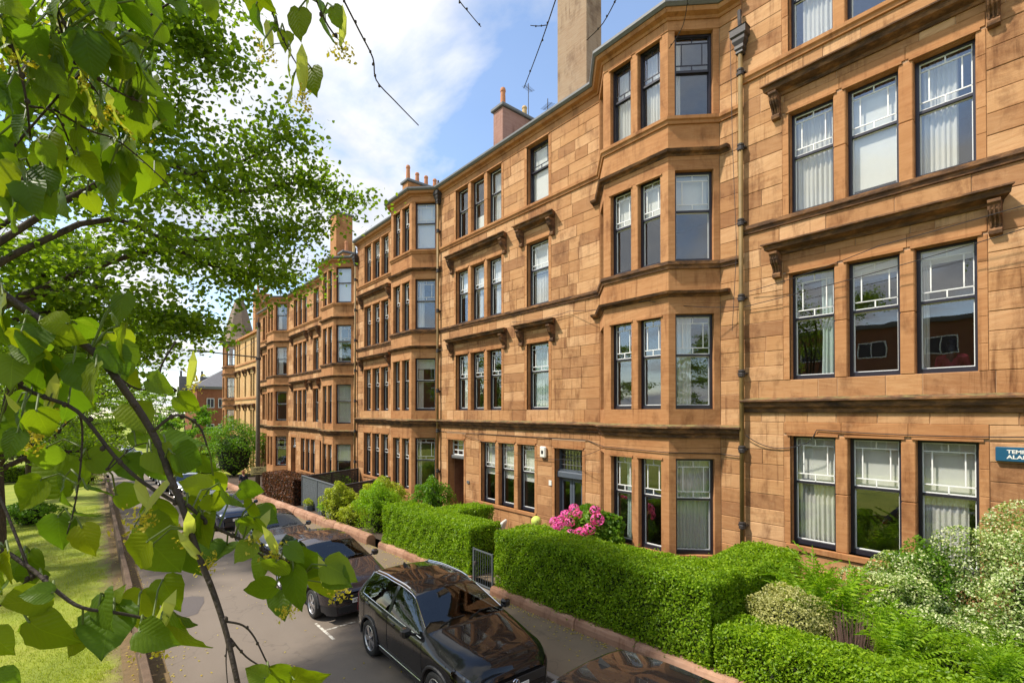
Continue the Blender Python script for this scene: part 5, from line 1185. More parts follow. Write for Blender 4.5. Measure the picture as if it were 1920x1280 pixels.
def wheel_meshes(Rw):
    if Rw in WHEEL: return WHEEL[Rw]
    t = MB().lathe([(Rw * .66, -.10), (Rw * .74, -.115), (Rw * .93, -.115), (Rw * .985, -.09), (Rw, -.04), (Rw, .04), (Rw * .985, .09), (Rw * .93, .115), (Rw * .74, .115), (Rw * .66, .10)], 32)
    tm = t.mesh('tyre', M['black'], True); r = MB()
    r.lathe([(Rw * .68, .09), (Rw * .70, .105), (Rw * .665, .11), (Rw * .64, .09), (Rw * .62, .0)], 32)
    for q in range(5):
        for s in (-.17, .17):
            a = q * 2 * math.pi / 5 + s; c, n = Vector((math.cos(a), math.sin(a), 0)), Vector((-math.sin(a), math.cos(a), 0)); a2 = q * 2 * math.pi / 5 + s * .25; c2 = Vector((math.cos(a2), math.sin(a2), 0))
            p0, p1 = c2 * Rw * .10, c * Rw * .66; V = []
            for (p, w, z) in ((p0, .028, .10), (p1, .018, .095)):
                V += [p - n * w + Vector((0, 0, z)), p + n * w + Vector((0, 0, z)), p + n * w + Vector((0, 0, z - .04)), p - n * w + Vector((0, 0, z - .04))]
            r.add(V, [(0, 1, 5, 4), (1, 2, 6, 5), (3, 0, 4, 7), (4, 5, 6, 7)])
    r.lathe([(.0, .108), (.035, .108), (.05, .095), (.05, .05)], 12)
    rm = r.mesh('rim', M['alloy']); d = MB(); d.lathe([(.0, .035), (Rw * .67, .035)], 24); dm = d.mesh('brake_disc', M['darkplastic'])
    WHEEL[Rw] = (tm, rm, dm); return WHEEL[Rw]
def car(name, label, typ, paint_, X, Y, detail=2, plate=None, chrome=False, rails=False, emblem=None, group='cars parked nose to tail along the kerb', flip=False, yaw=0.0, sc=(.97, .97, .95)):
    T = CAR_TYPES[typ]; L_ = T['L']; Rw = T['R']; ra = Rw + .07
    s_ = (zr(Y + L_) - zr(Y)) / L_
    mw = Matrix.Translation((X, Y, zr(Y) + .002)) @ Matrix.Rotation(math.atan(s_), 4, 'X') @ Matrix.Rotation(R(90 - yaw), 4, 'Z') @ Matrix.Diagonal((sc[0], sc[1], sc[2], 1))
    if flip: mw = mw @ Matrix.Translation((L_, 0, 0)) @ Matrix.Rotation(math.pi, 4, 'Z')
    o = empty(name, (0, 0, 0), 0, label, 'car', group); o.matrix_world = mw
    xs = set(np.linspace(0, L_, 46 if detail > 1 else 26)) | {T['cowl'], T['wst'], T['rr'], T['rwb'], T['sg1'], T['bp'][0], T['bp'][1], T['cowl'] + .10, .03, .08, L_ - .03, L_ - .08}
    for h in T['hub']: xs |= set(h + ra * np.sin(np.linspace(-1.5708, 1.5708, 13)))
    xs = np.array(sorted(xs)); xs = xs[np.concatenate([[True], np.diff(xs) > .004])]
    top = curve(T['top'], xs, .10); belt = curve(T['belt'], xs, .12); w = curve(T['w'], xs, .12); rail = curve(T['rail'], xs, .10)
    top = np.maximum(top, belt + .012); rail = np.minimum(rail, w - .06)
    low = np.full(len(xs), .27); low = np.where(xs < .25, .22, low); low = np.where(xs > L_ - .3, .30, low)
    for h in T['hub']:
        d = np.abs(xs - h); low = np.where(d < ra + 1e-6, np.maximum(low, Rw + np.sqrt(np.maximum(ra * ra - d * d, 0))), low)
    S = []
    for i in range(len(xs)):
        zb, zt, ww = belt[i], top[i], w[i]; z1 = max(low[i] + .02, .46); z2 = max(z1 + .02, min(.70, zb - .12))
        wb_ = ww - .055
        S.append([(ww - .035, low[i]), (ww - .002, z1), (ww + .006, z2), (ww - .008, zb - .06 if zb - .06 > z2 else z2 + .01), (wb_, zb), ((wb_ + rail[i]) / 2 + .018, zb + (zt - zb) * .48), (rail[i], zb + (zt - zb) * .90), (rail[i] * .62, zt - .014 * min(1, (zt - zb) * 4)), (0, zt)])
    nj = 9; V = [(xs[i], sgn * y, z) for i in range(len(xs)) for sgn in (1,) for (y, z) in S[i]] ; base_n = len(V); V += [(xs[i], -y, z) for i in range(len(xs)) for (y, z) in S[i]]
    cats = {}
    def put(c, f): cats.setdefault(c, []).append(f)
    for i in range(len(xs) - 1):
        xm = (xs[i] + xs[i + 1]) / 2
        for j in range(nj - 1):
            c = 'body'; zm = (S[i][j][1] + S[i][j + 1][1]) / 2
            if j in (4, 5) and T['cowl'] + .10 < xm < T['sg1'] and not (T['bp'][0] < xm < T['bp'][1]): c = 'window_front' if xm < T['bp'][0] else 'window_rear'
            elif j in (6, 7) and T['cowl'] + .02 < xm < T['wst'] - .01: c = 'windscreen'
            elif j in (6, 7) and T['rr'] + .03 < xm < T['rwb']: c = 'rear_window'
            elif j in (2, 3) and xm < .46 and zm > .5: c = 'headlight'
            elif j in (2, 3) and xm > L_ - .30 and zm > .5: c = 'rear_light'
            elif j == 0 and low[i] < .47 and detail > 1: c = 'sill_trim'
            a = i * nj + j; q = (a, a + nj, a + nj + 1, a + 1)
            put(c + ('R' if c in ('window_front', 'window_rear', 'headlight', 'rear_light', 'sill_trim') else ''), q[::-1]); q2 = tuple(v + base_n for v in q); put(c + ('L' if c in ('window_front', 'window_rear', 'headlight', 'rear_light', 'sill_trim') else ''), q2)
    e = (len(xs) - 1) * nj
    for j in range(nj - 1):
        put('body', (j, j + 1, base_n + j + 1, base_n + j)); put('body', (e + j, base_n + e + j, base_n + e + j + 1, e + j + 1))
    mats = {'body': paint_, 'windscreen': 'carglass', 'rear_window': 'carglass'}
    for c, fs in cats.items():
        ids = sorted({v for f in fs for v in f}); mp = {v: k for k, v in enumerate(ids)}
        cn_ = c.rstrip('RL') if c[-1] in 'RL' else c
        mt = mats.get(c) or {'window_front': 'carglass', 'window_rear': 'carglass', 'headlight': 'lens', 'rear_light': 'red', 'sill_trim': 'darkplastic'}[cn_]
        nm = {'window_front': 'side_window', 'window_rear': 'side_window'}.get(cn_, cn_)
        link(nm, new_mesh(nm, [V[v] for v in ids], [tuple(mp[v] for v in f) for f in fs], M[mt], smooth=True), o)
    sec = lambda x, j, sg=1: Vector((x, sg * np.interp(x, xs, [S[i][j][0] for i in range(len(xs))]), np.interp(x, xs, [S[i][j][1] for i in range(len(xs))])))
    # dark underbody, wheel housings, cabin
    u = MB(); u.box(.15, L_ - .15, -.62, .62, .20, .62); u.box(.3, L_ - .4, -.78, .78, .60, .66); u.build('underbody', M['black'], o)
    it = MB()
    if detail > 0:
        for sx in (T['wst'] + .05, T['wst'] + .95):
            for sy in (-.38, .38):
                it.bbox(sx, sx + .5, sy - .23, sy + .23, .62, .80, .05); V4 = [(sx + .42, sy - .22, .75), (sx + .55, sy - .22, .72), (sx + .55, sy + .22, .72), (sx + .42, sy + .22, .75), (sx + .60, sy - .20, 1.22), (sx + .70, sy - .20, 1.20), (sx + .70, sy + .20, 1.20), (sx + .60, sy + .20, 1.22)]
                it.add(V4, [(3, 2, 1, 0), (4, 5, 6, 7), (0, 1, 5, 4), (1, 2, 6, 5), (2, 3, 7, 6), (3, 0, 4, 7)]); it.bbox(sx + .60, sx + .70, sy - .12, sy + .12, 1.22, 1.40, .03)
        it.bbox(T['cowl'] + .15, T['cowl'] + .65, -.72, .72, .70, .98, .06)
        it.lathe([(.17, -.015), (.185, 0), (.17, .015), (.155, 0)], 16, (T['cowl'] + .78, -.36, .98), 'x')
        it.build('seats', M['darkplastic'], o)
    for hi, h in enumerate(T['hub']):
        for sg in (1, -1):
            wy = sg * (np.interp(h, xs, w) - .115)
            wo = empty('wheel'); wo.parent = o; wo.matrix_local = Matrix.Translation((h, wy, Rw)) @ Matrix.Rotation(R(-90) if sg > 0 else R(90), 4, 'X') @ Matrix.Rotation(random.random() * 6, 4, 'Z')
            tm, rm, dm = wheel_meshes(Rw); link('tyre', tm, wo)
            if detail > 0: link('rim', rm, wo); link('brake_disc', dm, wo)
            if detail > 1:     # arch cladding
                pts = [Vector((h + ra * math.cos(t), sg * (np.interp(h + ra * math.cos(t), xs, w) + .004), Rw + ra * math.sin(t))) for t in np.linspace(.0, math.pi, 15)]
                MB().tube(pts, .026, 6).build('arch_trim', M['darkplastic'], o)
    if detail > 0:
        for sg in (1, -1):       # mirrors
            p = sec(T['cowl'] + .28, 4, sg); b = MB(); b.bbox(p.x - .06, p.x + .10, *sorted((p.y + sg * .10, p.y + sg * .27)), p.z + .0, p.z + .16, .04); b.tube([p, p + Vector((.02, sg * .12, .04))], .025, 6)
            b.build('mirror', M[paint_], o)
        for sg in (1, -1):       # light units behind the lens
            p = sec(.22, 3, sg); b = MB(); b.lathe([(.0, .0), (.05, .01), (.055, -.03)], 12, (p.x + .05, p.y - sg * .10, p.z - .02), 'x'); b.lathe([(.0, .0), (.045, .01), (.05, -.03)], 12, (p.x - .06, p.y - sg * .2, p.z - .03), 'x'); b.box(p.x + .05, p.x + .25, *sorted((p.y - sg * .25, p.y - sg * .06)), p.z - .14, p.z + .03); b.build('lamp_unit', M['alloy'], o)
        hw = T['w'][0][1]
        g = MB(); zg = T['belt'][0][1]
        g.bbox(-.012, .04, -hw + .02, hw - .02, zg - .17, zg - .02, .008); g.bbox(-.012, .04, -hw + .06, hw - .06, .27, .42, .008); gr = g.build('grille', M['darkplastic'], o)
        if chrome:
            for zz in (zg - .015, zg - .075, zg - .14):
                MB().tube([(.02 + .10 * abs(t) ** 2.4, t * (hw + .02), zz) for t in np.linspace(-1, 1, 13)], .010, 5).build('grille_bar', M['chrome'], gr)
        else:
            for q in range(4): MB().box(-.02, -.010, -hw + .06, hw - .06, zg - .16 + q * .035, zg - .15 + q * .035).build('grille_bar', M['iron'], gr)
        if plate is not None:
            pl = MB().bbox(-.035, -.02, -.26, .26, .46, .57, .004).build('number_plate', M['plate'], o)
            if plate:
                TX = Matrix(((0, 0, -1, 0), (-1, 0, 0, 0), (0, 1, 0, 0), (0, 0, 0, 1)))
                s0 = plate.strip(); left = plate.startswith('<'); s0 = s0.lstrip('<')
                text('lettering', s0, .095, 'ink', pl, Matrix.Translation((-.0362, .235 if left else 0, .515)) @ TX, .0008, 'LEFT' if left else 'CENTER', .92, .002)
        if emblem == 'ring':
            b = MB(); b.tube([(-.03, .062 * math.cos(t), zg - .08 + .062 * math.sin(t)) for t in np.linspace(0, 2 * math.pi, 21)], .007, 5, cap=False)
            b.tube([(-.03, .030, zg - .035), (-.03, 0, zg - .078), (-.03, -.030, zg - .035)], .006, 5); b.tube([(-.03, .052, zg - .06), (-.03, .026, zg - .132), (-.03, 0, zg - .085), (-.03, -.026, zg - .132), (-.03, -.052, zg - .06)], .006, 5); b.build('emblem', M['chrome'], o)
        if emblem == 'bar':
            MB().bbox(-.03, -.012, -.05, .05, zg - .11, zg - .05, .006).build('emblem', M['chrome'], o)
        if emblem == 'griffin':
            b = MB(); b.tube([(-.03, .06 * math.cos(t), zg - .07 + .06 * math.sin(t)) for t in np.linspace(0, 2 * math.pi, 17)], .008, 5, cap=False); b.tube([(-.03, -.075, zg - .06), (-.03, 0, zg - .055), (-.03, .01, zg - .085), (-.03, .075, zg - .08)], .008, 5); b.build('emblem', M['chrome'], o)
    if detail > 1:
        for sg in (1, -1):
            off = Vector((0, sg * .003, 0))
            for xd in (T['cowl'] - .02, T['bp'][0] + .02, T['sg1'] - .22):   # door shut lines
                pts = [sec(xd + .02 * k, j, sg) + off for k, j in enumerate((1, 2, 3, 4))]
                MB().tube(pts, .0035, 4).build('door_gap', M['black'], o)
            for xh in (T['bp'][0] - .20, T['sg1'] - .40):
                p = sec(xh, 3, sg); MB().bbox(p.x - .10, p.x + .10, *sorted((p.y - sg * .004, p.y + sg * .028)), p.z - .045, p.z - .015, .01).build('door_handle', M[paint_], o)
            lo_ = [sec(x, 4, sg) + Vector((0, sg * .004, .004)) for x in np.linspace(T['cowl'] + .10, T['sg1'], 16)]
            up_ = [sec(x, 6, sg) + Vector((0, sg * .004, .006)) for x in np.linspace(T['sg1'], T['wst'] - .05, 14)]
            if chrome: MB().tube(lo_ + up_ + [sec(x, 6, sg) + Vector((0, sg * .005, .004)) for x in np.linspace(T['wst'] - .15, T['cowl'] + .10, 6)], .009, 5).build('window_trim', M['chrome'], o)
            if chrome: MB().tube([sec(x, 0, sg) + Vector((0, sg * .03, .12)) for x in np.linspace(T['hub'][0] + ra + .05, T['hub'][1] - ra - .05, 8)], .010, 5).build('sill_strip', M['chrome'], o)
            if rails: MB().tube([sec(x, 6, sg) + Vector((0, -sg * .03, .045 if .0 < u_ < 1 else .0)) for u_, x in zip(np.linspace(0, 1, 12), np.linspace(T['wst'] + .05, T['rr'] - .05, 12))], .016, 6).build('roof_rail', M['chrome' if chrome else 'darkplastic'], o)
        # wipers, bonnet lines
        for (y0, y1) in ((.55, .02), (-.05, -.58)):
            a_, b_ = sec(T['cowl'] + .03, 8), sec(T['cowl'] + .20, 8); MB().tube([(T['cowl'] + .02, y0, a_.z + .0), (T['cowl'] + .10, (y0 + y1) / 2, a_.z + .055), (T['cowl'] + .10, y1, a_.z + .045)], .008, 5).build('wiper', M['black'], o)
        for sg in (1, -1): MB().tube([sec(x, 5, sg) + Vector((0, -sg * .05, .006)) for x in np.linspace(.22, T['cowl'] - .02, 10)], .003, 4).build('bonnet_gap', M['black'], o)
        p = sec(T['rr'] - .25, 8); MB().add([(p.x - .12, -.025, p.z), (p.x - .12, .025, p.z), (p.x + .08, .02, p.z), (p.x + .08, -.02, p.z), (p.x + .06, -.005, p.z + .07), (p.x + .06, .005, p.z + .07)], [(0, 1, 5, 4), (1, 2, 5), (2, 3, 4, 5), (3, 0, 4)]).build('roof_aerial', M['black'], o)
        MB().bbox(T['wst'] - .10, T['wst'] - .02, -.12, .12, sec(T['wst'] - .06, 8).z - .16, sec(T['wst'] - .06, 8).z - .09, .02).build('rear_view_mirror', M['black'], o)
    return o
car('parked_suv', 'black estate suv with roof rails and chrome window trim, bonnet mirroring the tenement', 'suv', 'paintblack', 4.68, 5.42, 2, '', True, True, 'ring', yaw=2.3, sc=(.95, .95, .93))
car('parked_suv', 'black car cut by the frame edge in front of the chrome-trimmed suv', 'suv', 'paintblack', 4.50, .10, 2, '', False, False, None, yaw=1.5, sc=(.95, .95, .93))
car('parked_crossover', 'graphite crossover with plate starting HT parked behind the black suv', 'suv', 'paintbrown', 4.60, 10.6, 2, '<HT', False, False, 'bar', sc=(.95, .95, .90))
car('parked_hatchback', 'dark grey hatchback half hidden by lime leaves behind the graphite crossover', 'hatch', 'paintgrey', 4.72, 16.2, 2, '', False, False, 'bar')
car('parked_hatchback', 'dark hatchback with chrome grille bar and white plate past the pots', 'hatch', 'paintblue', 4.70, 23.6, 1, 'F14 MCO', True, False, 'griffin')
for (Y_, p_, t_, lab) in ((30.6, 'paintgrey', 'hatch', 'grey hatchback near the lamp pole'), (37.3, 'paintsilver', 'suv', 'silver suv farther down the kerb past the lamp pole'), (42.9, 'paintblue', 'hatch', 'dark blue hatchback behind the silver suv'), (48.3, 'paintwhite', 'hatch', 'white hatchback near the corner block'), (53.6, 'paintgrey', 'suv', 'grey suv last in the row before the junction')):
    car('parked_car', lab, t_, p_, 4.72, Y_, 1, '', False, False, None)
for (X_, Y_, p_, lab) in ((4.7, 92, 'paintsilver', 'far silver car parked beyond the junction'), (4.6, 108, 'paintblue', 'far dark car parked beyond the junction'), (4.5, 122, 'paintwhite', 'far white car parked at the top of the row'), (.2, 86, 'paintwhite', 'far white car at the opposite kerb beyond the junction')):
    car('parked_car', lab, 'hatch', p_, X_, Y_, 0, None, group='distant cars beyond the junction')
# ------------------------------------------------------------------ the lime tree beside the viewer: its low branches hang into the picture
NEAR_TWIGS = [
(0.0125,0.0055,[(-.154,1.014,5.223),(-.071,.968,5.138),(-.007,.945,5.092),(.035,.919,5.026),(.066,.897,4.963),(.082,.871,4.908),(.097,.842,4.856),(.111,.818,4.798),(.127,.801,4.746),(.140,.779,4.690),(.150,.745,4.619)]),
(0.006,0.004,[(-.156,1.035,5.085),(-.071,.977,5.029),(-.022,.950,5.002),(.020,.918,4.936),(.053,.892,4.897),(.098,.853,4.862)]),
(0.0045,0.0022,[(.063,.897,4.971),(.092,.895,4.996),(.123,.912,4.979),(.134,.909,4.947)]),
(0.005,0.0028,[(.100,.844,4.867),(.132,.833,4.833),(.165,.823,4.810),(.198,.809,4.787),(.229,.796,4.768)]),
(0.003,0.0015,[(.168,.821,4.808),(.191,.810,4.784),(.213,.809,4.762),(.241,.795,4.741)]),
(0.006,0.003,[(-.139,.961,4.869),(-.077,.878,4.816),(-.056,.855,4.798),(-.035,.830,4.776),(-.012,.814,4.756),(.027,.818,4.737),(.067,.819,4.715)]),
(0.0035,0.002,[(-.065,.866,4.805),(-.067,.872,4.786),(-.091,.883,4.758),(-.122,.913,4.730)]),
(0.003,0.0014,[(.141,.785,4.706),(.162,.787,4.694),(.175,.777,4.676),(.190,.756,4.637),(.209,.737,4.608)]),
(0.0025,0.0014,[(.144,.776,4.685),(.163,.771,4.655),(.186,.756,4.635),(.207,.742,4.618)]),
(0.002,0.001,[(.140,.776,4.683),(.137,.766,4.658),(.137,.752,4.628)]),
(0.003,0.0014,[(-.019,.950,4.998),(-.016,.959,4.971),(-.018,.956,4.916),(-.024,.960,4.862),(-.032,.963,4.823)]),
(0.0025,0.0012,[(.020,.917,4.934),(.013,.926,4.916),(.046,.947,4.949),(.083,.945,4.952)]),
(0.004,0.002,[(-.130,.930,5.573),(-.090,.874,5.477),(-.074,.883,5.418),(-.071,.926,5.371)]),
(0.004,0.002,[(-.070,.912,5.611),(-.041,.854,5.518),(-.020,.878,5.478),(.008,.906,5.469),(.045,.935,5.475)]),
(0.003,0.0016,[(-.043,.855,5.517),(-.032,.893,5.492),(-.001,.940,5.468)]),
(0.003,0.0015,[(-.070,.910,5.408),(-.047,.957,5.428),(-.029,1.023,5.403),(-.010,1.082,5.389)]),
(0.0035,0.0012,[(-.050,.955,5.434),(-.010,1.008,5.441),(.031,1.056,5.455),(.122,1.212,5.454),(.235,1.367,5.423)]),
(0.003,0.0012,[(-.136,.983,5.343),(-.091,.949,5.301),(-.076,.961,5.332),(-.057,.981,5.369)]),
(0.004,0.002,[(.226,.759,5.690),(.240,.740,5.628),(.259,.739,5.590),(.278,.743,5.576)]),
(0.003,0.0015,[(.175,.788,5.671),(.186,.772,5.607),(.204,.773,5.566),(.226,.784,5.543),(.245,.789,5.527)]),
(0.0035,0.0015,[(.275,.784,5.721),(.286,.759,5.667),(.328,.774,5.629),(.355,.783,5.603),(.367,.796,5.578),(.406,.803,5.561),(.460,.813,5.542)]),
(0.0025,0.0012,[(.481,.745,5.808),(.489,.726,5.746),(.514,.725,5.730),(.539,.722,5.715)]),
(0.003,0.0012,[(.645,.601,5.814),(.625,.609,5.749),(.632,.648,5.709),(.636,.684,5.671),(.637,.713,5.638)]),
(0.0015,0.001,[(.631,.641,5.717),(.620,.652,5.716),(.608,.662,5.717)]),
(0.0025,0.0012,[(.731,.519,5.798),(.701,.531,5.741),(.702,.568,5.712),(.693,.599,5.695)]),
(0.002,0.001,[(.791,.447,5.784),(.812,.462,5.753),(.829,.482,5.721),(.832,.513,5.697)]),
(0.003,0.0015,[(.100,.988,5.119),(.079,.995,5.064),(.109,.994,5.030),(.133,.991,5.003)]),
(0.003,0.0015,[(.011,.948,5.066),(.050,.968,5.036),(.087,.995,5.047),(.117,.993,5.025)])]
NEAR_LEAVES = [
((-.044,1.015,5.048),(-.052,.005,.023),(-.322,-.768,-.553),(-.051,.966,5.018)),
((-.003,1.018,5.102),(.059,-.004,-.011),(-.187,-.465,-.866),(-.007,.945,5.092)),
((-.057,.934,5.085),(-.042,.010,.007),(-.233,-.972,-.031),(-.046,.959,5.120)),
((-.029,1.043,5.044),(-.012,.021,-.062),(.066,-.942,-.330),(-.032,.955,5.008)),
((-.031,.905,5.122),(-.032,.015,.001),(-.407,-.908,-.096),(-.033,.955,5.111)),
((-.044,.965,5.134),(.041,.018,.011),(-.077,-.360,.930),(-.046,.959,5.120)),
((-.026,1.013,5.138),(.033,.016,-.020),(.191,-.894,-.405),(-.033,.955,5.111)),
((-.081,.938,4.975),(-.015,-.004,-.036),(-.475,-.829,.294),(-.071,.977,5.029)),
((-.078,.938,5.002),(-.003,.002,-.032),(-.985,-.147,.088),(-.071,.977,5.029)),
((-.027,1.054,4.879),(-.048,.014,.058),(-.066,-.979,.191),(-.022,.959,4.883)),
((-.057,1.010,4.948),(-.003,.018,-.041),(-.009,-.919,-.394),(-.017,.958,4.949)),
((-.009,1.020,4.927),(.049,-.009,-.004),(-.153,-.932,.328),(-.017,.958,4.938)),
((.035,1.029,4.926),(.018,-.030,-.033),(-.430,-.775,.463),(.033,.939,4.936)),
((.041,.980,5.012),(.014,-.035,-.039),(-.245,-.764,.597),(.041,.915,5.013)),
((.085,1.014,4.951),(.060,-.003,-.005),(.029,-.686,.727),(.083,.945,4.952)),
((.042,.968,4.970),(.039,-.015,-.012),(-.221,-.881,.419),(.046,.947,4.949)),
((.061,.891,4.943),(.028,-.031,-.025),(-.347,-.759,.551),(.061,.947,4.950)),
((.085,.863,4.940),(.041,.025,-.020),(.555,-.825,.106),(.076,.882,4.930)),
((.058,.918,4.928),(.028,-.014,-.023),(-.007,-.856,.517),(.061,.947,4.950)),
((.134,1.005,4.917),(.024,-.022,-.020),(-.777,-.545,-.315),(.134,.909,4.947)),
((.034,1.018,5.068),(.018,-.004,-.029),(-.631,-.720,-.289),(.026,.956,5.054)),
((.060,.955,5.051),(.039,.004,-.014),(.209,-.936,.284),(.064,.979,5.040)),
((.100,.960,5.026),(.029,-.005,-.023),(-.206,-.977,-.048),(.105,.994,5.034)),
((.024,.997,4.870),(.043,.010,-.008),(.277,-.900,.337),(.013,.926,4.916)),
((-.010,.935,4.889),(.030,.013,-.010),(.353,-.072,.933),(-.021,.958,4.894)),
((-.072,.939,4.795),(-.030,-.022,-.021),(-.687,.288,.667),(-.068,.869,4.809)),
((-.046,.831,4.775),(-.044,.015,-.014),(-.217,-.926,-.309),(-.039,.835,4.780)),
((-.038,.785,4.789),(-.027,-.001,.006),(.135,-.822,.553),(-.039,.835,4.780)),
((.008,.822,4.766),(-.003,-.039,-.030),(-.807,-.321,.496),(.003,.816,4.749)),
((.052,.912,4.735),(-.004,.002,-.061),(-.615,-.789,.013),(.043,.819,4.728)),
((.018,.845,4.742),(-.013,-.046,-.046),(-.297,-.631,.716),(.019,.818,4.741)),
((-.012,.841,4.718),(-.022,-.001,-.026),(-.463,-.782,.417),(-.012,.814,4.756)),
((.083,.853,4.702),(.021,-.022,-.054),(-.872,-.467,-.147),(.067,.819,4.715)),
((.077,.834,4.724),(.031,.006,-.035),(-.747,.053,-.662),(.067,.819,4.715)),
((.042,.768,4.727),(.026,-.032,-.010),(-.574,-.624,.530),(.051,.819,4.724)),
((.051,.934,4.829),(.045,-.029,-.023),(-.391,-.861,.325),(.071,.877,4.883)),
((.062,.871,4.810),(.035,.010,-.052),(-.002,-.980,-.198),(.102,.833,4.832)),
((.051,.780,4.836),(-.020,.023,-.040),(-.834,-.542,.101),(.102,.833,4.832)),
((.106,.915,4.784),(.008,-.024,-.033),(-.684,-.657,.315),(.108,.823,4.809)),
((.106,.881,4.871),(.010,-.002,-.033),(-.705,-.687,-.176),(.100,.844,4.867)),
((.116,.834,4.854),(.000,.012,-.043),(-.978,.204,.048),(.112,.840,4.854)),
((-.023,.961,4.854),(.025,.015,-.020),(-.516,-.250,-.819),(-.026,.961,4.854)),
((-.016,.953,4.833),(.009,-.020,-.038),(-.452,-.831,.325),(-.029,.962,4.839)),
((-.036,1.059,4.827),(-.018,-.022,-.021),(-.115,-.627,.771),(-.029,.962,4.839)),
((-.059,.915,4.777),(-.016,-.026,.022),(-.187,-.564,-.804),(-.051,.850,4.793)),
((-.082,.865,4.828),(-.004,.002,-.039),(-.963,-.257,.082),(-.089,.895,4.826)),
((.019,.848,4.745),(.011,-.001,.021),(-.701,-.619,.354),(.019,.818,4.741)),
((-.094,.877,4.677),(.022,-.012,-.021),(.066,-.832,.551),(-.122,.913,4.730)),
((.120,.846,4.851),(-.008,-.031,-.033),(-.579,-.523,.626),(.119,.838,4.847)),
((.187,.835,4.846),(.027,-.022,-.014),(-.206,-.690,.694),(.168,.821,4.808)),
((.174,.778,4.847),(.002,.025,-.037),(-.540,-.688,-.485),(.168,.821,4.808)),
((.224,.765,4.768),(-.002,-.021,-.055),(-.920,-.354,.170),(.229,.796,4.768)),
((.280,.824,4.741),(.020,-.003,-.056),(-.507,-.852,-.130),(.241,.795,4.741)),
((.265,.749,4.769),(.034,-.032,-.019),(-.397,-.740,.543),(.241,.795,4.741)),
((.229,.809,4.775),(.036,-.027,-.010),(-.610,-.793,.001),(.223,.799,4.772)),
((.216,.827,4.726),(-.041,.014,-.005),(-.262,-.887,-.379),(.224,.804,4.754)),
((.236,.861,4.706),(-.010,-.033,-.032),(-.609,-.454,.651),(.230,.801,4.749)),
((.215,.902,4.758),(-.017,.012,-.041),(-.905,-.315,.285),(.191,.810,4.784)),
((.198,.755,4.787),(.001,.024,-.038),(-.529,-.709,-.467),(.209,.810,4.767)),
((.232,.796,4.767),(.030,-.028,-.022),(-.752,-.626,-.205),(.229,.796,4.768)),
((.157,.876,4.792),(-.018,-.039,-.025),(.638,.190,-.747),(.151,.827,4.820)),
((.175,.790,4.809),(-.025,-.011,-.018),(-.140,-.748,.649),(.178,.818,4.801)),
((.139,.890,4.799),(-.012,-.034,-.025),(-.154,-.551,.820),(.138,.831,4.829)),
((.213,.757,4.807),(.023,-.016,-.016),(.065,-.662,.747),(.217,.801,4.776)),
((.183,.880,4.828),(-.004,-.027,-.011),(.039,-.392,.919),(.158,.825,4.815)),
((.181,.727,4.646),(.035,.002,-.033),(-.186,-.951,-.246),(.186,.756,4.635)),
((.208,.705,4.635),(.017,-.037,.005),(-.908,-.418,.016),(.207,.742,4.618)),
((.171,.703,4.650),(-.020,.016,.013),(-.391,-.831,.397),(.190,.753,4.631)),
((.142,.937,4.875),(-.039,-.015,.014),(.338,-.940,-.050),(.106,.842,4.860)),
((.156,.995,4.891),(.016,-.000,-.034),(-.367,-.914,-.174),(.134,.909,4.947)),
((.135,.808,4.899),(.016,.010,-.047),(-.951,.074,-.300),(.112,.840,4.854)),
((.175,.880,4.877),(.036,-.001,-.010),(-.059,-.987,-.150),(.138,.831,4.829)),
((.200,.880,4.845),(.033,.010,-.024),(-.073,-.872,-.484),(.168,.821,4.808)),
((.171,.773,4.871),(-.003,.019,-.026),(-.885,-.416,-.211),(.158,.825,4.815)),
((.126,.812,4.882),(.014,.016,-.034),(.107,-.914,-.391),(.112,.840,4.854)),
((.272,.757,4.757),(.014,-.039,-.015),(-.749,-.462,.475),(.241,.795,4.741)),
((.269,.847,4.752),(.030,.002,-.026),(.279,-.922,.268),(.229,.796,4.768)),
((-.050,.886,5.498),(.012,-.005,-.042),(-.917,-.330,-.222),(-.036,.878,5.503)),
((.003,.850,5.509),(.016,.018,-.038),(-.752,-.409,-.517),(-.025,.873,5.487)),
((-.019,.899,5.521),(.017,-.018,-.037),(-.571,-.811,.128),(-.029,.869,5.495)),
((.032,.974,5.485),(.033,.004,-.039),(.128,-.992,.007),(.037,.930,5.474)),
((.017,.972,5.521),(.024,.018,-.028),(-.104,-.790,-.605),(.008,.906,5.469)),
((.041,.897,5.498),(.020,.036,-.008),(-.875,.483,-.005),(.029,.924,5.473)),
((.073,1.015,5.524),(.020,-.011,-.037),(-.416,-.908,.052),(.045,.935,5.475)),
((.028,.841,5.514),(.026,.008,.007),(.042,-.753,.657),(-.009,.889,5.475)),
((-.067,.857,5.506),(.000,.026,-.015),(-.886,.243,.394),(-.046,.866,5.536)),
((-.085,.869,5.524),(.013,.030,-.023),(.150,-.636,-.757),(-.106,.897,5.515)),
((-.089,.894,5.436),(-.003,-.011,-.042),(-.037,-.964,.265),(-.081,.880,5.442)),
((-.074,.895,5.383),(-.013,.016,-.026),(-.862,-.488,.139),(-.072,.909,5.391)),
((-.092,.995,5.397),(-.006,.020,-.037),(-.793,-.577,-.196),(-.071,.926,5.371)),
((-.060,.903,5.360),(.020,.018,-.021),(.677,-.736,.001),(-.071,.926,5.371)),
((.015,1.071,5.419),(-.010,.017,-.067),(-.849,-.528,-.007),(.031,1.056,5.455)),
((.019,1.094,5.443),(.020,.012,-.019),(.528,-.849,.025),(.031,1.056,5.455)),
((.014,1.116,5.471),(-.024,.003,-.031),(-.785,-.235,.573),(.014,1.037,5.450)),
((-.059,.939,5.342),(.006,-.013,-.041),(-.570,-.802,.177),(-.065,.974,5.354)),
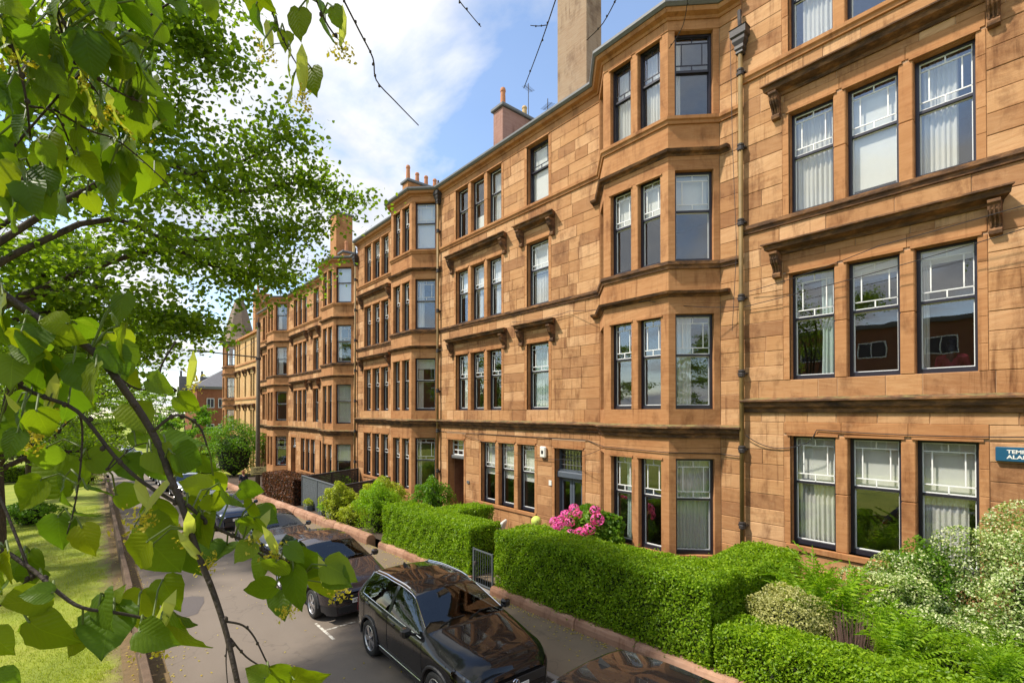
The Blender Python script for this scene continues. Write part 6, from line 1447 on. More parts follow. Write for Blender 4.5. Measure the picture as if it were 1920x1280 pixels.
((-.062,.937,5.322),(-.024,.026,-.020),(-.627,-.749,-.213),(-.072,.966,5.339)),
((-.077,1.042,5.325),(.008,.031,-.020),(-.952,.034,-.303),(-.085,.954,5.313)),
((-.097,.953,5.309),(-.001,-.017,-.036),(-.941,-.295,.164),(-.100,.956,5.309)),
((-.025,.972,5.484),(-.008,.028,-.034),(-.547,-.707,-.448),(-.014,.921,5.479)),
((-.066,.897,5.465),(-.010,.008,-.027),(-.893,-.386,.232),(-.081,.880,5.442)),
((-.012,.938,5.496),(.012,.034,-.033),(-.866,-.154,-.476),(-.009,.889,5.475)),
((.001,.934,5.454),(.004,.020,-.039),(-.995,.008,-.101),(-.001,.940,5.468)),
((-.027,.899,5.577),(.012,.003,-.035),(-.779,-.534,-.328),(-.046,.866,5.536)),
((.023,.821,5.549),(.014,.038,-.010),(-.525,.393,.755),(-.037,.859,5.510)),
((.048,.825,5.565),(.023,.017,-.009),(.572,-.813,-.112),(-.033,.864,5.503)),
((.074,.857,5.608),(.022,-.015,-.024),(-.184,-.895,.406),(.177,.785,5.659)),
((-.059,.897,5.444),(-.004,.007,-.033),(-.623,-.776,-.094),(-.074,.883,5.418)),
((-.044,.985,5.441),(.007,.042,-.019),(-.974,.211,.079),(-.043,.965,5.436)),
((-.093,.902,5.489),(.004,.016,-.030),(-.339,-.805,-.487),(-.090,.874,5.477)),
((-.039,.836,5.523),(-.013,.022,-.031),(-.934,-.303,.190),(-.046,.866,5.536)),
((.004,.810,5.536),(-.001,.012,-.028),(-.343,-.870,-.353),(-.041,.854,5.518)),
((-.029,.906,5.537),(.017,-.012,-.037),(-.577,-.817,-.009),(-.033,.864,5.503)),
((-.063,.833,5.472),(-.004,.038,-.016),(-.701,.224,.677),(-.041,.862,5.512)),
((.018,.934,5.534),(.019,.012,-.017),(.629,-.761,.158),(-.004,.895,5.473)),
((-.081,.919,5.336),(-.009,.033,-.022),(-.715,-.505,-.483),(-.072,.966,5.339)),
((-.027,.984,5.428),(.011,.044,-.014),(-.890,.329,.314),(-.027,.987,5.439)),
((-.084,.905,5.264),(-.005,-.021,-.033),(-.991,.013,.135),(-.091,.949,5.301)),
((-.049,1.095,5.362),(-.003,-.019,-.041),(-.966,-.209,.153),(-.014,1.070,5.392)),
((.182,.818,5.623),(.003,.029,-.019),(-.895,.303,.327),(.186,.772,5.607)),
((.226,.756,5.602),(-.000,.002,-.041),(-.662,-.749,-.023),(.247,.740,5.613)),
((.268,.771,5.619),(.022,.022,-.019),(-.797,.453,-.399),(.259,.739,5.590)),
((.233,.806,5.530),(.013,.038,-.022),(.909,-.390,-.147),(.241,.788,5.530)),
((.212,.749,5.529),(-.003,.028,-.020),(-.992,-.037,.118),(.217,.780,5.552)),
((.266,.823,5.567),(-.001,-.009,-.042),(-.775,-.613,.152),(.241,.788,5.530)),
((.194,.765,5.569),(.002,.010,-.008),(-.408,-.529,-.744),(.201,.773,5.575)),
((.181,.758,5.537),(-.000,.017,-.008),(-.970,.092,.226),(.204,.773,5.566)),
((.148,.758,5.580),(-.010,.022,-.015),(-.875,-.066,.479),(.184,.776,5.620)),
((.120,.827,5.605),(.007,-.008,-.022),(-.328,-.910,.253),(.181,.779,5.633)),
((.176,.758,5.597),(.015,.007,-.018),(-.656,-.324,-.681),(.186,.772,5.607)),
((.240,.731,5.619),(.028,.027,.000),(-.614,.638,-.465),(.240,.740,5.628)),
((.216,.793,5.585),(.001,-.009,-.024),(-.079,-.940,.332),(.204,.773,5.566)),
((.256,.799,5.671),(.001,.042,-.009),(-.988,.051,.144),(.240,.740,5.628)),
((.252,.689,5.576),(.009,-.002,-.026),(-.825,-.512,-.239),(.255,.739,5.597)),
((.183,.833,5.652),(-.003,.005,-.031),(-.496,-.861,-.111),(.184,.776,5.620)),
((.024,1.078,5.450),(-.015,.002,-.071),(-.231,-.973,.023),(.031,1.056,5.455)),
((-.102,.963,4.807),(-.006,-.006,-.051),(-.993,-.029,.112),(-.089,.895,4.826)),
((-.088,.880,5.413),(-.003,.025,-.023),(-.894,-.354,-.274),(-.077,.882,5.430)),
((-.099,.915,5.494),(-.020,.014,-.025),(-.809,-.365,.461),(-.090,.874,5.477)),
((-.090,.977,5.079),(.000,-.033,-.035),(.020,-.733,.680),(-.105,1.001,5.052)),
((-.085,.921,5.284),(-.009,.007,-.026),(-.776,-.626,.079),(-.091,.949,5.301)),
((.034,.871,5.527),(.009,.046,-.030),(-.864,-.147,-.481),(-.004,.895,5.473)),
((-.074,.938,5.293),(-.016,-.023,-.034),(-.077,-.807,.585),(-.085,.954,5.313)),
((-.079,.944,5.123),(.020,-.024,-.023),(-.823,-.551,-.138),(-.071,.968,5.138)),
((-.061,1.042,5.394),(-.010,.031,-.043),(-.350,-.795,-.496),(-.057,.981,5.369)),
((-.104,.988,5.134),(-.005,.001,-.038),(-.604,-.796,.047),(-.088,.978,5.156)),
((-.028,1.083,5.448),(-.023,.036,-.017),(-.860,-.367,.354),(-.033,1.010,5.409)),
((.054,.951,5.552),(.007,.031,-.028),(-.928,-.114,-.356),(.029,.924,5.473)),
((-.074,1.003,5.101),(.019,.031,-.011),(.051,-.356,-.933),(-.059,.964,5.129)),
((-.016,1.100,5.371),(.018,.009,-.026),(.213,-.961,-.174),(-.010,1.082,5.389)),
((-.082,1.002,5.004),(-.016,.025,-.043),(-.860,-.509,.019),(-.071,.977,5.029)),
((-.023,.976,5.385),(.022,-.012,-.030),(-.409,-.911,.056),(-.029,1.023,5.403)),
((.028,.892,5.169),(-.008,-.001,-.040),(-.604,-.784,.143),(-.007,.945,5.092)),
((-.062,.935,5.317),(.010,.043,-.026),(-.686,.487,.541),(-.072,.966,5.339)),
((-.069,1.012,5.089),(-.013,.026,-.048),(-.892,-.453,-.008),(-.046,.959,5.120)),
((.069,.874,5.570),(-.019,.033,-.010),(-.473,-.482,-.738),(.029,.924,5.473)),
((.070,.947,4.860),(.020,.005,-.056),(-.610,-.739,-.285),(.071,.877,4.883)),
((-.031,.974,5.494),(-.020,.034,-.013),(-.862,-.396,.318),(-.014,.921,5.479)),
((.035,.867,5.492),(-.025,.020,-.015),(-.574,-.813,-.102),(.022,.918,5.471)),
((-.009,1.078,5.429),(.004,-.008,-.041),(-.977,-.204,-.055),(-.022,1.047,5.398)),
((-.094,.938,5.446),(-.021,.021,-.016),(-.742,-.321,.588),(-.077,.882,5.430)),
((.072,.967,5.533),(-.019,.047,-.028),(-.939,-.231,.254),(.045,.935,5.475)),
((-.111,1.044,4.979),(.031,-.008,-.042),(-.307,-.951,-.042),(-.088,.989,5.040)),
((.078,.912,4.746),(.014,-.026,-.039),(-.286,-.844,.454),(.059,.819,4.719)),
((-.035,.979,5.476),(.003,.049,-.025),(-.520,-.367,-.771),(-.043,.965,5.436)),
((.030,1.079,5.457),(-.006,.040,-.048),(-.962,-.256,-.096),(.031,1.056,5.455)),
((-.056,.979,5.403),(.003,-.014,-.044),(-.664,-.724,.187),(-.040,.984,5.419)),
((.066,.953,5.559),(-.020,-.010,-.045),(-.887,-.184,.422),(.037,.930,5.474)),
((-.076,1.059,5.031),(-.000,.019,-.055),(-.180,-.931,-.319),(-.071,.977,5.029)),
((.016,.837,4.750),(-.002,.015,-.042),(-.774,-.609,-.172),(.011,.817,4.745)),
((-.061,1.001,5.086),(-.013,.007,-.055),(-.196,-.977,-.086),(-.046,.959,5.120)),
((.019,1.015,5.129),(.027,.009,-.036),(.230,-.970,-.079),(-.007,.945,5.092)),
((.031,.906,5.128),(-.014,.015,-.048),(-.932,.157,.327),(-.007,.945,5.092)),
((-.086,.997,5.087),(-.011,-.026,-.045),(-.734,-.501,.458),(-.105,1.001,5.052)),
((-.077,.916,5.107),(.019,.038,-.038),(-.669,-.332,-.665),(-.071,.968,5.138)),
((-.095,.979,5.423),(.024,-.002,-.026),(-.725,-.153,-.672),(-.073,.900,5.400)),
((-.016,.857,5.556),(.020,-.015,-.030),(-.847,-.335,-.412),(-.041,.854,5.518)),
((.034,.806,5.541),(.009,.036,-.028),(-.579,-.403,-.709),(-.033,.864,5.503)),
((-.095,.884,4.817),(.004,-.039,-.027),(-.895,-.311,.320),(-.089,.895,4.826)),
((-.073,.920,5.309),(.005,-.025,-.035),(-.329,-.796,.508),(-.079,.959,5.326)),
((.047,1.156,5.458),(-.001,.035,-.055),(.261,-.813,-.521),(.063,1.118,5.458)),
((-.021,.861,5.482),(.004,.010,-.029),(-.716,-.625,-.310),(-.025,.873,5.487)),
((.084,1.190,5.495),(-.023,.023,-.049),(-.366,-.898,-.244),(.081,1.150,5.458)),
((-.042,.976,4.849),(.000,-.011,-.046),(-.217,-.950,.225),(-.027,.961,4.846)),
((.078,1.009,5.493),(-.032,-.010,-.043),(-.696,-.388,.605),(.045,.935,5.475)),
((-.045,.885,5.485),(-.007,.031,-.040),(-.777,-.561,-.287),(-.034,.885,5.497)),
((-.026,.935,5.071),(.009,-.022,-.040),(-.676,-.696,.242),(-.020,.950,5.102)),
((-.036,.896,5.445),(.013,.047,-.018),(.925,-.334,-.179),(-.020,.912,5.483)),
((-.015,.837,5.492),(.007,.000,-.050),(-.188,-.982,-.031),(-.029,.869,5.495)),
((-.105,1.001,5.060),(-.015,-.022,-.030),(-.364,-.650,.667),(-.105,1.001,5.052)),
((-.036,.919,5.567),(.004,.030,-.027),(-.703,-.418,-.575),(-.041,.854,5.518)),
((-.098,.861,5.490),(.003,.005,-.032),(-.981,-.164,-.102),(-.106,.897,5.515)),
((-.063,.847,4.743),(.027,-.041,-.024),(-.723,-.637,.267),(-.086,.881,4.763)),
((.043,1.142,5.503),(-.001,.007,-.048),(-.857,-.512,-.057),(.031,1.056,5.455)),
((-.062,1.009,4.901),(-.025,.011,-.045),(-.511,-.856,.077),(-.021,.958,4.894)),
((.008,.946,5.545),(.022,.021,-.019),(-.229,-.514,-.826),(-.009,.889,5.475)),
((.016,.901,5.609),(-.011,.012,-.037),(-.932,-.322,.164),(-.041,.854,5.518)),
((-.088,.866,5.461),(-.021,.004,-.030),(-.767,-.410,.493),(-.087,.876,5.465)),
((-.069,.937,4.811),(-.007,-.013,-.045),(-.594,-.741,.314),(-.072,.873,4.813)),
((-.038,1.017,4.900),(-.015,.025,-.045),(-.939,-.319,.131),(-.019,.957,4.905)),
((.032,.932,5.495),(.029,.024,-.020),(.518,-.827,-.217),(.029,.924,5.473)),
((.014,.979,5.518),(-.019,.006,-.039),(-.784,-.547,.294),(.008,.906,5.469)),
((-.092,.933,5.439),(.010,-.017,-.046),(-.184,-.936,.299),(-.077,.882,5.430)),
((-.050,.942,5.117),(.032,-.017,-.017),(-.524,-.841,-.139),(-.046,.959,5.120)),
((-.061,.915,5.551),(-.018,.017,-.018),(-.792,-.248,.558),(-.046,.866,5.536)),
((-.001,.896,5.066),(-.016,-.016,-.054),(-.863,-.353,.361),(.001,.941,5.079)),
((-.086,.942,5.552),(-.016,-.003,-.049),(-.578,-.782,.235),(-.098,.886,5.496)),
((.018,.877,5.555),(-.023,.036,-.014),(-.861,-.496,.111),(-.029,.869,5.495)),
((-.090,.862,5.476),(.030,-.010,-.013),(-.448,-.764,-.465),(-.090,.874,5.477)),
((-.115,.938,5.531),(.020,.017,-.001),(-.514,.545,-.662),(-.106,.897,5.515)),
((-.013,.930,5.584),(-.010,-.009,-.051),(-.378,-.895,.238),(-.037,.859,5.510)),
((-.046,.948,5.519),(.008,.011,-.038),(-.201,-.931,-.304),(-.034,.885,5.497)),
((.022,.928,5.169),(-.003,-.015,-.043),(-.967,-.207,.148),(-.007,.945,5.092)),
((-.061,.906,4.723),(.018,.012,-.045),(-.244,-.908,-.340),(-.082,.878,4.769)),
((-.020,.839,5.489),(.001,.034,-.029),(-.782,.419,.462),(-.029,.869,5.495)),
((.026,1.140,5.440),(.018,.002,-.045),(-.133,-.987,-.095),(.046,1.087,5.457)),
((.015,1.113,5.502),(-.010,.035,-.028),(-.884,.112,.454),(.014,1.037,5.450)),
((.030,.925,5.476),(.019,.043,-.013),(-.708,.477,.521),(.029,.924,5.473)),
((-.097,1.066,5.005),(.037,-.028,-.032),(-.332,-.861,.386),(-.071,.977,5.029)),
((-.099,.962,5.162),(-.016,.025,-.051),(-.937,-.320,.138),(-.105,.987,5.173)),
((.009,.841,5.557),(.010,.040,-.023),(-.884,-.045,-.465),(-.037,.859,5.510)),
((-.102,.978,5.407),(.016,.033,-.010),(.639,-.501,-.583),(-.072,.909,5.391)),
((.020,.983,5.109),(.012,-.011,-.057),(-.165,-.974,.153),(.001,.941,5.079)),
((-.011,1.022,5.087),(-.022,-.021,-.038),(-.165,-.826,.539),(-.007,.945,5.092)),
((-.107,.936,4.712),(.020,-.024,-.020),(-.231,-.735,.637),(-.109,.901,4.741)),
((-.098,.861,5.506),(.023,-.021,-.012),(-.576,-.766,.286),(-.106,.897,5.515)),
((-.062,.914,5.003),(.013,.013,-.036),(.222,-.944,-.243),(-.061,.972,5.024)),
((-.062,.927,5.116),(-.006,-.024,-.035),(.042,-.831,.555),(-.059,.964,5.129)),
((-.060,.884,5.453),(.026,-.008,-.030),(-.257,-.966,.038),(-.077,.882,5.430)),
((-.090,.963,5.353),(-.019,.047,-.036),(-.953,-.198,.231),(-.076,.961,5.332)),
((-.038,.853,5.551),(.017,-.002,-.040),(-.919,-.093,-.382),(-.052,.878,5.555)),
((.020,1.035,5.457),(-.034,.031,-.024),(-.744,-.622,.245),(.022,1.046,5.453)),
((.013,.855,5.488),(.017,.015,-.021),(.595,.359,.719),(-.004,.895,5.473)),
((-.106,.966,5.379),(-.006,.011,-.043),(-.315,-.930,-.188),(-.072,.917,5.381)),
((.010,.916,5.095),(.024,-.003,-.039),(-.020,-.997,.073),(.001,.941,5.079)),
((-.096,1.066,5.094),(.033,-.014,-.033),(-.189,-.959,.211),(-.105,1.001,5.052)),
((-.081,.926,5.514),(-.010,.043,-.009),(-.668,.001,.744),(-.090,.874,5.477)),
((-.116,.929,5.549),(.010,.026,-.025),(.517,-.687,-.510),(-.114,.908,5.534)),
((-.101,.924,5.331),(-.006,.001,-.051),(-.180,-.984,-.004),(-.118,.970,5.326)),
((-.007,.857,5.499),(.035,-.017,-.015),(-.300,-.900,.316),(-.025,.873,5.487))]
NEAR_BLOSSOM = [
((-.059,.967,4.983),(-.051,.966,5.018)),
((-.061,.935,4.942),(-.017,.958,4.938)),
((-.075,1.001,4.955),(-.051,.966,5.018)),
((-.013,.962,5.006),(-.019,.950,4.998)),
((.121,.815,4.785),(.114,.815,4.787)),
((.144,.785,4.782),(.121,.808,4.766)),
((.207,.783,4.786),(.211,.804,4.779)),
((.265,.772,4.713),(.241,.795,4.741)),
((.226,.798,4.692),(.241,.795,4.741)),
((.019,.790,4.718),(.019,.818,4.741)),
((.060,.835,4.677),(.067,.819,4.715)),
((-.002,.826,4.715),(.003,.816,4.749)),
((.040,.871,4.837),(.071,.877,4.883)),
((-.031,1.008,4.805),(-.032,.963,4.823)),
((.014,1.114,5.415),(-.010,1.082,5.389)),
((.037,1.045,5.460),(.031,1.056,5.455)),
((-.021,.931,5.469),(-.014,.921,5.479)),
((-.052,.981,5.489),(-.050,.955,5.434)),
((.051,1.016,5.471),(.031,1.056,5.455)),
((.260,.793,5.529),(.245,.789,5.527)),
((.297,.770,5.581),(.278,.743,5.576)),
((.202,.841,5.559),(.217,.780,5.552)),
((.241,.790,5.484),(.245,.789,5.527)),
((-.072,.969,5.281),(-.091,.949,5.301)),
((.002,.984,5.460),(-.002,1.017,5.444)),
((.092,.850,4.662),(.067,.819,4.715)),
((.174,.797,4.805),(.177,.817,4.799)),
((.243,.818,4.798),(.223,.799,4.772)),
((.304,.785,4.708),(.241,.795,4.741)),
((-.047,.968,4.898),(-.021,.958,4.894)),
((-.074,.879,5.447),(-.081,.880,5.442)),
((-.023,1.021,5.396),(-.025,1.035,5.401)),
((.027,.960,5.467),(.037,.930,5.474)),
((.136,.813,4.763),(.121,.808,4.766)),
((.100,.840,4.818),(.105,.828,4.821)),
((-.083,.940,4.930),(-.018,.956,4.916)),
((-.037,.899,5.519),(-.036,.878,5.503)),
((.009,.832,5.502),(-.025,.873,5.487)),
((.053,.892,4.843),(.071,.877,4.883)),
((.072,.900,5.010),(.086,.896,4.991)),
((.130,1.038,5.051),(.110,.993,5.030)),
((-.095,.963,5.315),(-.100,.956,5.309)),
((.191,.808,5.548),(.213,.778,5.557)),
((.290,.778,5.595),(.278,.743,5.576))]
def leaf_mesh(seed):
    rr = random.Random(seed)
    ys = [-.10, -.03, .06, .18, .32, .48, .64, .80, .93, 1.06]; hw = [.16, .30, .40, .475, .485, .44, .355, .235, .11, .0]
    V = []; F = []; cols = [-1, -.66, -.33, 0, .33, .66, 1]; bend = rr.uniform(.02, .55); cup = rr.uniform(-.25, .40); ph = rr.random() * 6; tw_ = rr.uniform(-.45, .45)
    for i, (y, w) in enumerate(zip(ys, hw)):
        for c in cols:
            jag = (1 + .05 * (rr.random() - .5) + (.035 if i % 2 else -.02)) if abs(c) == 1 else 1
            x = c * w * jag; yy = y
            if i < 2: yy = y * abs(c) ** .6 if abs(c) > 0 else max(0.0, y)       # heart-shaped base: lobes behind the stalk
            if i == 0 and c == 0: yy = .02
            z = -bend * yy * yy + cup * (abs(x) ** 1.3) * .9 + .018 * math.sin(c * 5 + yy * 9 + ph) + .02 * math.sin(abs(c) * 3 + yy * 26) * abs(c) + tw_ * x * yy
            V.append((x, yy, z))
    n = len(cols)
    for i in range(len(ys) - 1):
        for k in range(n - 1):
            f = (i * n + k, i * n + k + 1, (i + 1) * n + k + 1, (i + 1) * n + k); F.append(f)
    return new_mesh('leaf', V, F, M['lindennear'], rr.random(), True)
LEAFM = [leaf_mesh(s) for s in range(16)]
NT0 = Vector((-2.5, -.9, zr(-.9)))
nt_ = empty('lime_tree', NT0, 0, 'nearest lime tree whose low blossoming branches hang in front of the street', 'tree', 'lime trees along the lawn')
b = MB()
def rel(p): return tuple(Vector(p) - NT0)
limb(b, [(0, 0, -.2), (.05, .02, 2.5), (.0, .1, 5.2), (-.1, .0, 8.0)], .30, .16, 12)
low_l = limb(b, [rel((-2.5, -.85, 4.2)), rel((-1.6, .2, 5.0)), rel((-.9, .9, 5.35)), rel((-.45, 1.1, 5.35)), rel((-.17, 1.03, 5.24))], .08, .016, 8)
high_l = limb(b, [rel((-2.5, -.85, 5.6)), rel((-1.5, -.1, 6.7)), rel((-.5, .55, 6.65)), rel((.1, .75, 6.4)), rel((.55, .75, 6.3)), rel((1.1, .65, 6.35))], .08, .014, 8)
lo2_l = limb(b, [rel((-2.5, -.85, 3.6)), rel((-1.5, .4, 4.5)), rel((-.7, .95, 4.85)), rel((-.17, 1.03, 4.95))], .06, .010, 8)
b.build('trunk', M['bark'], nt_, smooth=True)
allp = [Vector(p) for p in low_l + high_l + lo2_l]
branches = []; bpts = []
for ti, (ra_, rb_, pts) in enumerate(NEAR_TWIGS):
    P_ = [Vector(rel(p)) for p in pts]
    off = ti in (0, 1, 5, 6, 12, 13, 17, 18, 19, 20, 21, 22, 24, 25)
    if off:      # starts outside the picture: join it to the nearest limb
        q = min(allp, key=lambda v: (v - P_[0]).length); mid = P_[0].lerp(q, .5) + Vector((0, 0, .06)); P_ = [q, mid] + P_
    mb_ = MB(); path = limb(mb_, P_, ra_ * .56, rb_ * .62, 7)
    for k_, p in enumerate(path[3:-1:2]):      # buds and knuckles
        q_ = min(rb_, .0022)
        if random.random() < .5: mb_.lathe([(.0, -q_ * 2.0), (q_ * 1.5, -q_), (q_ * 1.4, q_), (.0, q_ * 2.2)], 6, tuple(p + Vector((random.uniform(-1, 1), random.uniform(-1, 1), random.uniform(-1, 1))) * rb_))
    branches.append(mb_.build('branch', M['twig'], nt_, smooth=True)); bpts.append(path)
def nearest(S): return min(range(len(bpts)), key=lambda i: min((q - S).length for q in bpts[i]))
stk = {}
for k_, (B, D_, n, S) in enumerate(NEAR_LEAVES):
    B, D_, n, S = Vector(rel(B)), Vector(D_), Vector(n), Vector(rel(S)); ln = D_.length; y_ = D_ / ln; x_ = y_.cross(n).normalized(); z_ = x_.cross(y_)
    m = Matrix((( x_.x * ln, y_.x * ln, z_.x * ln, B.x), (x_.y * ln, y_.y * ln, z_.y * ln, B.y), (x_.z * ln, y_.z * ln, z_.z * ln, B.z), (0, 0, 0, 1)))
    i = nearest(S); link('leaf', LEAFM[k_ % 16], branches[i], m=m)
    stk.setdefault(i, MB()).tube([S, S.lerp(B, .5) + Vector((0, 0, .012)), B, B + y_ * ln * .06], .0013, 5)
for i, mb_ in stk.items(): tag(mb_.build('leaf_stalks', M['stalk'], branches[i]), kind='stuff')
BLM = []
for s in range(3):
    q = nrmz(rng.normal(size=(26, 3))); pp = q * np.array([.024, .024, .018]) * rng.uniform(.3, 1.2, (26, 1))
    me_ = cloud_mesh('blossom', np.concatenate([pp + rng.normal(0, .003, pp.shape), pp * 1.08 + rng.normal(0, .004, pp.shape), pp * .95 + rng.normal(0, .005, pp.shape)]), .0075, 'yellowflower', 'rhomb', (0, 0, 1), .15); BLM.append(me_)
bract_m = new_mesh('bract', [(-.004, 0, 0), (.004, 0, 0), (.011, .025, .003), (.010, .055, .0), (0, .075, -.006), (-.010, .055, .0), (-.011, .025, .003)], [(0, 1, 2, 3, 4, 5, 6)], M['bract'], .6)
for k_, (Bp, S) in enumerate(NEAR_BLOSSOM[::2]):
    Bp, S = Vector(rel(Bp)), Vector(rel(S)); i = nearest(S)
    o = link('blossom', BLM[k_ % 3], branches[i], loc=Bp, rot=(random.random() * 6, random.random() * 6, random.random() * 6), scale=(random.uniform(.6, 1.0),) * 3)
    link('bract', bract_m, branches[i], loc=Bp.lerp(S, .4), rot=(random.uniform(1.2, 2.4), random.uniform(-.6, .6), random.uniform(-.9, .3)), scale=(random.uniform(.5, .8), random.uniform(.7, .95), 1))
    stk2 = MB().tube([S, S.lerp(Bp, .5) + Vector((0, 0, .006)), Bp], .0009, 4).build('blossom_stalk', M['stalk'], branches[i])
# crown over and behind the viewer
C = []
for _ in range(110):
    a = random.random() * 6.28; r = 3.6 * random.random() ** .5; c = np.array([-.2 + r * math.cos(a), .3 + r * math.sin(a), 5.4 + random.uniform(2.0, 5.5)])
    C.append(c + rng.normal(0, 1, (46, 3)) * np.array([.34, .34, .10]))
C = np.concatenate(C); C = C + np.array([-2.3, -1.3, .8]) - np.array(NT0)
Wd = C + np.array(NT0); dep = Wd[:, 0] * .648 + Wd[:, 1] * .7616; upz = Wd[:, 2] - 5
C = C[(dep < .1) | (upz > 1.02 * dep + .1)]
tag(link('crown', cloud_mesh('crown', C, .10, 'linden', 'round', (-.2, .1, 1), .5), nt_), kind='stuff')
# ------------------------------------------------------------------ people and small garden things
M['navy'] = simple('navy_cloth', (.015, .018, .035), .85); M['maroon'] = simple('maroon_cloth', (.20, .015, .035), .8); M['skin'] = simple('skin', (.50, .28, .20), .6)
M['hairred'] = simple('auburn_hair', (.22, .07, .025), .7); M['hairdark'] = simple('dark_hair', (.018, .013, .012), .6); M['denim'] = simple('dark_trousers', (.03, .035, .05), .85)
def body_mesh(name, chains, parent, mat, rnd_=.5):
    """one continuous figure: tapered limbs fused by a voxel remesh"""
    b = MB()
    for pts, rs in chains:
        P_ = [Vector(p) for p in pts]; out_ = []; ro = []
        for i in range(len(P_) - 1):
            for q in range(5): u = q / 5; out_.append(P_[i].lerp(P_[i + 1], u)); ro.append(rs[i] + (rs[i + 1] - rs[i]) * u)
        out_.append(P_[-1]); ro.append(rs[-1]); b.tube(out_, ro, 10)
        for p, r in ((P_[0], rs[0]), (P_[-1], rs[-1])):
            b.lathe([(.001, -r)] + [(r * math.cos(t), r * math.sin(t)) for t in np.linspace(-1.2, 1.2, 7)] + [(.001, r)], 10, tuple(p))
    o = b.build(name, M[mat], parent); m = o.modifiers.new('remesh', 'REMESH'); m.mode = 'VOXEL'; m.voxel_size = .018; m.use_smooth_shade = True
    sm = o.modifiers.new('smooth', 'SMOOTH'); sm.factor = .6; sm.iterations = 6
    return o
pe = empty('person', (7.0, 34.1, zr(34.1) + .1), R(8), 'person in a dark navy top with auburn hair walking along the pavement by the hedge', 'person')
body_mesh('body', [([(-.09, .02, .93), (-.10, .12, .50), (-.10, .02, .09)], [.085, .062, .042]), ([(.09, -.02, .93), (.10, -.02, .50), (.10, -.22, .12)], [.085, .062, .042]), ([(-.10, .02, .06), (-.10, .16, .045)], [.045, .035]), ([(.10, -.22, .08), (.10, -.10, .04)], [.045, .035]),
    ([(0, 0, .92), (0, .01, 1.12), (0, .02, 1.36), (0, .02, 1.44)], [.13, .125, .135, .08]), ([(-.15, .02, 1.39), (.15, .02, 1.39)], [.062, .062]), ([(-.19, .02, 1.38), (-.24, -.05, 1.13), (-.23, .02, .90), (-.23, .06, .80)], [.055, .042, .034, .028]), ([(.19, .02, 1.38), (.24, .06, 1.13), (.22, .18, .93), (.21, .22, .84)], [.055, .042, .034, .028]),
    ([(0, .02, 1.44), (0, .03, 1.52)], [.055, .055]), ([(0, .04, 1.57), (0, .05, 1.66)], [.085, .08]), ([(0, .12, 1.60), (0, .135, 1.585)], [.014, .016])], pe, 'skin')
def cloth(name, chains, mat, parent): 
    o = body_mesh(name, chains, parent, mat); return o
cloth('top', [([(0, 0, .93), (0, .01, 1.12), (0, .02, 1.36), (0, .02, 1.42)], [.145, .140, .150, .085]), ([(-.16, .02, 1.39), (.16, .02, 1.39)], [.075, .075]), ([(-.19, .02, 1.38), (-.235, -.04, 1.18)], [.068, .058]), ([(.19, .02, 1.38), (.235, .05, 1.18)], [.068, .058])], 'navy', pe)
cloth('trousers', [([(-.09, .02, .93), (-.10, .12, .50), (-.10, .03, .14)], [.10, .078, .058]), ([(.09, -.02, .93), (.10, -.02, .50), (.10, -.20, .17)], [.10, .078, .058]), ([(-.07, 0, .95), (.07, 0, .95)], [.115, .115])], 'denim', pe)
cloth('hair', [([(0, .02, 1.60), (0, .03, 1.68)], [.092, .085]), ([(0, -.01, 1.60), (0, -.015, 1.52)], [.07, .05])], 'hairred', pe)
pw = empty('person', (13.05, 1.72, 5.10), R(90), 'person with long dark hair in maroon top seated behind the first-floor window', 'person')
body_mesh('body', [([(-.10, .0, .50), (-.12, -.42, .52), (-.12, -.40, .08)], [.09, .068, .045]), ([(.10, .0, .50), (.12, -.42, .52), (.12, -.40, .08)], [.09, .068, .045]), ([(-.12, -.40, .06), (-.12, -.55, .045)], [.045, .035]), ([(.12, -.40, .06), (.12, -.55, .045)], [.045, .035]), ([(0, 0, .50), (0, .02, .72), (0, 0, .98), (0, 0, 1.05)], [.14, .125, .135, .07]), ([(-.15, 0, 1.0), (.15, 0, 1.0)], [.06, .06]),
   ([(-.19, 0, .99), (-.25, -.06, .76), (-.16, -.28, .66), (-.10, -.36, .66)], [.055, .042, .034, .03]), ([(.19, 0, .99), (.25, -.06, .76), (.16, -.28, .66), (.10, -.36, .66)], [.055, .042, .034, .03]), ([(0, 0, 1.05), (0, -.01, 1.12)], [.05, .05]), ([(0, -.02, 1.17), (0, -.03, 1.27)], [.085, .08]), ([(0, -.10, 1.20), (0, -.115, 1.185)], [.013, .015])], pw, 'skin')
cloth('top', [([(0, 0, .52), (0, .02, .72), (0, 0, .98), (0, 0, 1.03)], [.155, .142, .15, .08]), ([(-.16, 0, 1.0), (.16, 0, 1.0)], [.072, .072]), ([(-.19, 0, .99), (-.25, -.06, .76), (-.18, -.24, .67)], [.066, .054, .045]), ([(.19, 0, .99), (.25, -.06, .76), (.18, -.24, .67)], [.066, .054, .045])], 'maroon', pw)
cloth('hair', [([(0, .0, 1.20), (0, -.01, 1.29)], [.095, .088]), ([(0, .05, 1.2), (0, .075, 1.0), (0, .09, .86)], [.085, .085, .06])], 'hairdark', pw)
st = MB(); st.bbox(-.22, .22, -.22, .22, .36, .40, .01)
for sx in (-.18, .18):
    for sy in (-.18, .18): st.tube([(sx, sy, 0), (sx, sy, .37)], .018, 6)
so_ = st.build('stool', M['wood']); so_.location = (13.05, 1.72, 5.10); tag(so_, 'wooden stool under the seated person in the first-floor room', 'stool')
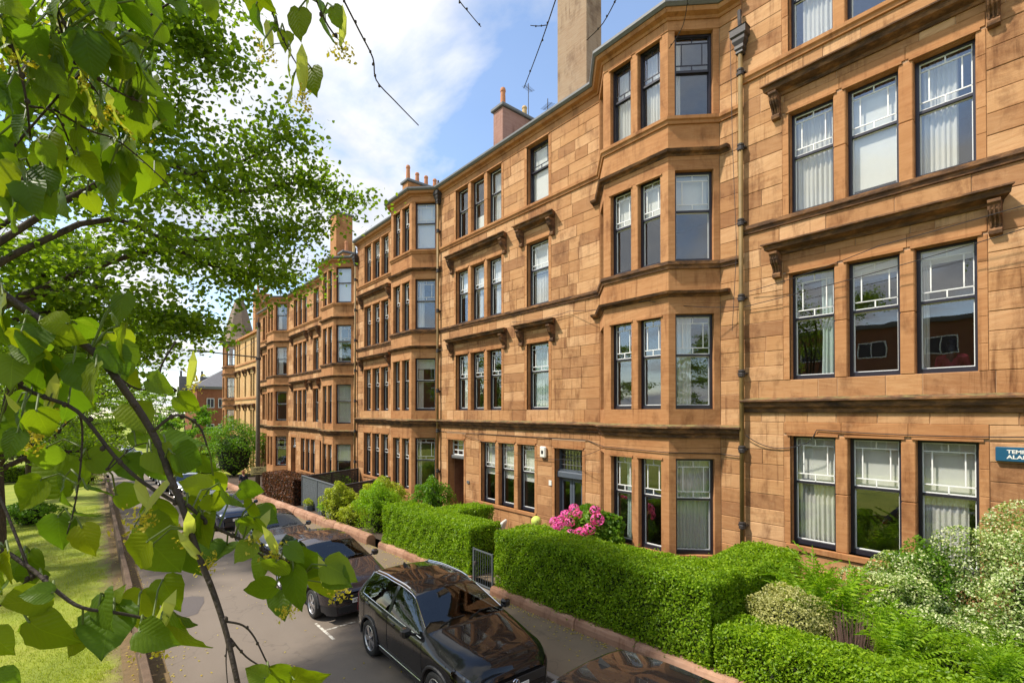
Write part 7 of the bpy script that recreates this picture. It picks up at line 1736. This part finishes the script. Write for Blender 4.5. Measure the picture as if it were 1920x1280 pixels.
# room furniture glimpsed: picture, dried grasses, plants
pf = MB(); pf.bbox(-.02, .02, -.4, .4, -.5, .5, .006); po = pf.build('picture_frame', M['iron']); po.location = (16.52, 21.6, 6.6); tag(po, 'dark framed picture on the wall inside the far bay', 'picture')
MB().box(-.026, -.021, -.33, .33, -.43, .43).build('print', M['lead'], po)
dg = empty('dried_grasses', (11.55, 8.0, 1.55), 0, 'vase of dried grasses inside the front window of the near bay', 'vase')
MB().lathe([(.05, 0), (.09, .08), (.07, .22), (.05, .26)], 12).build('vase', M['lead'], dg); bb = MB()
for q in range(14): a = random.random() * 6.28; bb.tube([(0, 0, .24), (.06 * math.cos(a), .06 * math.sin(a), .45), (.2 * math.cos(a), .2 * math.sin(a), .75)], [.004, .006, .014], 5)
bb.build('stems', M['claypale'], dg)
# smiley ball ornament, folding chair, stakes
M['ball'] = simple('lime_ball', (.50, .60, .10), .6, var=.05)
bo = empty('ball_ornament', (9.5, 10.1, gz(10)), 0, 'lime yellow ball ornament on a thin stake behind the hedge', 'ornament'); zc = 1.92 - gz(10)
MB().lathe([(.001, -.15)] + [(.15 * math.cos(t), .15 * math.sin(t)) for t in np.linspace(-1.4, 1.4, 13)] + [(.001, .15)], 18, (0, 0, zc)).build('ball', M['ball'], bo, smooth=True); MB().tube([(0, 0, 0), (0, 0, zc - .14)], .012, 6).build('stake', M['iron'], bo)
for sx in (-.05, .05): MB().lathe([(.0, .0), (.016, .0), (.012, .008), (0, .01)], 8, (0, 0, 0)).build('eye_mark', M['ink'], bo, m=Matrix.Translation((-.10 + .0, -.095 + sx * .9, zc + .035 + .0)) @ Matrix.Rotation(R(-90), 4, 'Y'))
for k_, (y, h, lab_) in enumerate(((9.72, 1.25, 'thin rusty plant stake next to the ball ornament'), (9.55, 1.15, 'short thin rusty plant stake between two taller ones'), (9.45, 1.3, 'tallest thin rusty plant stake nearest the hydrangea'))):
    tag(MB().tube([(9.7, y, gz(y)), (9.7, y, gz(y) + h)], .010, 6).build('plant_stake', M['iron']), lab_, 'stake', 'rusty stakes by the door path')
ch = empty('garden_chair', (9.35, 12.05, gz(12)), R(215), 'white cushioned garden chair in the gap between the hedges', 'chair')
MB().bbox(-.26, .26, -.26, .26, .40, .48, .03).build('seat', M['white'], ch)
o = MB().bbox(-.26, .26, -.05, .05, 0, .62, .03).build('backrest', M['white'], ch); o.location = (0, .27, .46); o.rotation_euler = (R(-18), 0, 0)
for sx in (-.23, .23):
    for sy in (-.22, .22): MB().tube([(sx, sy, 0), (sx * .9, sy * .9, .41)], .014, 6).build('leg', M['iron'], ch)
for sx in (-.28, .28): MB().tube([(sx, .25, .66), (sx, -.2, .66), (sx * .95, -.24, .42)], .014, 6).build('armrest', M['iron'], ch)
